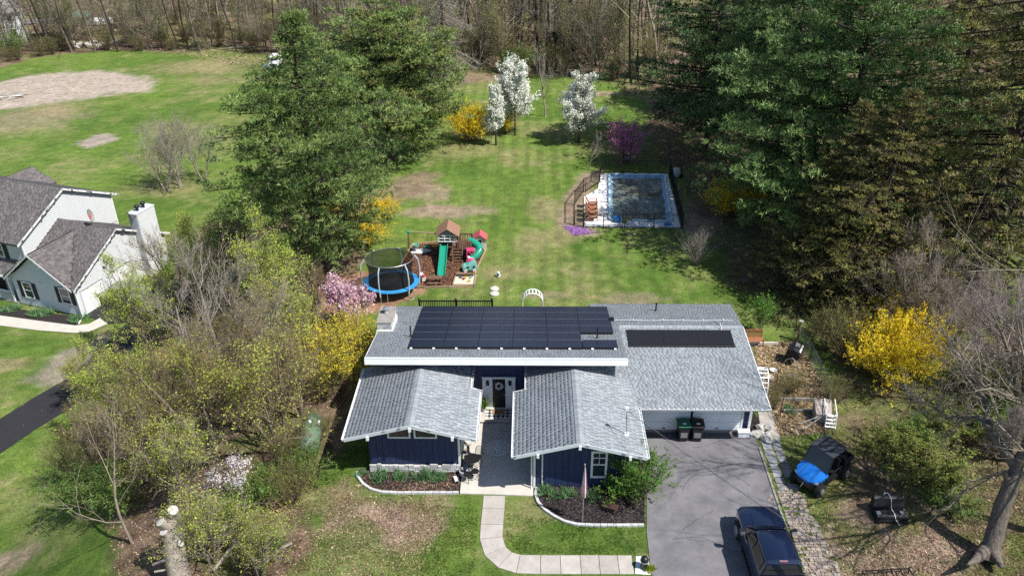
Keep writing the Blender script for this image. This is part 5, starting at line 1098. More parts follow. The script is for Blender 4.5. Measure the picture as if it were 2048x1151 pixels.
for k in range(6):
    a = k*math.pi/3+.26; c, s = math.cos(a), math.sin(a); m = MB(); m.tube([(RX*1.02*c, RY*1.02*s, .55), (RX*1.06*c, RY*1.06*s, 1.6), (RX*1.02*c, RY*1.02*s, 2.3), (RX*.9*c, RY*.9*s, 2.62)], .045, 7); m.build('pole', M['sleeve'], t)
    m = MB(); m.tube([(RX*.98*c, RY*.98*s, ZT-.06), (RX*1.0*c, RY*1.0*s, .03), (RX*1.0*math.cos(a+.25), RY*1.0*math.sin(a+.25), .03), (RX*.98*math.cos(a+.25), RY*.98*math.sin(a+.25), ZT-.06)], .025, 6); m.build('leg', M['alu'], t)
# ------------------------------------------------------------------ play area
chips = [G(826, 490)[:2], G(960, 480)[:2], G(970, 505)[:2], G(951, 545)[:2], G(948, 574)[:2], G(848, 577)[:2], G(778, 570)[:2]]
flat('wood_chip_bed', chips, 'chips', -.1, .04); bark_bits('wood_chips', chips, 9000, 21, CHP, .07)
t = thing('timber_border', 'pale timber boards edging the wood chip play area', 'border', (-6, 52, 0))
for a, b in zip(chips, chips[1:]+chips[:1]):
    a, b = Vector((*a, 0)), Vector((*b, 0)); d = b-a; k_ = max(1, round(d.length/2.2))
    for q in range(k_): c = a+d*((q+.5)/k_); m = MB(); m.obox((c.x, c.y, .08), d.length/k_-.02, .06, .2, rz=math.atan2(d.y, d.x)); m.build('board', M['wood_pale'], t, world=True)
PX, PY_ = -5.85, 53.4
t = thing('play_tower', 'wooden play tower with brown gabled roof, slides, ladder and swing beam', 'play set', (PX, PY_, 0))
def P_(name, mb, m, par=None, **k): return mb.build(name, M[m], par or t, **k)
for x in (-.62, .62):
    for y in (-.62, .62): m = MB(); m.box(x-.05, x+.05, y-.05, y+.05, 0, 2.0); P_('post', m, 'wood')
for k in range(8): m = MB(); m.box(-.62, .62, -.62+k*.155, -.475+k*.155, .95, .99); P_('deck_plank', m, 'wood')
for k in range(8): m = MB(); m.box(.7+k*.0, 1.75, -.7+k*.155, -.555+k*.155, .8, .84); P_('deck_plank', m, 'wood')
for x in (.75, 1.7):
    for y in (-.68, .55): m = MB(); m.box(x-.045, x+.045, y-.045, y+.045, 0, 1.5); P_('post', m, 'wood')
for y in (-.7, .57): m = MB(); m.box(.75, 1.7, y-.02, y+.02, 1.42, 1.5); P_('rail', m, 'wood'); 
for k in range(7): m = MB(); m.box(.8+k*.13, .87+k*.13, .56, .58, .84, 1.42); P_('baluster', m, 'wood'); m = MB(); m.box(.8+k*.13, .9+k*.13, -.74, -.71, .84, 1.42); P_('baluster', m, 'wood')
m = MB(); m.add([(-.85, -.85, 1.92), (0, -.85, 2.5), (0, .85, 2.5), (-.85, .85, 1.92), (.85, -.85, 1.92), (.85, .85, 1.92), (-.85, -.85, 1.88), (0, -.85, 2.45), (.85, -.85, 1.88), (-.85, .85, 1.88), (0, .85, 2.45), (.85, .85, 1.88)], [(0, 1, 2, 3), (1, 4, 5, 2), (6, 7, 1, 0), (7, 8, 4, 1), (9, 10, 7, 6), (10, 11, 8, 7), (3, 2, 10, 9), (2, 5, 11, 10)]); M['playroof'] = mat('play_roof', (.27, .15, .1), .85, .15, 5); P_('roof', m, 'playroof')
m = MB(); m.ext([(-.6, -.7, 1.95), (.6, -.7, 1.95), (0, -.7, 2.35)], (0, .03, 0)); P_('gable', m, 'flag')
for x in (-.62, -.2, .2, .62): m = MB(); m.box(x-.03, x+.03, -.7, -.64, 1.42, 1.95); P_('window_frame', m, 'white')
for z in (1.42, 1.66, 1.89): m = MB(); m.box(-.65, .65, -.71, -.65, z, z+.05); P_('window_frame', m, 'white')
for k in range(8): m = MB(); m.box(-.62+k*.16, -.48+k*.16, .62, .65, .99, 1.9); P_('panel_board', m, 'wood_dk')
for k in range(4): m = MB(); m.box(-.64, -.6, -.6+k*.32, -.3+k*.32, 1.0, 1.4); P_('panel_board', m, 'wood_dk')
# ladder and rock wall
for x in (.35, 1.05): m = MB(); m.tube([(x, -1.25, 0), (x, -.7, .95)], .035, 5); P_('ladder_rail', m, 'wood')
for k in range(5): m = MB(); m.box(.35, 1.05, -1.2+k*.11, -1.1+k*.11, .15+k*.17, .19+k*.17); P_('rung', m, 'wood')
# straight wavy slide
def trough(path, w, par, m_='green', hgt=.16, name='slide'):
    mb = MB(); secs = []
    for (x, y, z) in path: secs.append([(x-w, y, z+hgt), (x-w-.05, y, z+hgt), (x-w-.04, y, z-.02), (x, y, z-.05), (x+w+.04, y, z-.02), (x+w+.05, y, z+hgt), (x+w, y, z+hgt), (x+w-.05, y, z+.02), (x, y, z), (x-w+.05, y, z+.02)])
    mb.loft(secs); return mb.build(name, M[m_], par, smooth=50)
trough([(-.25+q*.0, -.65-2.75*q, .98*(1-q)**1.0+.12+.09*math.sin(q*9)*(1-q)) for q in np.linspace(0, 1, 16)], .23, t)
# spiral tube slide
m = MB(); m.tube([(1.5, -.1, 1.25), (1.85, -.25, 1.17), (2.2, -.5, 1.0), (2.3, -.8, .8)], .27, 14, caps=False); P_('tube_slide', m, 'green', smooth=60)
m = MB(); m.tube([(2.32, -.76, .82), (2.1, -1.1, .62), (1.8, -1.25, .42), (1.65, -1.35, .3)], .26, 14, caps=False); P_('tube_slide', m, 'green', smooth=60)
trough([(1.62, -1.25-q*.6, .3-.15*q) for q in (0, .5, 1)], .2, t); 
# swing beam
m = MB(); m.tube([(-.62, .3, 1.62), (-2.95, .55, 1.62)], .05, 6); P_('swing_beam', m, 'wood_pale'); m = MB(); m.obox((-2.95, .55, 1.6), .26, .2, .12); P_('bracket', m, 'green')
for dy in (-.65, .65): m = MB(); m.tube([(-2.95, .55, 1.6), (-3.1, .55+dy, 0)], .045, 6); P_('swing_leg', m, 'wood')
for x0_, z0_, col in ((-2.45, .5, 'teal'), (-1.7, .45, 'green'), (-1.1, .5, 'yellow')):
    m = MB(); m.tube([(x0_-.2, .52, 1.6), (x0_-.18, .5, z0_)], .012, 4); m.tube([(x0_+.2, .5, 1.6), (x0_+.18, .5, z0_)], .012, 4); P_('swing_rope', m, 'yellow'); m = MB()
    if col == 'teal': m.lathe([(.06, .0), (.2, .05), (.24, .25), (.2, .25), (.16, .08), (.01, .06)], 10, (x0_, .5, z0_-.1))
    else: m.box(x0_-.2, x0_+.2, .42, .58, z0_-.02, z0_+.02)
    P_('swing_seat', m, col)
# playhouse
x, y = -3.62, 54.3; t = thing('playhouse', 'small cream playhouse with a rose roof and red half door', 'playhouse', (x, y, 0)); m = MB(); m.ext([(-.42, -.35, 0), (-.17, -.35, 0), (-.17, -.35, .95), (.12, -.35, .95), (.12, -.35, 0), (.42, -.35, 0), (.42, -.35, 1.0), (0, -.35, 1.3), (-.42, -.35, 1.0)], (0, .04, 0)); m.box(-.42, -.38, -.31, .4, 0, 1.0); m.box(.38, .42, -.31, .4, 0, 1.0); m.ext([(-.42, .4, 0), (.42, .4, 0), (.42, .4, 1), (0, .4, 1.3), (-.42, .4, 1)], (0, .03, 0)); P_('wall', m, 'cream')
m = MB(); m.ext([(-.52, -.45, .98), (0, -.45, 1.36), (.52, -.45, .98), (.52, -.45, 1.04), (0, -.45, 1.43), (-.52, -.45, 1.04)], (0, .95, 0)); P_('roof', m, 'rosered'); m = MB(); m.box(-.17, .12, -.39, -.352, .02, .5); dd = P_('door', m, 'red'); m = MB(); m.box(-.1, .05, -.4, -.391, .12, .4); P_('door_panel', m, 'red', dd); m = MB(); m.box(.421, .43, -.1, .15, .5, .8); P_('window', m, 'glass_dk' if 0 else 'blackpl')
# toy cars
t = thing('toy_car', 'pink and white ride on toy car on the wood chips', 'toy car', (-4.2, 52.2, .04), .1); m = MB(); m.loft([[(-.26, y, .12), (.26, y, .12), (.3, y, .35), (.2, y, h), (-.2, y, h), (-.3, y, .35)] for y, h in ((-.45, .38), (-.35, .48), (0, .5), (.4, .52), (.48, .4))]); P_('body', m, 'pink', smooth=40); m = MB()
for sx in (-.25, .25): m.tube([(sx, -.1, .48), (sx, -.05, .95), (sx, .35, .95), (sx, .4, .5)], .04, 6)
m.box(-.27, .27, -.1, .4, .93, .99); P_('canopy', m, 'pink'); m = MB(); m.box(-.2, .2, -.3, -.02, .5, .54); P_('dashboard', m, 'white')
for sx in (-.28, .28):
    for y in (-.28, .28): m = MB(); m.lathe([(.03, -.04), (.12, -.04), (.12, .04), (.03, .04)], 10, (sx, y, .12), axis='X'); P_('wheel', m, 'blackpl')
t = thing('toy_truck', 'mint green toy buggy in front of the pink toy car', 'toy car', (-4.2, 51.0, .04), .12); m = MB(); m.loft([[(x, -.28, .15), (x, .28, .15), (x, .3, .4), (x, .22, h), (x, -.22, h), (x, -.3, .4)] for x, h in ((-.5, .4), (-.4, .5), (-.1, .52), (.1, .62), (.45, .7), (.52, .45))]); P_('body', m, 'teal', smooth=35)
for sy in (-.3, .28):
    for x in (-.3, .32): m = MB(); m.lathe([(.03, -.04), (.13, -.04), (.13, .04), (.03, .04)], 10, (x, sy, .13), axis='Y'); P_('wheel', m, 'cream')
for x in (-.12, .3): m = MB(); m.box(x-.06, x+.06, -.33, -.3, .38, .5); P_('window', m, 'blackpl')
m = MB(); m.tube([(-.1, -.2, .6), (-.05, 0, .78), (-.1, .2, .6)], .02, 5); P_('handle', m, 'flag_b')
# sandbox
t = thing('sandbox', 'pale sandbox with scattered plastic toys at the play area corner', 'sandbox', (-4.45, 49.4, .04)); c4 = [(-.75, -.72), (.7, -.72), (.75, .75), (-.62, .95)]; M['sand'] = mat('pale_sand', (.6, .53, .44), .95, .12, 6, .6, 20); m = MB(); m.prism(c4, 0, .1); P_('sand', m, 'sand')
for a, b in zip(c4, c4[1:]+c4[:1]): a, b = Vector((*a, 0)), Vector((*b, 0)); d = b-a; m = MB(); m.obox(((a+b)/2).to_tuple()[:2]+(.1,), d.length+.08, .07, .2, rz=math.atan2(d.y, d.x)); P_('side_board', m, 'wood_pale')
m = MB(); m.obox((0, .62, .26), 1.3, .32, .04, rx=-.2); P_('cover_board', m, 'wood')
rs_ = random.Random(9)
for i, (x, y, cnm, nm, lb) in enumerate(((-.3, .3, 'binlid', 'toy_shovel', 'green toy shovel'), (.05, .25, 'yellow', 'toy_digger', 'yellow toy digger'), (-.05, .08, 'red', 'toy_rake', 'dark red toy rake'), (.35, -.2, 'yellow', 'toy_bucket', 'yellow toy bucket'), (.42, .3, 'teal', 'toy_mould', 'teal toy mould'))):
    q = thing(nm, lb+' lying in the sandbox', 'toy', (-4.45+x, 49.4+y, .15), i*1.1); m = MB(); m.lathe([(.05, 0), (.09, .12), (.01, .12)], 8); m.build('bowl', M[cnm], q); m = MB(); m.tube([(0, 0, .06), (.25, 0, .03)], .02, 5); m.build('handle', M[cnm], q)
t = thing('picnic_table', 'small dark wooden picnic bench at the front of the play area', 'picnic bench', (-6.45, 49.2, .04))
for k in range(3): m = MB(); m.box(-.5, .5, -.25+k*.17, -.12+k*.17, .42, .45); P_('table_slat', m, 'wood')
for y in (-.55, .42): m = MB(); m.box(-.5, .5, y, y+.14, .24, .27); P_('bench_slat', m, 'wood')
for x in (-.4, .4): m = MB(); m.tube([(x, -.5, 0), (x, -.1, .42)], .03, 4); m.tube([(x, .55, 0), (x, .1, .42)], .03, 4); m.box(x-.02, x+.02, -.5, .5, .2, .24); P_('frame', m, 'wood_dk')
t = thing('toy_teeter', 'pink and white toy beside the trampoline ladder', 'toy', (-7.35, 49.6, .04), .4); m = MB(); m.loft([[(-.15, y, .1), (.15, y, .1), (.12, y, .4), (-.12, y, .4)] for y in (-.4, 0, .4)]); P_('seat', m, 'cream'); m = MB(); m.lathe([(.1, 0), (.12, .2), (.01, .25)], 8, (0, -.3, .35)); P_('head', m, 'pink')
t = thing('sand_tray', 'pale plastic sheets under the swings', 'plastic sheet', (-8.1, 53.9, .05)); m = MB(); m.prism([(-.6, -.35), (.2, -.4), (.9, .1), (.5, .4), (-.5, .4)], 0, .05); P_('sheet', m, 'white' if 0 else 'edging')

# ------------------------------------------------------------------ pool
dkp = [(6.3, 69.1), (12.25, 69.1), (11.65, 58.0), (4.2, 58.2), (4.55, 63.9), (5.85, 65.7)]; M['deckwhite'] = mat('white_pool_deck', (.74, .73, .72), .7, .08, 3, .1)
pin = [(7.0, 68.75), (11.9, 68.6), (11.1, 58.85), (6.25, 59.2)]
dk_ = MB()
for po_ in ([dkp[0], dkp[1], pin[1], pin[0]], [dkp[1], dkp[2], pin[2], pin[1]], [dkp[2], dkp[3], pin[3], pin[2]], [dkp[3], dkp[4], dkp[5], dkp[0], pin[0], pin[3]]): dk_.prism(po_, -.1, .1)
tag(dk_.build('pool_deck', M['deckwhite']), kind='structure')
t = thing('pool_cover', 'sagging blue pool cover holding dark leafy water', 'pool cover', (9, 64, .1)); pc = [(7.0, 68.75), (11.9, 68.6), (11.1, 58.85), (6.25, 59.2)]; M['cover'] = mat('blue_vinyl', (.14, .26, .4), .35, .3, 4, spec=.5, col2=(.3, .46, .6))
n_ = 40; V = []; rg = np.random.RandomState(3); Fq = []
for j in range(n_+1):
    for i in range(n_+1):
        u, v = i/n_, j/n_; p = [(pc[3][k]*(1-u)+pc[2][k]*u)*(1-v)+(pc[0][k]*(1-u)+pc[1][k]*u)*v for k in (0, 1)]; e = min(u, 1-u, v*1.6, (1-v)*1.6)*5
        z = .14-.32*min(1, max(0, e-.15)/.5)+.05*math.sin(u*34+v*9)*math.sin(v*21+u*5)*(1 if e < .6 else .1)+.03*rg.rand()*(e < .5); V.append((p[0], p[1], z))
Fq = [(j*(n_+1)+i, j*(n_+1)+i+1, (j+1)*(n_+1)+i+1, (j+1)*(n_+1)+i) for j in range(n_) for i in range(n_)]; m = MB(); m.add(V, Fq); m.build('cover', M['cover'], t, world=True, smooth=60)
M['water'] = mat('water_painted_reflection', (.085, .075, .025), .05, .9, .35, spec=1., col2=(.2, .27, .3)); wq = [(7.2, 68.2), (11.65, 68.1), (10.9, 59.6), (6.55, 59.9)]; m = MB(); m.add([(*p, .035) for p in wq], [(0, 3, 2, 1)]); m.build('water', M['water'], t, world=True)  # blue-grey noise tone paints the sky reflection into the brown water colour
rt = np.random.RandomState(5)
lv = bark_bits('floating_leaves', wq, 5000, 22, [(.12, .08, .02), (.2, .13, .03), (.07, .07, .02), (.28, .2, .06)], .045, lift=-.03+.04)
# white water tubes weighting the edges
M['tubew'] = mat('water_tube', (.45, .62, .7), .35, .15, 3)
wt = thing('water_tubes', 'pale blue water bags weighting the pool cover edge', 'cover weights', (9, 64, .15))
for (a, b, k_) in ((pc[3], pc[0], 6), (pc[2], pc[1], 6), (pc[0], pc[1], 4), (pc[3], pc[2], 3)):
    a, b = Vector((*a, 0)), Vector((*b, 0)); d = b-a
    for q in range(k_): s0, s1 = a+d*((q+.08)/k_), a+d*((q+.92)/k_); m = MB(); m.tube([(s0.x, s0.y, .17), (s0.x*.9+s1.x*.1, s0.y*.9+s1.y*.1, .2), ((s0.x+s1.x)/2+.04, (s0.y+s1.y)/2, .19), (s0.x*.1+s1.x*.9, s0.y*.1+s1.y*.9, .2), (s1.x, s1.y, .17)], [.03, .11, .13, .11, .03], 8); m.build('water_bag', M['tubew'], wt, world=True, smooth=60)
m = MB(); m.blob((0, 0, .25), (.32, .32, .3), rn, 12, 8, .08); tag(m.build('ball', M['blue'], loc=(6.85, 59.0, .1), smooth=60), 'deep blue ball shaped float by the pool gate', 'float')
m = MB(); m.lathe([(.16, 0), (.18, .3), (.01, .32)], 10); tag(m.build('bucket', mat('olive_plastic', (.25, .27, .1), .5), loc=(7.45, 58.8, .1)), 'olive bucket beside the blue float', 'bucket')
m = MB(); m.blob((0, 0, .06), (.35, .2, .08), rn, 10, 5, .2); tag(m.build('folded_cover', M['blue'], loc=(10.7, 58.4, .1)), 'small folded blue sheet on the pool deck corner', 'sheet')
def adir(x, y, rz, label):
    t = thing('adirondack_chair', label, 'adirondack chair', (x, y, .1), rz, 'adirondack chairs by the pool')
    for k in range(5): m = MB(); m.add([(-.26+k*.11, .2, .22), (-.17+k*.11, .2, .22), (-.2+k*.125, .62, .95-.03*abs(k-2)), (-.3+k*.125, .62, .95-.03*abs(k-2)), (-.26+k*.11, .23, .2), (-.17+k*.11, .23, .2), (-.2+k*.125, .65, .93-.03*abs(k-2)), (-.3+k*.125, .65, .93-.03*abs(k-2))], [(0, 1, 2, 3), (7, 6, 5, 4), (0, 3, 7, 4), (1, 5, 6, 2), (3, 2, 6, 7)]); m.build('back_slat', M['cedar'], t)
    for k in range(5): m = MB(); m.box(-.28, .28, -.32+k*.11, -.23+k*.11, .36-k*.035, .385-k*.035); m.build('seat_slat', M['cedar'], t)
    for sx in (-1, 1):
        m = MB(); m.box(sx*.33-.06, sx*.33+.06, -.38, .32, .56, .585); m.build('armrest', M['cedar'], t); m = MB(); m.box(sx*.31-.02, sx*.31+.02, -.34, -.27, 0, .56); m.build('leg', M['cedar'], t); m = MB(); m.add([(sx*.29, -.3, .3), (sx*.29, -.3, .4), (sx*.29, .6, .12), (sx*.29, .6, .0)], [(0, 1, 2, 3)]); m.ext([(sx*.29, -.3, .3), (sx*.29, -.3, .4), (sx*.29, .6, .12), (sx*.29, .6, .0)], (.03, 0, 0)); m.build('side_rail', M['cedar'], t)
for i, (x, y, l) in enumerate(((5.15, 61.9, 'farthest orange cedar chair from the pool gate'), (5.1, 61.0, 'second orange cedar chair of the row, below the farthest'), (5.05, 60.15, 'third orange cedar chair of the row, above the nearest'), (4.98, 59.3, 'nearest orange cedar chair, closest to the gate railing'))): adir(x, y, 1.57, l)
pf = thing('pool_fence', 'black metal picket fence round the pool', 'fence', (8, 64, 0))
def fence_run(a, b, n, hgt=1.25, z0=0.0):
    a, b = Vector((*a, z0)), Vector((*b, z0)); d = b-a; ang_ = math.atan2(d.y, d.x)
    for k in range(n+1): p = a+d*(k/n); m = MB(); m.obox((p.x, p.y, z0+hgt/2+.03), .055, .055, hgt+.06, rz=ang_); m.build('post', M['black'], pf, world=True)
    for z in (.12, hgt-.15, hgt): m = MB(); m.obox(((a.x+b.x)/2, (a.y+b.y)/2, z0+z), d.length, .03, .035, rz=ang_); m.build('rail', M['black'], pf, world=True)
    m = MB(); q = int(d.length/.115)
    for k in range(q): p = a+d*((k+.5)/q); m.obox((p.x, p.y, z0+hgt/2), .013, .013, hgt-.02, rz=ang_)
    tag(m.build('pickets', M['black'], pf, world=True), kind='stuff')
fence_run((4.2, 58.05), (7.2, 58.02), 2); fence_run((7.35, 58.02), (11.8, 57.9), 2); fence_run((11.8, 57.9), (12.45, 69.2), 5); fence_run((12.45, 69.2), (6.35, 69.4), 3); fence_run((6.35, 69.4), (6.1, 67.2), 1); fence_run((6.1, 67.2), (4.75, 65.2), 1); fence_run((4.6, 65.2), (3.7, 62.5), 1); fence_run((3.7, 62.5), (3.5, 58.6), 1); fence_run((3.5, 58.6), (4.2, 58.05), 1)
t = thing('pool_pump', 'white pool filter tank behind the pool corner fence', 'pool pump', G(1352, 354)); m = MB(); m.lathe([(.2, 0), (.34, .15), (.38, .5), (.3, .8), (.1, .9), (.01, .92)], 14); P_('tank', m, 'edging', smooth=50); m = MB(); m.obox((.4, -.1, .2), .35, .25, .3); m.tube([(0, 0, .9), (.1, 0, 1.2), (.4, 0, 1.1), (.45, 0, .3)], .04, 6); P_('pump', m, 'blackpl')
t = thing('fence_post', 'lone grey wooden post in the shade right of the pool', 'post', G(1376, 385)); m = MB(); m.obox((0, 0, .6), .1, .1, 1.2, ry=.05); P_('post', m, 'wood')

# ------------------------------------------------------------------ garden at the right
t = thing('compost_tumbler', 'black barrel compost tumbler on curved legs in the dry garden', 'compost tumbler', (15.3, 39.9, 0), -.5); m = MB(); m.lathe([(.01, -.46), (.36, -.45), (.42, -.4), (.42, .4), (.36, .45), (.01, .46)], 8, (0, 0, .75), axis='Y'); P_('drum', m, 'blackpl'); m = MB(); m.obox((.33, 0, 1.02), .12, .8, .05, ry=.85); P_('door', m, 'edging'); m = MB(); m.obox((.1, .1, 1.16), .25, .35, .03, ry=.2); P_('hatch', m, 'grey')
for y in (-.5, .5): m = MB(); m.tube([(-.45, y, 0), (-.3, y, .4), (0, y, .6), (.3, y, .4), (.45, y, 0)], .028, 6); P_('leg', m, 'alu')
t = thing('garden_post', 'tall weathered wooden post with a cap at the garden back corner', 'post', (16.2, 42.2, 0)); m = MB(); m.tube([(0, 0, 0), (.04, 0, 1.35)], [.09, .07], 8); P_('post', m, 'wood_pale'); m = MB(); m.lathe([(.13, 1.35), (.13, 1.41), (.01, 1.43)], 10, (.04, 0, 0)); P_('cap', m, 'edging')
gf = thing('wire_fence', 'thin wire mesh fence strung along the dry garden edge', 'wire fence', (15.5, 38, 0)); M['wire'] = mat('galvanised_wire', (.3, .32, .31), .6, .1, metal=.3)
fp = [(16.2, 42.2), (16.3, 40.0), (16.3, 38.2), (16.2, 36.2), (15.7, 34.9)]
for i, (a, b) in enumerate(zip(fp[:-1], fp[1:])):
    m = MB()
    for k in range(10): z = .08+k*.12; m.tube([(*a, z), ((a[0]+b[0])/2, (a[1]+b[1])/2, z-.03), (*b, z)], .0035, 3)
    q = int(math.hypot(b[0]-a[0], b[1]-a[1])/.12)
    for k in range(q): s = k/q; m.tube([(a[0]+(b[0]-a[0])*s, a[1]+(b[1]-a[1])*s, .05), (a[0]+(b[0]-a[0])*s, a[1]+(b[1]-a[1])*s, 1.18)], .003, 3)
    m.build('mesh_panel', M['wire'], gf, world=True); m = MB(); m.tube([(*b, 0), (*b, 1.25)], .02, 5); m.build('stake', M['wood_dk'], gf, world=True)
for x, y, h, l in ((13.5, 37.0, 1.5, 'thin rusty stake in the middle of the dry garden'), (13.25, 34.9, 1.6, 'rusty fence stake right of the garage eave')): t = thing('stake', l, 'stake', (x, y, 0)); m = MB(); m.tube([(0, 0, 0), (.03, 0, h)], .022, 5); P_('rod', m, 'wood_dk')
for x, y, cnm, l in ((13.9, 38.9, 'white', 'white upturned dish on the dry garden soil'), (13.55, 38.2, 'cream', 'cream shell shaped ornament in the dry garden'), (14.75, 38.3, 'flag', 'grey green planter tub in the dry garden')): t = thing('garden_pot', l, 'pot', (x, y, .02)); m = MB(); m.lathe([(.12, 0), (.19, .14), (.2, .16), (.16, .15), (.1, .05), (.01, .05)], 12); P_('pot', m, cnm, smooth=40)
t = thing('garden_bench', 'red brown slatted garden bench behind the garage', 'bench', (13.35, 41.6, 0), .05)
for k in range(5): m = MB(); m.box(-.6, .6, -.2+k*.1, -.12+k*.1, .42, .445); P_('seat_slat', m, 'cedar')
for k in range(12): m = MB(); m.box(-.56+k*.1, -.51+k*.1, .3, .32, .5, .92); P_('back_slat', m, 'cedar')
for z in (.46, .92): m = MB(); m.box(-.6, .6, .29, .33, z, z+.06); P_('rail', m, 'cedar')
for x in (-.58, .58):
    for y in (-.18, .3): m = MB(); m.box(x-.03, x+.03, y-.03, y+.03, 0, .6 if y < 0 else .95); P_('leg', m, 'cedar')
for k, (x0, x1, y0) in enumerate(((13.5, 15.6, 36.2), (13.5, 15.8, 35.2), (13.2, 14.9, 41.7))): t = thing('garden_timber', ('grey timber rail across the middle of the dry garden', 'grey timber rail along the front of the dry garden', 'pale board along the back of the dry garden')[k], 'timber', ((x0+x1)/2, y0, 0)); m = MB(); m.box(-(x1-x0)/2, (x1-x0)/2, -.05, .05, 0, .22); P_('board', m, 'oldconc' if k < 2 else 'cream')
# pool step unit lying on the grass
t = thing('pool_steps', 'discarded beige pool step unit with white rails and treads on the grass', 'pool steps', (15.25, 34.3, 0), -.15); M['beige'] = mat('beige_plastic', (.36, .31, .27), .6, .15, 3)
m = MB(); m.loft([[(-.35, 0, 0), (.45, 0, 0), (.45, 0, .55), (-.35, 0, .6)], [(-.4, .75, 0), (.45, .75, 0), (.45, .75, .95), (-.4, .75, .95)]]); P_('shell', m, 'beige'); m = MB(); m.box(-.4, .46, .76, .82, .2, 1.0); P_('back_panel', m, 'beige')
for k in range(4): m = MB(); m.box(.1, .62, -.42-.02*k+k*.1, -.3+k*.1, .1+k*.17, .14+k*.17); P_('tread', m, 'white')
for x, y1 in ((.1, .8), (.62, .8)): m = MB(); m.tube([(x, -.4, 0), (x, -.2, .75), (x, .1, .85), (x, y1, 1.05)], .028, 6); P_('rail', m, 'white')
for a in (-.1, .25): m = MB(); m.tube([(-1.05+a*.5, -.35-a, .06), (-.1, .0-a*.3, .5)], .025, 6); P_('strut', m, 'edging')
m = MB(); m.tube([(.15, .5, 1.0), (.2, .1, .8)], .02, 5); m.lathe([(.04, 0), (.05, .04), (.01, .06)], 8, (.12, .2, .62)); P_('knob', m, 'white')

# ------------------------------------------------------------------ pickup truck
M['carblue'] = mat('dark_blue_paint', (.004, .009, .034), .22, .03, 2, coat=1., spec=.6)
tk = thing('pickup_truck', 'dark blue crew cab pickup truck parked on the asphalt drive', 'pickup truck', (10.12, 24.6, .03), .01)
def T_(name, mb, m, par=None, **k): return mb.build(name, M[m], par or tk, **k)
def sec(y, w, z0, z1, c=.08, sh=.06):   # body section
    return [(-w*.9, y, z0), (w*.9, y, z0), (w, y, z0+.1), (w, y, z1-.28), (w-sh*.5, y, z1-c), (w-sh-c, y, z1), (0, y, z1+.025), (-(w-sh-c), y, z1), (-(w-sh*.5), y, z1-c), (-w, y, z1-.28), (-w, y, z0+.1)]
m = MB(); m.loft([sec(2.72, .62, .5, .86), sec(2.66, .82, .42, .96), sec(2.45, .93, .38, 1.03), sec(2.1, .97, .36, 1.07), sec(1.2, .985, .36, 1.12), sec(.9, .985, .36, 1.12), sec(-1.2, .985, .36, 1.1), sec(-1.32, .985, .36, 1.1), sec(-3.0, .97, .38, 1.1)]); T_('body', m, 'carblue', smooth=38)
m = MB(); gh = lambda y, w, zt, wb=.9: [(-wb, y, 1.06), (wb, y, 1.06), (w, y, zt-.06), (w-.1, y, zt), (0, y, zt+.03), (-w+.1, y, zt), (-w, y, zt-.06)]
m.loft([gh(1.35, .86, 1.13), gh(.55, .7, 1.68), gh(.35, .68, 1.76), gh(-.5, .68, 1.8), gh(-1.12, .68, 1.78), gh(-1.25, .74, 1.6), gh(-1.34, .86, 1.15)]); T_('cab', m, 'carblue', smooth=30)
m = MB(); m.add([(-.8, 1.27, 1.175), (.8, 1.27, 1.175), (.66, .6, 1.685), (0, .63, 1.7), (-.66, .6, 1.685), (0, 1.33, 1.175)], [(0, 5, 1, 2, 3, 4)]); T_('windscreen', m, 'glass_dk')
m = MB(); m.add([(-.66, -1.275, 1.66), (.66, -1.275, 1.66), (.8, -1.36, 1.2), (-.8, -1.36, 1.2)], [(0, 3, 2, 1)]); T_('rear_window', m, 'glass_dk')
for sx in (-1, 1):
    for y0, y1 in ((.85, .02), (-.06, -1.1)):
        tz = lambda y: 1.66 if y < .5 else 1.36
        m = MB(); m.add([(sx*.885, y0, 1.18), (sx*.885, y1, 1.16), (sx*.728, y1+(.04 if y1 < -1 else 0), 1.66), (sx*(.728 if y0 < .5 else .79), y0-(.35 if y0 > .5 else 0), 1.64 if y0 < .5 else 1.6)], [(0, 1, 2, 3)]); T_('side_window', m, 'glass_dk')
    m = MB(); m.loft([[(sx*.93, .95, 1.16), (sx*.93, .8, 1.16), (sx*.93, .8, 1.3), (sx*.93, .95, 1.3)], [(sx*1.2, .98, 1.14), (sx*1.2, .8, 1.14), (sx*1.2, .8, 1.36), (sx*1.2, .98, 1.36)]]); mi = T_('mirror', m, 'black'); m = MB(); m.box(min(sx*.98, sx*1.18), max(sx*.98, sx*1.18), .78, .795, 1.17, 1.32); T_('mirror_glass', m, 'alu', mi)
    for y in (1.78, -2.0):
        m = MB(); m.lathe([(.2, -.13), (.36, -.13), (.385, -.08), (.385, .08), (.36, .13), (.2, .13)], 22, (sx*.9, y, .37), axis='X'); wh = T_('wheel', m, 'rubber', smooth=40); m = MB(); m.lathe([(.01, -.02), (.1, 0), (.2, -.03), (.25, .02), (.25, -.08)], 18, (sx*1.0, y, .37), axis='X'); T_('rim', m, 'alu', wh)
        m = MB(); pts = [(sx*.985, y+.46*math.cos(a), .37+.46*math.sin(a)) for a in np.linspace(0, math.pi, 12)]; m.tube(pts, .03, 5); T_('wheel_arch', m, 'black')
    m = MB(); m.obox((sx*.74, 2.6, .84), .3, .16, .14, rz=-sx*.35); T_('headlight', m, 'alu'); m = MB(); m.box(sx*.985-.012, sx*.985+.012, .3, .48, .98, 1.01); T_('door_handle', m, 'carblue')
    m = MB(); m.box(min(sx*.9, sx*1.02), max(sx*.9, sx*1.02), -1.0, .9, .3, .36); T_('side_step', m, 'black')
for x in (-.5, -.2, .2, .5): m = MB(); m.tube([(x, .5, 1.755), (x, -1.05, 1.8)], .012, 4); T_('roof_rib', m, 'carblue')
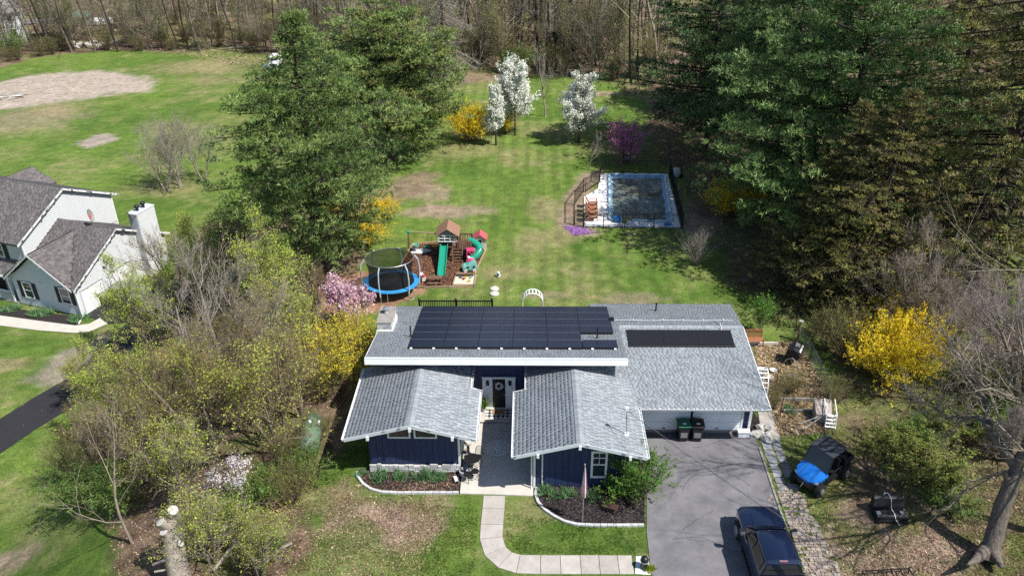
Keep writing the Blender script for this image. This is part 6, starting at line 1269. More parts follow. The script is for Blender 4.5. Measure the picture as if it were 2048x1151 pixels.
for x in (-.38, .38): m = MB(); m.tube([(x*1.0, 2.55, 1.02), (x*1.25, 1.42, 1.128)], .02, 5); T_('hood_crease', m, 'carblue')
m = MB(); m.box(-.16, .16, -1.22, -1.17, 1.77, 1.81); T_('brake_light_housing', m, 'alu'); m = MB(); m.box(-.1, .1, -1.245, -1.221, 1.77, 1.81); T_('brake_light', m, 'red'); m = MB(); m.lathe([(.02, 0), (.012, .12)], 6, (0, -1.05, 1.8)); T_('aerial', m, 'black')
m = MB(); m.tube([(-.75, 1.32, 1.15), (-.1, 1.28, 1.17)], .012, 4); m.tube([(.1, 1.36, 1.15), (.72, 1.27, 1.17)], .012, 4); T_('wiper', m, 'black')
m = MB(); m.box(-.5, .5, 2.7, 2.74, .5, .8); T_('grille', m, 'black'); m = MB(); m.box(-.86, .86, -2.98, -1.42, 1.08, 1.12); T_('bed_cover', m, 'grey')
for y in (-1.95, -2.45): m = MB(); m.box(-.86, .86, y, y+.03, 1.121, 1.128); T_('cover_fold', m, 'black')
m = MB(); m.box(-.35, .2, -1.9, -1.86, 1.13, 1.14); T_('strap', m, 'black')

# ------------------------------------------------------------------ blue side by side buggy
M['buggyroof'] = mat('buggy_roof', (.055, .06, .07), .35, .15, 3)
M['utvblue'] = mat('metallic_blue', (.01, .2, .72), .2, .05, 2, coat=1., spec=.7, metal=.35); hd = math.atan2(-.8, -.6)  # heading
ub = thing('utility_buggy', 'bright blue two seat utility buggy with black roof on the grass', 'utility vehicle', (13.86, 30.12, 0), math.atan2(-.62, -.78)-math.pi/2+.0)
def B_(name, mb, m, par=None, **k): return mb.build(name, M[m], par or ub, **k)
m = MB(); m.loft([[(-w, y, z0), (w, y, z0), (w, y, z1), (-w, y, z1)] for y, w, z0, z1 in ((1.35, .3, .4, .6), (1.2, .5, .35, .75), (.5, .6, .3, .85), (.45, .62, .28, .5), (-.55, .62, .28, .5), (-.6, .6, .35, .72), (-1.5, .6, .4, .72))]); B_('chassis', m, 'black')
hood = lambda y, w, z, c: [(-w, y, z-c), (-w*.45, y, z), (0, y, z+.03), (w*.45, y, z), (w, y, z-c), (w, y, z-c-.12), (-w, y, z-c-.12)]
m = MB(); m.loft([hood(1.42, .22, .86, .03), hood(1.3, .48, .93, .06), hood(1.0, .68, 1.03, .1), hood(.62, .7, 1.12, .1), hood(.55, .7, 1.13, .1)]); B_('hood', m, 'utvblue', smooth=25)
for sx in (-1, 1): m = MB(); m.tube([(sx*.28, 1.32, .95), (sx*.32, .6, 1.14)], .012, 4); B_('hood_seam', m, 'black')
m = MB(); m.add([(-.66, .6, 1.14), (.66, .6, 1.14), (.6, .22, 1.86), (-.6, .22, 1.86)], [(0, 1, 2, 3)]); B_('windscreen', m, 'glass_dk')
m = MB(); m.loft([[(-.62, y, z-.05), (.62, y, z-.05), (.6, y, z), (0, y, z+.03), (-.6, y, z)] for y, z in ((.28, 1.86), (.1, 1.93), (-.65, 1.94), (-.85, 1.9))]); rf_ = B_('roof', m, 'buggyroof', smooth=30)
for x in (-.3, 0, .3): m = MB(); m.box(x-.05, x+.05, -.75, .1, 1.965, 1.985); B_('roof_rib', m, 'blackpl', rf_)
for sx in (-1, 1):
    m = MB(); m.tube([(sx*.66, .6, 1.1), (sx*.61, .25, 1.86), (sx*.61, -.75, 1.88), (sx*.66, -.85, .72)], .028, 6); B_('cage_tube', m, 'black'); m = MB(); m.tube([(sx*.64, .45, .5), (sx*.66, 0, .95), (sx*.66, -.6, .95)], .02, 5); B_('door_bar', m, 'black')
    for y in (.98, -1.0):
        m = MB(); m.lathe([(.15, -.13), (.3, -.13), (.33, -.09), (.33, .09), (.3, .13), (.15, .13)], 18, (sx*.66, y, .33), axis='X'); wh = B_('wheel', m, 'rubber', smooth=40); m = MB(); m.lathe([(.01, 0), (.1, .02), (.17, -.02), (.17, -.08)], 12, (sx*.75, y, .33), axis='X'); B_('rim', m, 'grey', wh)
        m = MB()
        for k in range(18): a = k*math.pi/9; m.obox((sx*.66, y+.33*math.cos(a), .33+.33*math.sin(a)), .22, .05, .035, rx=a+math.pi/2)
        B_('tread', m, 'rubber', wh)
    m = MB(); m.box(sx*.33-.22, sx*.33+.22, -.45, -.02, .62, .74); B_('seat', m, 'blackpl', bevel=.03); m = MB(); m.obox((sx*.33, -.5, 1.0), .44, .12, .6, rx=.15); B_('backrest', m, 'blackpl', bevel=.03)
    m = MB(); m.obox((sx*.52, 1.2, .78), .22, .12, .08, rz=-sx*.5); B_('headlight', m, 'alu')
m = MB(); m.box(-.62, .62, -1.6, -.92, .78, .82); m.box(-.64, -.6, -1.6, -.92, .82, 1.1); m.box(.6, .64, -1.6, -.92, .82, 1.1); m.box(-.6, .6, -.96, -.92, .82, 1.1); m.box(-.6, .6, -1.62, -1.58, .82, 1.06); B_('cargo_box', m, 'black')
m = MB(); m.tube([(.0, 1.38, .62), (-.02, 1.5, .52), (.03, 1.48, .4)], .02, 5); B_('winch_rope', m, 'white'); m = MB(); m.tube([(-.42, 1.42, .45), (-.42, 1.45, .7), (.42, 1.45, .7), (.42, 1.42, .45)], .025, 6); B_('bumper', m, 'black')
m = MB(); m.lathe([(.15, -.01), (.17, 0), (.15, .01)], 14, (.3, .25, 1.02)); B_('steering_wheel', m, 'black'); m = MB(); m.box(.2, .5, .42, .5, 1.0, 1.1); B_('dashboard', m, 'grey')
# black bench on the ground with a white strap
t = thing('vehicle_bench_seat', 'black padded bench seat with a white cord over it lying on the ground', 'bench seat', (16.22, 27.72, 0)); m = MB(); m.loft([[(-.68, y, 0), (.68, y, 0), (.68, y, z), (-.68, y, z)] for y, z in ((-.42, .34), (-.36, .42), (.05, .36), (.12, .3))]); P_('cushion', m, 'blackpl', bevel=.03)
m = MB(); m.loft([[(-.7, y, z0), (.7, y, z0), (.68, y, z1), (-.68, y, z1)] for y, z0, z1 in ((.13, .1, .5), (.25, .1, .85), (.4, .1, .9), (.5, .1, .8))]); P_('back', m, 'blackpl', bevel=.03)
m = MB(); m.box(-.72, .72, -.5, -.43, .02, .2); P_('rail', m, 'black'); m = MB(); m.tube([(-.22, .42, .8), (-.15, .5, .95), (.0, .45, .96), (.06, .2, .85), (.08, 0, .45), (.1, -.3, .46), (.12, -.5, .3), (.3, -.6, .04)], .016, 5); P_('cord', m, 'white')
for x in (-.55, .5): m = MB(); m.box(x-.1, x+.08, -.3, -.1, .4, .43); P_('buckle', m, 'alu')
t = thing('metal_rack', 'black metal rack with square bars at the bottom edge right', 'metal rack', (14.9, 23.9, 0), .08)
for k in range(6): m = MB(); m.box(-1.0+k*.4, -.96+k*.4, -.55, .55, .2, .24); P_('bar', m, 'black')
for y in (-.55, .0, .5): m = MB(); m.box(-1.0, 1.04, y, y+.04, .241, .28); P_('rail', m, 'black')
for x in (-.98, 1.0):
    for y in (-.5, .5): m = MB(); m.box(x-.02, x+.02, y-.02, y+.02, 0, .2); P_('leg', m, 'black')
# neighbour's silver car
cp = G(250, 600); cr_ = thing('parked_car', 'silver car half hidden by the leafy tree at the grey garage', 'car', (cp[0], cp[1], -6+.04), NA-math.pi/2+.25)
def K_(name, mb, m, par=None, **k): return mb.build(name, M[m], par or cr_, **k)
M['silver'] = mat('silver_paint', (.42, .44, .45), .25, .03, 2, metal=.5, coat=.8); sc_ = lambda x, w, z0, z1: [(x, -w, z0), (x, w, z0), (x, w*1.02, z1-.2), (x, w*.85, z1), (x, -w*.85, z1), (x, -w*1.02, z1-.2)]
m = MB(); m.loft([sc_(-2.2, .7, .4, .75), sc_(-2.1, .85, .3, .9), sc_(-1.2, .9, .28, 1.0), sc_(1.4, .9, .28, 1.02), sc_(2.2, .8, .35, .9)]); K_('body', m, 'silver', smooth=35); g2 = lambda x, w, z: [(x, -.82, .95), (x, .82, .95), (x, w, z), (x, -w, z)]
m = MB(); m.loft([g2(-1.25, .7, 1.0), g2(-.5, .62, 1.42), g2(.9, .62, 1.46), g2(1.75, .68, 1.02)]); K_('cabin', m, 'silver', smooth=25)
m = MB(); m.add([(-1.2, -.7, 1.04), (-1.2, .7, 1.04), (-.56, .58, 1.4), (-.56, -.58, 1.4)], [(0, 1, 2, 3)]); K_('windscreen', m, 'glass_dk')
for sy in (-1, 1):
    m = MB(); m.add([(-1.0, sy*.815, 1.04), (1.4, sy*.8, 1.04), (.85, sy*.66, 1.4), (-.5, sy*.66, 1.38)], [(0, 1, 2, 3)]); K_('side_window', m, 'glass_dk')
    for x in (-1.4, 1.35): m = MB(); m.lathe([(.18, -.1), (.33, -.1), (.33, .1), (.18, .1)], 16, (x, sy*.84, .33), axis='Y'); wh = K_('wheel', m, 'rubber', smooth=40); m = MB(); m.lathe([(.01, 0), (.2, .02)], 12, (x, sy*.94, .33), axis='Y'); K_('rim', m, 'alu', wh)
# utility line crossing the plot
ul = thing('service_wire', 'thin utility wire running from the aerial over the truck to the right', 'wire', (8, 28, 5))
def cat_(a, b, sag, n=20): a, b = Vector(a), Vector(b); return [tuple(a+(b-a)*(i/n)-Vector((0, 0, sag*4*(i/n)*(1-i/n)))) for i in range(n+1)]
m = MB(); wd_ = ray(1990, 1310)*(15/ray(1990, 1310)[1])+np.array([0, 0, H_CAM]); m.tube(cat_((4.42, 29.92, 4.2), wd_, .25, 30), .009, 5); m.build('wire', M['black'], ul, world=True); m = MB(); m.tube(cat_((4.42, 29.95, 4.22), wd_+np.array([0, 0, .05]), .2, 30), .006, 5); m.build('support_wire', M['oldconc'], ul, world=True)
ul = thing('service_wire', 'thin black wire crossing the lower left corner over the brush', 'wire', (-20, 20, 5)); m = MB(); m.tube(cat_((-45, 22, 7), (-5, 14, 9), .8, 30), .012, 5); m.build('wire', M['black'], ul, world=True)
# heating oil tank
t = thing('oil_tank', 'mossy green cylindrical oil tank among the brush left of the house', 'oil tank', (-10.95, 32.2, .1), .12); M['tankg'] = mat('green_tank', (.12, .19, .13), .6, .35, 2.5, .2, 10); m = MB(); m.lathe([(.01, -1.25), (.35, -1.2), (.5, -1.05), (.52, 0), (.5, 1.05), (.35, 1.2), (.01, 1.25)], 18, (0, 0, .75), axis='Y'); P_('tank', m, 'tankg', smooth=60)
for y in (-.8, .8): m = MB(); m.box(-.35, .35, y-.04, y+.04, 0, .4); P_('leg', m, 'black')
m = MB(); m.obox((.38, .35, 1.12), .1, .35, .16, ry=.6); P_('label_plate', m, 'white'); m = MB(); m.lathe([(.08, 1.25), (.08, 1.34), (.01, 1.35)], 8, (0, .3, 0)); P_('filler_cap', m, 'white')
# ------------------------------------------------------------------ evergreens
def at(x, y): return G(x, y)
PK = dict(pads=20, tp=13, k=7, ln=.25, wd=.034, flat=.48, irr=.22, pr=.62, pz=.32, s0=.18)
pA = conifer(1, 17.8, 10.4, zb=.07, nb=190, rise=.1, droop=.05, pal=PINE, width_pow=.92, low=.16, lowt=.48, **dict(PK, pads=27, k=9, wd=.025))
put_tree(pA, 'pine_tree', 'huge spreading white pine left of centre beside the play area', 'pine tree', at(655, 545), 1.1, (1, 1, .98))
pB = conifer(2, 14.2, 7.4, zb=.14, nb=150, rise=.15, droop=.02, pal=PINE[1:]+[(.23, .25, .07)], width_pow=.6, low=.5, **PK)
put_tree(pB, 'pine_tree', 'lighter green pine right behind the huge one, over the back lawn edge', 'pine tree', at(780, 318), .4, (1.12, 1.12, 1.02))
pC = conifer(3, 21, 7.4, zb=.05, nb=190, rise=.14, droop=.08, pal=PINEB, width_pow=.55, low=.4, **dict(PK, pads=17, pr=.7))
put_tree(pC, 'pine_tree', 'tall blue green pine, leftmost of the right grove at the lawn end', 'pine tree', at(1410, 300), .3, .98)
put_tree(pC, 'pine_tree', 'tall blue green pine in the middle of the right grove, behind the pool', 'pine tree', at(1545, 385), 2.2, 1.05)
pD = conifer(4, 20, 8.0, zb=.08, nb=180, rise=.22, droop=.05, pal=[(.14, .23, .07), (.18, .28, .09), (.1, .18, .06), (.22, .32, .11)], width_pow=.5, low=.8, **dict(PK, pads=18, pr=.75, pz=.42, ln=.3))
put_tree(pD, 'pine_tree', 'tallest bright green pine of the right grove, against the brownish spruces', 'pine tree', (22.0, 55.0, 0), 1.2, 1.0)
put_tree(pC, 'pine_tree', 'dark pine at the back of the right grove, beyond the others', 'pine tree', at(1500, 225), 4.2, 1.0)
pS = conifer(5, 19.5, 7.0, zb=.03, nb=280, pads=14, tp=12, k=7, ln=.2, wd=.024, rise=.02, droop=.25, pal=SPR, flat=.42, irr=.25, width_pow=.65, spread=.6, hang=.35, low=1, pr=.42, s0=.2, thick=.8)
put_tree(pS, 'spruce_tree', 'large olive brown spruce filling the right edge above the purple twigged tree', 'spruce tree', at(1935, 600), .5, (1.08, 1.08, 1.4))
put_tree(pS, 'spruce_tree', 'brownish spruce behind the yellow bush, in the middle of the dark trees', 'spruce tree', at(1730, 600), 2.6, (.9, .9, .72))
put_tree(pS, 'spruce_tree', 'dark spruce at the shaded lawn edge above the garage', 'spruce tree', at(1655, 575), 4.0, (.66, .66, .66))
put_tree(pS, 'spruce_tree', 'dark spruce cut by the right edge of the picture', 'spruce tree', at(2110, 400), 1.6, (.95, .95, .95))
put_tree(pS, 'spruce_tree', 'spruce between the bright green pine and the large olive one', 'spruce tree', at(1850, 430), 5.0, (.9, .9, 1.25))
# dead grey spruce by the wood
dS = conifer(8, 15, 2.8, zb=.03, nb=240, pads=7, tp=3, k=3, ln=.45, wd=.012, rise=-.1, droop=.35, pal=[(.3, .28, .26), (.36, .34, .32), (.24, .22, .2)], flat=.35, irr=.3, width_pow=.5, spread=.6, hang=.2, bm='twig', low=1)
put_tree(dS, 'dead_spruce', 'dead grey spruce with drooping bare branches beside the wood edge', 'dead tree', at(890, 172), 0)

# ------------------------------------------------------------------ blossom trees
WH = [(.78, .8, .7), (.84, .86, .8), (.66, .72, .55), (.86, .86, .84)]
def flower_tree(seed, w, h, label, p, pal, n, ls, zb=.13, name='pear_tree', twig='twig', pyr=.6, sub=8, cat='blossom tree', lm='petal'):
    rng = np.random.RandomState(seed); nb_ = 70; t = rng.rand(nb_); z = h*(zb+(1-zb)*.84*t); a = rng.rand(nb_)*6.283
    D = np.stack([np.cos(a), np.sin(a), 1.2+1.4*t], 1); L = w*.5*(1-pyr*t)*1.15*(1+.2*rng.randn(nb_)); L = np.maximum(L, .4)
    sk, tips = skeleton(rng, np.stack([0*z, 0*z, z], 1), D, L, np.full(nb_, .03), [dict(k=4, w=.12, up=.12, tp=.4, n=sub, t0=.15, a=.6, l=.5, sh=.3, r=.5, rmin=.008), dict(k=3, w=.15, up=.1, tp=.5)])
    A, B = sk[0], sk[1]; sel = np.hypot(A[:, 0], A[:, 1]) > .12*w; A, B = A[sel], B[sel]; i = rng.randint(0, len(A), n); tt = rng.rand(n, 1)
    V, F, cc = leaves(rng, A[i]*(1-tt)+B[i]*tt+rng.randn(n, 3)*ls*.8, ls, pick(rng, n, pal, .1)); tk_ = MB(); tk_.tube([(0, 0, -.1), (.03, 0, h*.2), (0, .04, h*.5), (.02, 0, h*.9)], [.11, .08, .05, .012], 7)
    parts = dict(trunk=tk_.mesh('trunk', M['bark_dk'], 60), branch=tube_mesh('branches', sk, slice(None), M[twig], 3), crown=np_mesh('crown', V, F, M[lm], cc)); return put_tree(parts, name, label, cat, p, seed)
flower_tree(11, 2.2, 6.3, 'slim white blossoming pear, leftmost of the three on the back lawn', at(992, 290), WH, 10000, .16, pyr=.55, zb=.18)
flower_tree(12, 4.8, 6.2, 'round white blossoming pear in the middle, right beside the slim one', at(1030, 271), WH, 17000, .16, pyr=.35, zb=.2)
flower_tree(13, 5.2, 8.6, 'tall pointed white blossoming pear standing alone right of the other two', at(1157, 285), WH, 30000, .16, pyr=.85, zb=.07)
RB = [(.55, .13, .36), (.64, .2, .45), (.42, .09, .28), (.7, .28, .52)]
def shrub(parts, name, label, cat, p, rz=0, sc=1, group=None):
    t = thing(name, label, cat, p, rz, group); t.scale = (sc, sc, sc) if not hasattr(sc, '__len__') else sc
    for k, me in parts.items(): link(k, me, t)
    return t
b_ = bare(14, 2.6, r=.09, lev=4, spread=.8, n1=12, t0=.2, twig='twig_pu', barkm='bark_dk', multi=4, leafn=4200, leafs=.085, pal=RB, lmat='petal', n2=7, n3=4, up=.1, l1=.7, lsp=.12)
put_tree(b_, 'redbud_tree', 'magenta flowering redbud beside the pool fence', 'redbud tree', at(1252, 326), 0, (1.5, 1.4, 1.3))
b_ = bare(15, 2.3, r=.08, lev=4, spread=.7, n1=10, t0=.2, twig='twig_pu', barkm='bark', multi=5, leafn=5200, leafs=.11, pal=[(.62, .36, .45), (.7, .5, .56), (.55, .26, .38), (.75, .62, .64)], lmat='petal', n2=6, n3=4, up=.08, l1=.7)
put_tree(b_, 'magnolia_tree', 'pink flowering magnolia beside the trampoline', 'magnolia', at(700, 655), 0, 1.3)
# ------------------------------------------------------------------ yellow bushes
YE = [(.85, .62, .02), (.88, .7, .03), (.78, .54, .015), (.6, .5, .04)]
OLV = [(.42, .4, .08), (.5, .46, .1)]
YG = [(.78, .62, .03), (.6, .5, .04), (.85, .66, .03), (.35, .36, .05)]
fA = bush(21, 2.0, 2.6, YE, 13000, .09, 110); fB = bush(22, 2.4, 3.4, YG+OLV, 12000, .085, 130)
FORS = [(fA, 938, 282, (1.35, 1.2, 1.25), 'golden forsythia beside the slim white pear at the back lawn edge'), (fA, 1010, 268, (.6, .6, .8), 'small yellow forsythia showing between the two left pears'),
        (fA, 728, 492, (.95, .9, .85), 'bright yellow forsythia mound against the huge pine'), (fA, 762, 436, (.75, .7, .6), 'smaller yellow forsythia above the mound beside the huge pine'), (fA, 662, 430, (.6, .6, .6), 'scrap of yellow forsythia showing under the huge pine'),
        (fB, 668, 765, (1.0, 1.1, 1.0), 'large yellow green forsythia touching the left roof corner'), (fB, 712, 712, (.6, .6, .8), 'yellow forsythia directly below the pink magnolia'),
        (fA, 1458, 432, (1.1, 1.05, 1.0), 'round yellow forsythia lit in the dark pines right of the pool'), (fA, 1508, 415, (.6, .6, .5), 'low yellow forsythia next to the round one in the pines'),
        (fA, 1545, 395, (.5, .5, .5), 'dim yellow forsythia deep under the pines'), (fA, 1862, 582, (.65, .6, .5), 'tiny yellow forsythia patch below the olive spruce'),
        (fA, 1772, 768, (1.1, 1.15, 1.35), 'big yellow forsythia right of the garden, its left half'), (fA, 1818, 745, (1.0, 1.05, 1.25), 'big yellow forsythia right of the garden, its right half'), (fA, 1800, 690, (1, 1, 1.15), 'upper yellow forsythia behind the big pair at the garden')]
for pr_, x, y, s_, l in FORS: shrub(pr_, 'forsythia_bush', l, 'yellow bush', at(x, y), x*.01, s_, 'forsythia bushes')
# ------------------------------------------------------------------ green and bare shrubs
gb = bush(31, 1.0, 2.4, [(.12, .3, .04), (.18, .38, .06), (.08, .2, .03)], 2600, .12, 30); shrub(gb, 'leafy_shrub', 'fresh green upright shrub in front of the dark trees above the garage', 'shrub', at(1520, 665), 0, (.55, .55, 1.0))
gb2 = bush(32, 1.5, 2.0, [(.05, .14, .02), (.08, .2, .03), (.12, .26, .04), (.16, .28, .05)], 7000, .09, 70, arch=.1); shrub(gb2, 'leafy_shrub', 'dark green feathery shrub at the right corner of the right wing', 'shrub', (5.15, 29.0, 0), 0, (1.0, 1.0, 1.15))
shrub(bush(44, 1.0, 1.0, [(.07, .18, .03), (.12, .26, .04), (.2, .3, .06)], 2500, .09, 30, arch=.1), 'leafy_shrub', 'low green shrub spilling into the bed left of the corner shrub', 'shrub', (4.15, 28.75, 0))
bs_ = bush(33, 1.0, 2.3, None, 0, .1, 55, 'twig_pale', arch=0, sub=9); shrub(bs_, 'bare_shrub', 'bare fan shaped shrub in the shade right of the pool', 'bare shrub', at(1393, 530))
shrub(bush(34, .8, .8, [(.16, .05, .04), (.1, .035, .03)], 1500, .06, 50, 'twig_br'), 'bare_shrub', 'low red brown shrub behind the solar roof beside the white arch', 'shrub', (1.2, 44.3, 0))
hp_ = [(.12, .24, .1), (.17, .32, .14), (.08, .18, .07), (.24, .38, .2)]
def hosta(seed, w):
    rg = np.random.RandomState(seed); n = 40; C = np.stack([rg.randn(n)*w*.4, rg.randn(n)*.16, np.zeros(n)], 1); V, F, cc = tufts(rg, C, np.tile([0, 0, .9], (n, 1)), 7, .38, .035, pick(rg, n, hp_), .55); return np_mesh('leaves', V, F, M['leaf'], cc)
hm = [hosta(1, .6), hosta(2, .5)]
for i, (x, y, s_, l) in enumerate(((-8.1, 30.15, .6, 'small clump of strap leaves at the far left of the left bed'), (-7.2, 29.95, 1, 'first big daffodil clump in the left bed, from the left corner'), (-6.2, 30.0, .9, 'daffodil clump in the left bed under the left gable window'), (-5.0, 29.95, 1.1, 'daffodil clump in the left bed right of the bare gap'), (-4.3, 29.9, .8, 'last daffodil clump in the left bed nearest the patio'),
                                   (.85, 28.95, 1, 'daffodil clump at the left end of the right bed'), (1.75, 28.85, .9, 'daffodil clump in the right bed left of the flag'), (3.0, 28.75, .9, 'daffodil clump under the right wing window'), (13.9, 35.3, .8, 'fresh green clump in front of the dry garden'))):
    t = thing('daffodil_clump', l, 'plant', (x, y, .05), i, 'daffodil clumps'); t.scale = (s_,)*3; link('leaves', hm[i % 2], t)
t = thing('flowering_plant', 'small yellow green plant beside the black lamp bollard', 'plant', (5.1, 24.5, .03)); rg = np.random.RandomState(4); V, F, cc = tufts(rg, rg.randn(30, 3)*[.08, .08, .01], np.tile([0, 0, 1.], (30, 1)), 5, .25, .03, pick(rg, 30, [(.5, .55, .06), (.2, .34, .04)]), .6); link('leaves', np_mesh('leaves', V, F, M['leaf'], cc), t)
for i, (x, y) in enumerate(((25, 620), (75, 628), (90, 629), (158, 640))): t = thing('low_plant', ('leftmost green clump in the grey house bed', 'green clump under the second window of the grey house', 'twin green clump beside it in the grey house bed', 'orange brown clump at the grey house corner')[i], 'plant', G(x, y)); t.scale = (1.3,)*3; link('leaves', hm[i % 2], t)
gs = bush(35, 1.6, 2.6, [(.2, .22, .05), (.26, .24, .08), (.15, .18, .05)], 4500, .07, 60, 'twig_br', arch=.05, sub=9)
gq = bush(37, 1.8, 1.6, [(.2, .24, .05), (.26, .27, .07), (.15, .2, .05)], 6000, .09, 50, 'twig_br', arch=.05)
for i, (x, y, s_, l) in enumerate(((1690, 720, (1.1, 1.1, 1.15), 'brown twiggy shrub left of the big yellow forsythia'), (1650, 700, (.8, .8, .9), 'thin olive twig shrub at the dark lawn edge'), (1660, 800, (.6, .6, .5), 'bare twig shrub above the pool steps'), (1870, 700, (1.3, 1.3, 1.1), 'tangle of grey brown twigs right of the upper forsythia'),
                                (1900, 860, (1.3, 1.3, .9), 'scrubby brush behind the big leaning tree'), (1850, 950, (1.7, 1.5, .8), 'low green brown brush right of the buggy'), (1790, 900, (1.1, 1.1, .6), 'low sprawling brush between buggy and leaning tree'), (1950, 780, (1.2, 1.2, 1.1), 'twiggy brush under the purple tree'), (1580, 785, (.6, .5, .45), 'dry twig bush inside the garden'), (1545, 820, (.35, .35, .5), 'red brown twig bush by the garden arch'))): shrub(gq if i in (4, 5, 6, 7) else gs, 'twiggy_shrub', l, 'shrub', at(x, y), i*1.3, s_, 'twiggy shrubs on the right')
gl = bush(36, 1.8, 2.0, [(.1, .2, .04), (.16, .28, .06), (.2, .26, .07)], 4200, .1, 60, 'twig_br', arch=.05)
for i, (x, y, s_, l) in enumerate(((1995, 880, (1, 1, .8), 'green leafy bush right of the leaning trunk'), (1720, 745, (.4, .4, .6), 'small bright green bush at the left foot of the forsythia'), (2030, 800, (1, 1, 1), 'green bush at the right edge below the purple tree'), (1830, 880, (.9, .9, .45), 'low green bramble right of the pool steps'), (1900, 1010, (.8, .8, .35), 'low green mound beside the leaning trunk'))): shrub(gl, 'green_bush', l, 'bush', at(x, y), i*2., s_, 'green bushes on the right')

# ------------------------------------------------------------------ bare trees with their own place
def btree(kw, label, p, rz=0, sc=1, name='bare_tree', cat='bare tree', tilt=(0, 0), group=None): return put_tree(bare(**kw), name, label, cat, p, rz, sc, group, tilt)
btree(dict(seed=41, H=6, r=.09, lev=4, spread=.6, n1=12, t0=.2, twig='twig_pale', barkm='bark_pale', n2=8, n3=5, up=.15), 'pale upright bare tree on the back lawn between the pears', at(1090, 233), 0, 1.1)
btree(dict(seed=42, H=3.2, r=.05, lev=3, spread=.7, n1=12, t0=.25, twig='twig_pale', barkm='bark_pale', n2=8, up=.1), 'small thin bare tree left of the redbud', at(1178, 340))
btree(dict(seed=43, H=4.2, r=.04, lev=3, spread=.5, n1=10, t0=.4, twig='twig', barkm='bark', n2=6), 'slender dark sapling behind the tall pear', at(1127, 201))
k3 = dict(seed=44, H=6.2, r=.1, lev=4, spread=.9, n1=18, t0=.15, twig='twig_pale', barkm='bark_pale', n2=10, n3=7, multi=2, up=.12, l1=.6)
btree(k3, 'pale bare tree on the left lawn, left of the group of three', at(332, 382), 0, 1.15); btree(dict(k3, seed=45), 'pale bare tree in the middle of the left lawn group', at(362, 374), 1, 1.05); btree(dict(k3, seed=46), 'pale bare tree on the right of the left lawn group, nearest the pine', at(408, 360), 2, 1.1)
# purple twigged tree and its twin on the right
kp = dict(seed=47, H=8.5, r=.2, lev=4, spread=.85, n1=16, t0=.15, twig='twig_pu', barkm='bark', multi=3, n2=12, n3=11, up=.12, l1=.65, rm=.008)
btree(kp, 'spreading bare tree with a haze of purple grey twigs at the right edge', (26.0, 35.0, 0), 0, .9)
btree(dict(kp, seed=48, H=6.0), 'smaller bare tree with grey twigs left of the purple one', (23.3, 31.6, 0), 1, .5)
btree(dict(kp, seed=49, H=6.5, twig='twig'), 'bare tree in the wood edge behind the yellow forsythia', (22.5, 41.0, 0), 2, 1.0)
# the big leaning tree, limbs set where the photograph shows them
lt = thing('bare_tree', 'big leaning bare tree with a massive rough trunk at the bottom right', 'bare tree', (19.45, 25.4, 0))
LP = lambda x, y, Y: (lambda d: (d[0]*Y/d[1]-19.45, Y-25.4, H_CAM+d[2]*Y/d[1]))(ray(x, y))
def limb(pts, r, par=lt, mt='bark_big', n=9, nm='trunk'): m = MB(); m.tube([LP(*p) for p in pts], r, n); return m.build(nm, M[mt], par, smooth=70)
limb([(1972, 1112, 25.3), (1985, 1085, 25.5), (2005, 1010, 26.0), (2030, 950, 26.4), (2052, 900, 26.8), (2075, 850, 27.0), (2095, 780, 27.3)], [.5, .37, .33, .31, .28, .25, .2])
limb([(2035, 935, 26.6), (2010, 900, 27.0), (1985, 870, 27.5), (1972, 838, 28.1), (1975, 808, 28.6), (1955, 775, 29.2), (1925, 730, 30.2), (1900, 690, 31.0), (1885, 655, 31.5)], [.27, .19, .16, .14, .12, .1, .08, .05, .03], nm='limb')
limb([(1980, 860, 27.6), (1960, 835, 28.0), (1935, 832, 28.4), (1892, 835, 28.8), (1870, 815, 29.2), (1845, 803, 29.6), (1815, 798, 30)], [.12, .1, .085, .07, .055, .04, .02], nm='limb')
limb([(1972, 1098, 25.4), (1950, 1120, 24.6), (1935, 1128, 24.0)], [.3, .16, .05], nm='root'); limb([(1985, 1100, 25.3), (2005, 1135, 24.4)], [.3, .08], nm='root'); limb([(2030, 945, 26.5), (2012, 955, 26.3), (2008, 940, 26.4)], [.16, .13, .12], nm='limb_stub')
limb([(2048, 905, 26.8), (2120, 800, 27.4), (2200, 700, 28)], [.25, .18, .06], nm='limb')
rng = np.random.RandomState(50); base = []; 
def along(pts, n, L, seed, r0=.04):
    P_3 = np.array([LP(*p) for p in pts]); rg = np.random.RandomState(seed); s = rg.rand(n)*(len(P_3)-1.01); i = s.astype(int); f = (s-i)[:, None]; P = P_3[i]*(1-f)+P_3[i+1]*f; D = (P_3[i+1]-P_3[i]); D = unit(unit(D)*.5+rg.randn(n, 3)*.8+np.array([0, 0, .35])); sk, _ = skeleton(rg, P, D, L*(.5+rg.rand(n)), np.full(n, r0), [dict(k=4, w=.22, up=.06, tp=.3, n=6, t0=.2, a=.6, l=.5, sh=.3, r=.6, rmin=.012), dict(k=3, w=.25, up=.05, tp=.4, n=4, t0=.2, a=.6, l=.5, r=.6, rmin=.007), dict(k=2, w=.3, tp=.5)]); return sk
for q, (pts, n, L, sd) in enumerate((([(1972, 838, 28.1), (1955, 775, 29.2), (1925, 730, 30.2), (1885, 655, 31.5)], 24, 1.4, 51), ([(1935, 832, 28.4), (1892, 835, 28.8), (1845, 803, 29.6), (1815, 798, 30)], 22, 1.3, 52), ([(2052, 900, 26.8), (2095, 780, 27.3), (2200, 700, 28)], 16, 2.0, 53), ([(1972, 838, 28.1), (1900, 850, 29), (1870, 815, 29.2)], 12, 1.2, 54))):
    link('branches', tube_mesh('branches', along(pts, n, L, sd), slice(None), M['twig'], 3), lt)
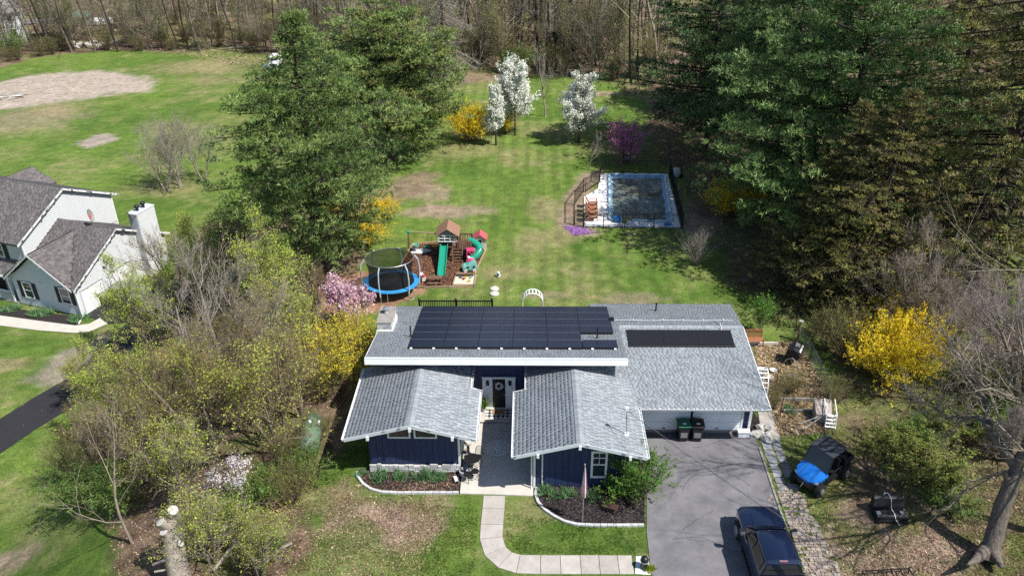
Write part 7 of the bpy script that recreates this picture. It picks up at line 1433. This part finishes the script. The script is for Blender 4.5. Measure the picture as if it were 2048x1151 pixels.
# crowns above the frame throw the branch shadows on the drive
sk = along([(2030, 950, 26.4), (2095, 780, 27.3)], 16, 4.5, 55, .09); link('branches', tube_mesh('branches', sk, slice(None), M['twig'], 3), lt)
btree(dict(seed=56, H=18, r=.3, lev=4, spread=.8, n1=16, t0=.35, twig='twig', barkm='bark', n2=9, n3=7, l1=.5), 'tall bare tree just outside the right edge beside the leaning one', (24.6, 25.6, 0), 0, 1)

# ------------------------------------------------------------------ thicket left of the house
LG = [(.36, .46, .06), (.46, .56, .08), (.26, .36, .05), (.54, .6, .12)]; OL = [(.36, .34, .07), (.44, .4, .1), (.28, .26, .06), (.4, .44, .09)]; BR = [(.3, .24, .1), (.38, .31, .12), (.24, .2, .09)]
def thick(seed, H, pal, leafn, twig='twig', barkm='bark', multi=3, leafs=.085, **k):
    d = dict(seed=seed, H=H, r=.11, lev=4, spread=.8, n1=13, t0=.18, twig=twig, barkm=barkm, multi=multi, n2=8, n3=7, up=.1, l1=.62, leafn=leafn, leafs=leafs, pal=pal, lsp=.3); d.update(k); return bare(**d)
tG = thick(61, 6.2, LG, 10500, leafs=.095); tO = thick(62, 6.0, OL+LG[:2], 6500, 'twig_br', leafs=.075); tB = thick(63, 5.6, BR+OL[:2], 2600, 'twig_br', leafs=.055); tN = thick(64, 6.5, None, 0, 'twig_pale', 'bark_pale', 2); tP = thick(66, 6.5, None, 0, 'twig', 'bark', 1, n1=9, n2=6, n3=5, r=.08); tG2 = thick(65, 4.5, LG+OL[:2], 6500, multi=4, leafs=.09)
TH = [(tG, 300, 690, .95, 'fresh green tree at the corner of the grey house, over the silver car'), (tG, 400, 620, 1.0, 'light green tree in the upper thicket, right of the silver car'), (tG2, 470, 560, 1.15, 'bright green bushy tree below the huge pine'), (tG, 570, 650, .95, 'bright green tree at the right edge of the thicket near the magnolia'),
      (tG2, 610, 720, 1.0, 'green tree between the thicket and the yellow forsythia'), (tN, 450, 720, 1.0, 'pale bare trunk tree in the middle of the upper thicket'), (tB, 350, 590, 1.0, 'grey twiggy tree left of the huge pine foot'), (tO, 560, 900, 1.1, 'olive budding tree left of the oil tank'), (tB, 500, 850, 1.1, 'brown budding tree in the thicket centre'),
      (tB, 600, 830, .85, 'brown twiggy tree touching the house shadow'), (tO, 420, 900, 1.05, 'olive yellow tree in the lower thicket centre'), (tG, 250, 850, .8, 'yellow green tree overhanging the dark driveway'), (tO, 300, 960, .95, 'olive leafed tree at the left thicket edge'), (tG2, 370, 1010, .9, 'yellow green bushy tree above the cut trunk'),
      (tP, 265, 1085, .85, 'pale leaning bare tree near the bottom left'), (tB, 210, 960, .8, 'brown brushy tree at the left lawn edge'), (tG2, 430, 1120, .75, 'yellow green bush right of the cut trunk'), (tG2, 520, 1150, .6, 'green leafy bush at the bottom of the thicket'), (tO, 190, 800, .6, 'low olive bush beside the dark driveway end'), (tN, 400, 820, .9, 'grey bare tree behind the lower thicket'), (tB, 640, 620, .6, 'grey brown shrub between pine and magnolia'), (tN, 560, 770, .8, 'bare grey tree beside the green trees right of the thicket')]
for i, (d, x, y, s_, l) in enumerate(TH): put_tree(d, 'young_tree', l, 'tree', at(x, y), i*1.7, s_*1.1, 'trees of the left thicket', tilt=((.2, -.5) if i == 14 else (0, 0)))
for i, (x, y, s_, l) in enumerate(((520, 1010, .8, 'low brush in the middle of the lower thicket'), (590, 1000, .7, 'low brush at the lawn edge below the oil tank'), (470, 1060, .8, 'low brush near the white blossom'), (580, 930, .8, 'brush against the lower end of the oil tank'), (240, 1020, .9, 'low brush at the foot of the pale leaning tree'), (330, 900, .9, 'brush filling the left thicket floor'), (540, 1110, .6, 'low green brush at the bottom lawn edge'), (640, 880, .6, 'sparse brush right of the oil tank'), (622, 955, .75, 'leafy brush in front of the near end of the oil tank'), (500, 700, 1.1, 'brush in the upper thicket'), (165, 1010, 1.1, 'dark green brush at the left lawn edge behind the leaning tree'), (150, 950, .9, 'brush beside the left lawn above the leaning tree'), (215, 1000, 1.0, 'brush between the leaning tree and the lawn'), (650, 800, .9, 'brush under the yellow forsythia'))): shrub(gs if i % 2 else gl, 'brush', l, 'brush', at(x, y), i, s_, 'low brush of the left thicket')
b_ = bare(70, 2.0, r=.05, lev=4, spread=.8, n1=9, t0=.2, twig='twig', barkm='bark', multi=2, leafn=1500, leafs=.09, pal=[(.7, .66, .68), (.6, .56, .58)], lmat='petal', n2=5, n3=4, l1=.6); put_tree(b_, 'blossom_shrub', 'white blossoming shrub in the lower thicket', 'blossom shrub', at(470, 1010), 0, 1.1)
# cut trunk with stubs
ct = thing('cut_trunk', 'grey cut trunk with sawn limb stubs at the bottom left', 'tree trunk', (-14.9, 23.2, float(TZ(-14.9, 23.2)))); CP = lambda x, y, Y: (lambda d: (d[0]*Y/d[1]+14.9, Y-23.2, H_CAM+d[2]*Y/d[1]-ct.location.z))(ray(x, y))
def cl(pts, r, nm='trunk', mt='bark_pale'): m = MB(); m.tube([CP(*p) for p in pts], r, 10); return m.build(nm, M[mt], ct, smooth=60)
cl([(380, 1230, 22.9), (365, 1180, 23.1), (352, 1120, 23.4), (345, 1060, 23.9), (343, 1028, 24.2)], [.5, .46, .43, .4, .36]); M['sawn'] = mat('sawn_wood', (.5, .48, .44), .9, .25, 12, .4, 40)
for i, (a, b, r_) in enumerate((((345, 1055, 23.9), (320, 1042, 23.7), .2), ((347, 1075, 23.8), (327, 1062, 23.6), .17), ((343, 1030, 24.1), (346, 1019, 24.0), .22), ((350, 1090, 23.6), (362, 1085, 23.5), .15), ((355, 1130, 23.3), (345, 1142, 23.0), .2), ((352, 1110, 23.4), (306, 1128, 23.1), .05), ((356, 1135, 23.2), (310, 1142, 23.0), .045))):
    st_ = cl([a, b], [r_*1.1, r_], 'stub'); p0, p1 = Vector(CP(*a)), Vector(CP(*b)); d = (p1-p0).normalized(); m = MB(); m.tube([tuple(p1+d*.002), tuple(p1+d*.02)], [r_*.97, r_*.9], 10); m.build('sawn_face', M['sawn'], st_)
for i, (a, b, r_, l) in enumerate(((( -11.6, 24.6, .1), (-10.3, 25.6, .25), .09, 'pale fallen log lying in the leaves at the thicket foot'), ((-13.2, 24.0, .3), (-12.2, 26.3, .8), .07, 'pale slanting dead branch right of the cut trunk'))): t = thing('fallen_log', l, 'log', a); m = MB(); m.tube([(0, 0, 0), tuple((Vector(b)-Vector(a))*.5+Vector((0, .1, 0))), tuple(Vector(b)-Vector(a))], [r_, r_*.9, r_*.6], 8); m.build('log', M['bark_pale'], t); m = MB(); m.tube([tuple((Vector(b)-Vector(a))*.4), tuple((Vector(b)-Vector(a))*.6+Vector((.3, -.1, .3)))], [r_*.5, r_*.2], 6); m.build('branch_stub', M['bark_pale'], t)

# ------------------------------------------------------------------ the wood beyond the lawns
rw_ = np.random.RandomState(99)
tall = [bare(80+i, 17+2*i, r=.2-.012*i, lev=3, spread=.75, n1=16, t0=.22+.05*(i % 3), twig='twig' if i % 2 else 'twig_pale', barkm=('bark', 'bark_pale', 'bark_dk')[i % 3], n2=9, rm=.016, l1=.3, lean=((.05, 0), (-.08, .02), (0, 0), (.12, 0), (-.03, 0))[i % 5]) for i in range(6)]
sap = [bare(90+i, 7.5+i, r=.07, lev=3, spread=.6, n1=14, t0=.12, twig=('twig', 'twig_br', 'twig_pale')[i % 3], barkm='bark', multi=1+i % 2*2, n2=11, rm=.011, l1=.45, leafn=(600, 1200, 2200, 400)[i], leafs=.14, pal=[(.28, .34, .09), (.36, .34, .14)], lsp=.4) for i in range(4)]
thk = bush(95, 1.8, 2.6, [(.14, .17, .05), (.2, .2, .07)], 1300, .12, 70, 'twig_br', sub=7, arch=.05)
edge_px = [(-60, 140), (60, 118), (130, 106), (300, 103), (470, 104), (600, 112), (700, 135), (850, 165), (905, 142), (1000, 148), (1130, 150), (1230, 162), (1300, 175), (2100, 60)]
def edge_y(x):
    for (a, b), (c, d) in zip(edge_px[:-1], edge_px[1:]):
        if a <= x <= c: return b+(d-b)*(x-a)/(c-a)
    return 120
placed = []; nT = 0
ZN = [(60, 'beside the far white house'), (200, 'by the teal parasol'), (340, 'behind the dirt field'), (480, 'behind the left lawn'), (600, 'behind the white jeep'), (760, 'behind the top of the huge pine'), (900, 'around the dead spruce'), (1000, 'above the round white pear'), (1110, 'above the middle of the back lawn'), (1200, 'behind the tall white pear'), (1340, 'left of the right grove'), (3000, 'above the right spruces')]
def where(x, y, ey): z_ = next(n_ for q, n_ in ZN if x < q); d_ = y/max(ey, 1); return ('at the wood edge ' if d_ > .72 else ('in the wood ' if d_ > .38 else 'deep in the wood '))+z_
LBL = ['slender grey bare tree', 'pale leaning bare tree', 'dark bare tree', 'straight grey bare tree', 'tall pale forked tree', 'tall dark bare tree']
tries = 0
while nT < 230 and tries < 6000:
    tries += 1; x = rw_.uniform(-40, 1340 if rw_.rand() < .93 else 2080); ey = edge_y(x); y = ey-(ey+12)*rw_.rand()**1.15; X, Y, Z = G(x, y)
    if 35 < x < 190 and 30 < y < 75 and rw_.rand() < .7: continue
    if any((X-a)**2+(Y-b)**2 < 2.0 for a, b in placed): continue
    placed.append((X, Y)); i = rw_.randint(6); put_tree(tall[i], 'bare_tree', LBL[i]+' '+where(x, y, ey), 'bare tree', (X, Y, Z-.05), rw_.rand()*6.28, .8+.45*rw_.rand(), 'bare trees of the back wood'); nT += 1
for (x, y, s_, i, l) in ((735, 150-45, 1.5, 2, 'thick dark trunk standing behind the top of the huge pine'), (1078, 107, 1.6, 2, 'thick straight trunk rising above the middle of the back lawn'), (1092, 110, 1.2, 0, 'thinner trunk right beside the thick straight one'), (1148, 124, 1.45, 2, 'dark leaning trunk behind the tall white pear'), (1243, 84, 1.7, 2, 'broad forked dark trunk near the right grove'), (1025, 95, 1.4, 3, 'grey trunk with gnarled pale branches above the round pear'), (928, 110, 1.2, 0, 'straight dark trunk right of the dead spruce'), (943, 118, 1.0, 5, 'second straight dark trunk right of the dead spruce')):
    X, Y, Z = G(x, y); put_tree(tall[i], 'bare_tree', l, 'bare tree', (X, Y, Z-.05), x, s_)
nS = 0
while nS < 200:
    x = rw_.uniform(-40, 1330 if rw_.rand() < .9 else 2080); ey = edge_y(x); y = ey-2-(ey+6)*rw_.rand()**1.5; X, Y, Z = G(x, y)
    if 50 < x < 190 and 35 < y < 72: continue
    i = rw_.randint(4); put_tree(sap[i], 'sapling', ('twiggy grey sapling', 'brown budding sapling', 'pale sapling with first leaves', 'bare multi stemmed sapling')[i]+' '+where(x, y, ey), 'sapling', (X, Y, Z-.05), rw_.rand()*6.28, .7+.5*rw_.rand(), 'saplings of the back wood'); nS += 1
for k in range(26):
    x = rw_.uniform(1775, 2085); y = rw_.uniform(-5, 120); X, Y, Z = G(x, y); i = rw_.randint(6); put_tree(tall[i], 'bare_tree', LBL[i]+(' left of' if x < 1900 else ' right of')+' the red budding tree behind the spruces', 'bare tree', (X, Y, Z-.05), rw_.rand()*6.28, .7+.45*rw_.rand(), 'bare trees behind the right spruces')
    x = rw_.uniform(1775, 2085); y = rw_.uniform(10, 130); X, Y, Z = G(x, y); i = rw_.randint(4); put_tree(sap[i], 'sapling', ('twiggy grey', 'brown budding', 'pale leafing', 'bare multi stemmed')[i]+' sapling in the top right behind the spruces', 'sapling', (X, Y, Z-.05), rw_.rand()*6.28, .8+.5*rw_.rand(), 'saplings behind the right spruces')
for k in range(70):
    x = rw_.uniform(-30, 1330); ey = edge_y(x); y = ey-1-(ey*.8)*rw_.rand()**2.2; X, Y, Z = G(x, y); shrub(thk, 'undergrowth_shrub', 'brown and olive shrub '+where(x, y, ey), 'shrub', (X, Y, Z), rw_.rand()*6, (.7+.6*rw_.rand(),)*3, 'shrubs at the edge of the back wood')
for (x, y, s_, l) in ((1040, 150, 1.5, 'bright green bush at the wood edge above the round pear'), (30, 115, 1.8, 'green brush in the far left wood corner'), (905, 165, 1.3, 'green bush at the foot of the dead spruce')): shrub(gl, 'green_bush', l, 'bush', at(x, y), 0, s_)
cd = conifer(9, 4.5, 1.5, zb=.02, nb=60, pads=7, tp=5, k=5, ln=.25, wd=.04, rise=0, droop=.1, pal=[(.03, .06, .025), (.04, .08, .03)], flat=.3, width_pow=.8, low=1); put_tree(cd, 'young_spruce', 'small dark evergreen at the wood edge left of the tall pear', 'spruce tree', at(1110, 140), 0, 1)
rdb = bare(97, 8, r=.1, lev=4, n1=14, n2=9, n3=5, twig='twig_pu', leafn=5000, leafs=.12, pal=[(.4, .12, .12), (.3, .14, .13)], lmat='petal'); put_tree(rdb, 'red_budding_tree', 'red budding tree between the bright pine and the olive spruce at the top', 'tree', G(1845, 130), 0, 1.6); put_tree(tall[4], 'bare_tree', 'grey bare tree top above the red budding tree', 'bare tree', G(1870, 90), 0, 1)
for (x, y, i, s_, l) in ((1850, 60, 4, 1.1, 'grey bare tree behind the spruces at the top right'), (1790, 80, 0, 1.0, 'slender bare tree behind the bright green pine'), (1900, 100, 1, 1.1, 'pale bare tree right of the red budding tree'), (1940, 70, 3, 1.2, 'straight bare tree above the olive spruce'), (1985, 90, 5, 1.1, 'dark bare tree above the right edge spruce'), (2030, 60, 4, 1.2, 'forked bare tree in the top right corner'), (1960, 120, 0, 1.0, 'slim bare tree close behind the olive spruce top')): put_tree(tall[i], 'bare_tree', l, 'bare tree', G(x, y), x, s_)
bark_bits('forest_floor_leaves', [p[:2] for p in Gp([(0, 100), (300, 98), (900, 130), (1300, 140), (1300, 40), (0, 40)])], 14000, 31, LIT+[(.16, .17, .07)], .2, lift=.05)
# a few fallen trunks and stones at the edge
for k, (x, y) in enumerate(((215, 92), (240, 84), (170, 90), (480, 98), (650, 110), (1150, 90), (1190, 70), (960, 125))): X, Y, Z = G(x, y); t = thing('fallen_log', 'grey fallen log on the floor of the back wood', 'log', (X, Y, Z), k*1.1, 'fallen logs of the back wood'); m = MB(); m.tube([(-2.5, 0, .2), (0, .2, .35), (2.5, .1, .2)], [.18, .15, .08], 6); m.build('log', M['bark_pale'], t); m = MB(); m.tube([(0, .2, .3), (.6, .6, 1.1)], [.07, .03], 5); m.build('branch', M['bark_pale'], t)
for k in range(14): X, Y, Z = G(125+k*6+rw_.randn()*3, 92+rw_.randn()*3); m = MB(); m.blob((0, 0, .2), (.5, .4, .35), random.Random(k), 8, 5, .3); tag(m.build('boulder', M['rock'], loc=(X, Y, Z)), 'pale stone in the tumbled heap at the left wood edge', 'stone', 'tumbled stones at the left wood edge')
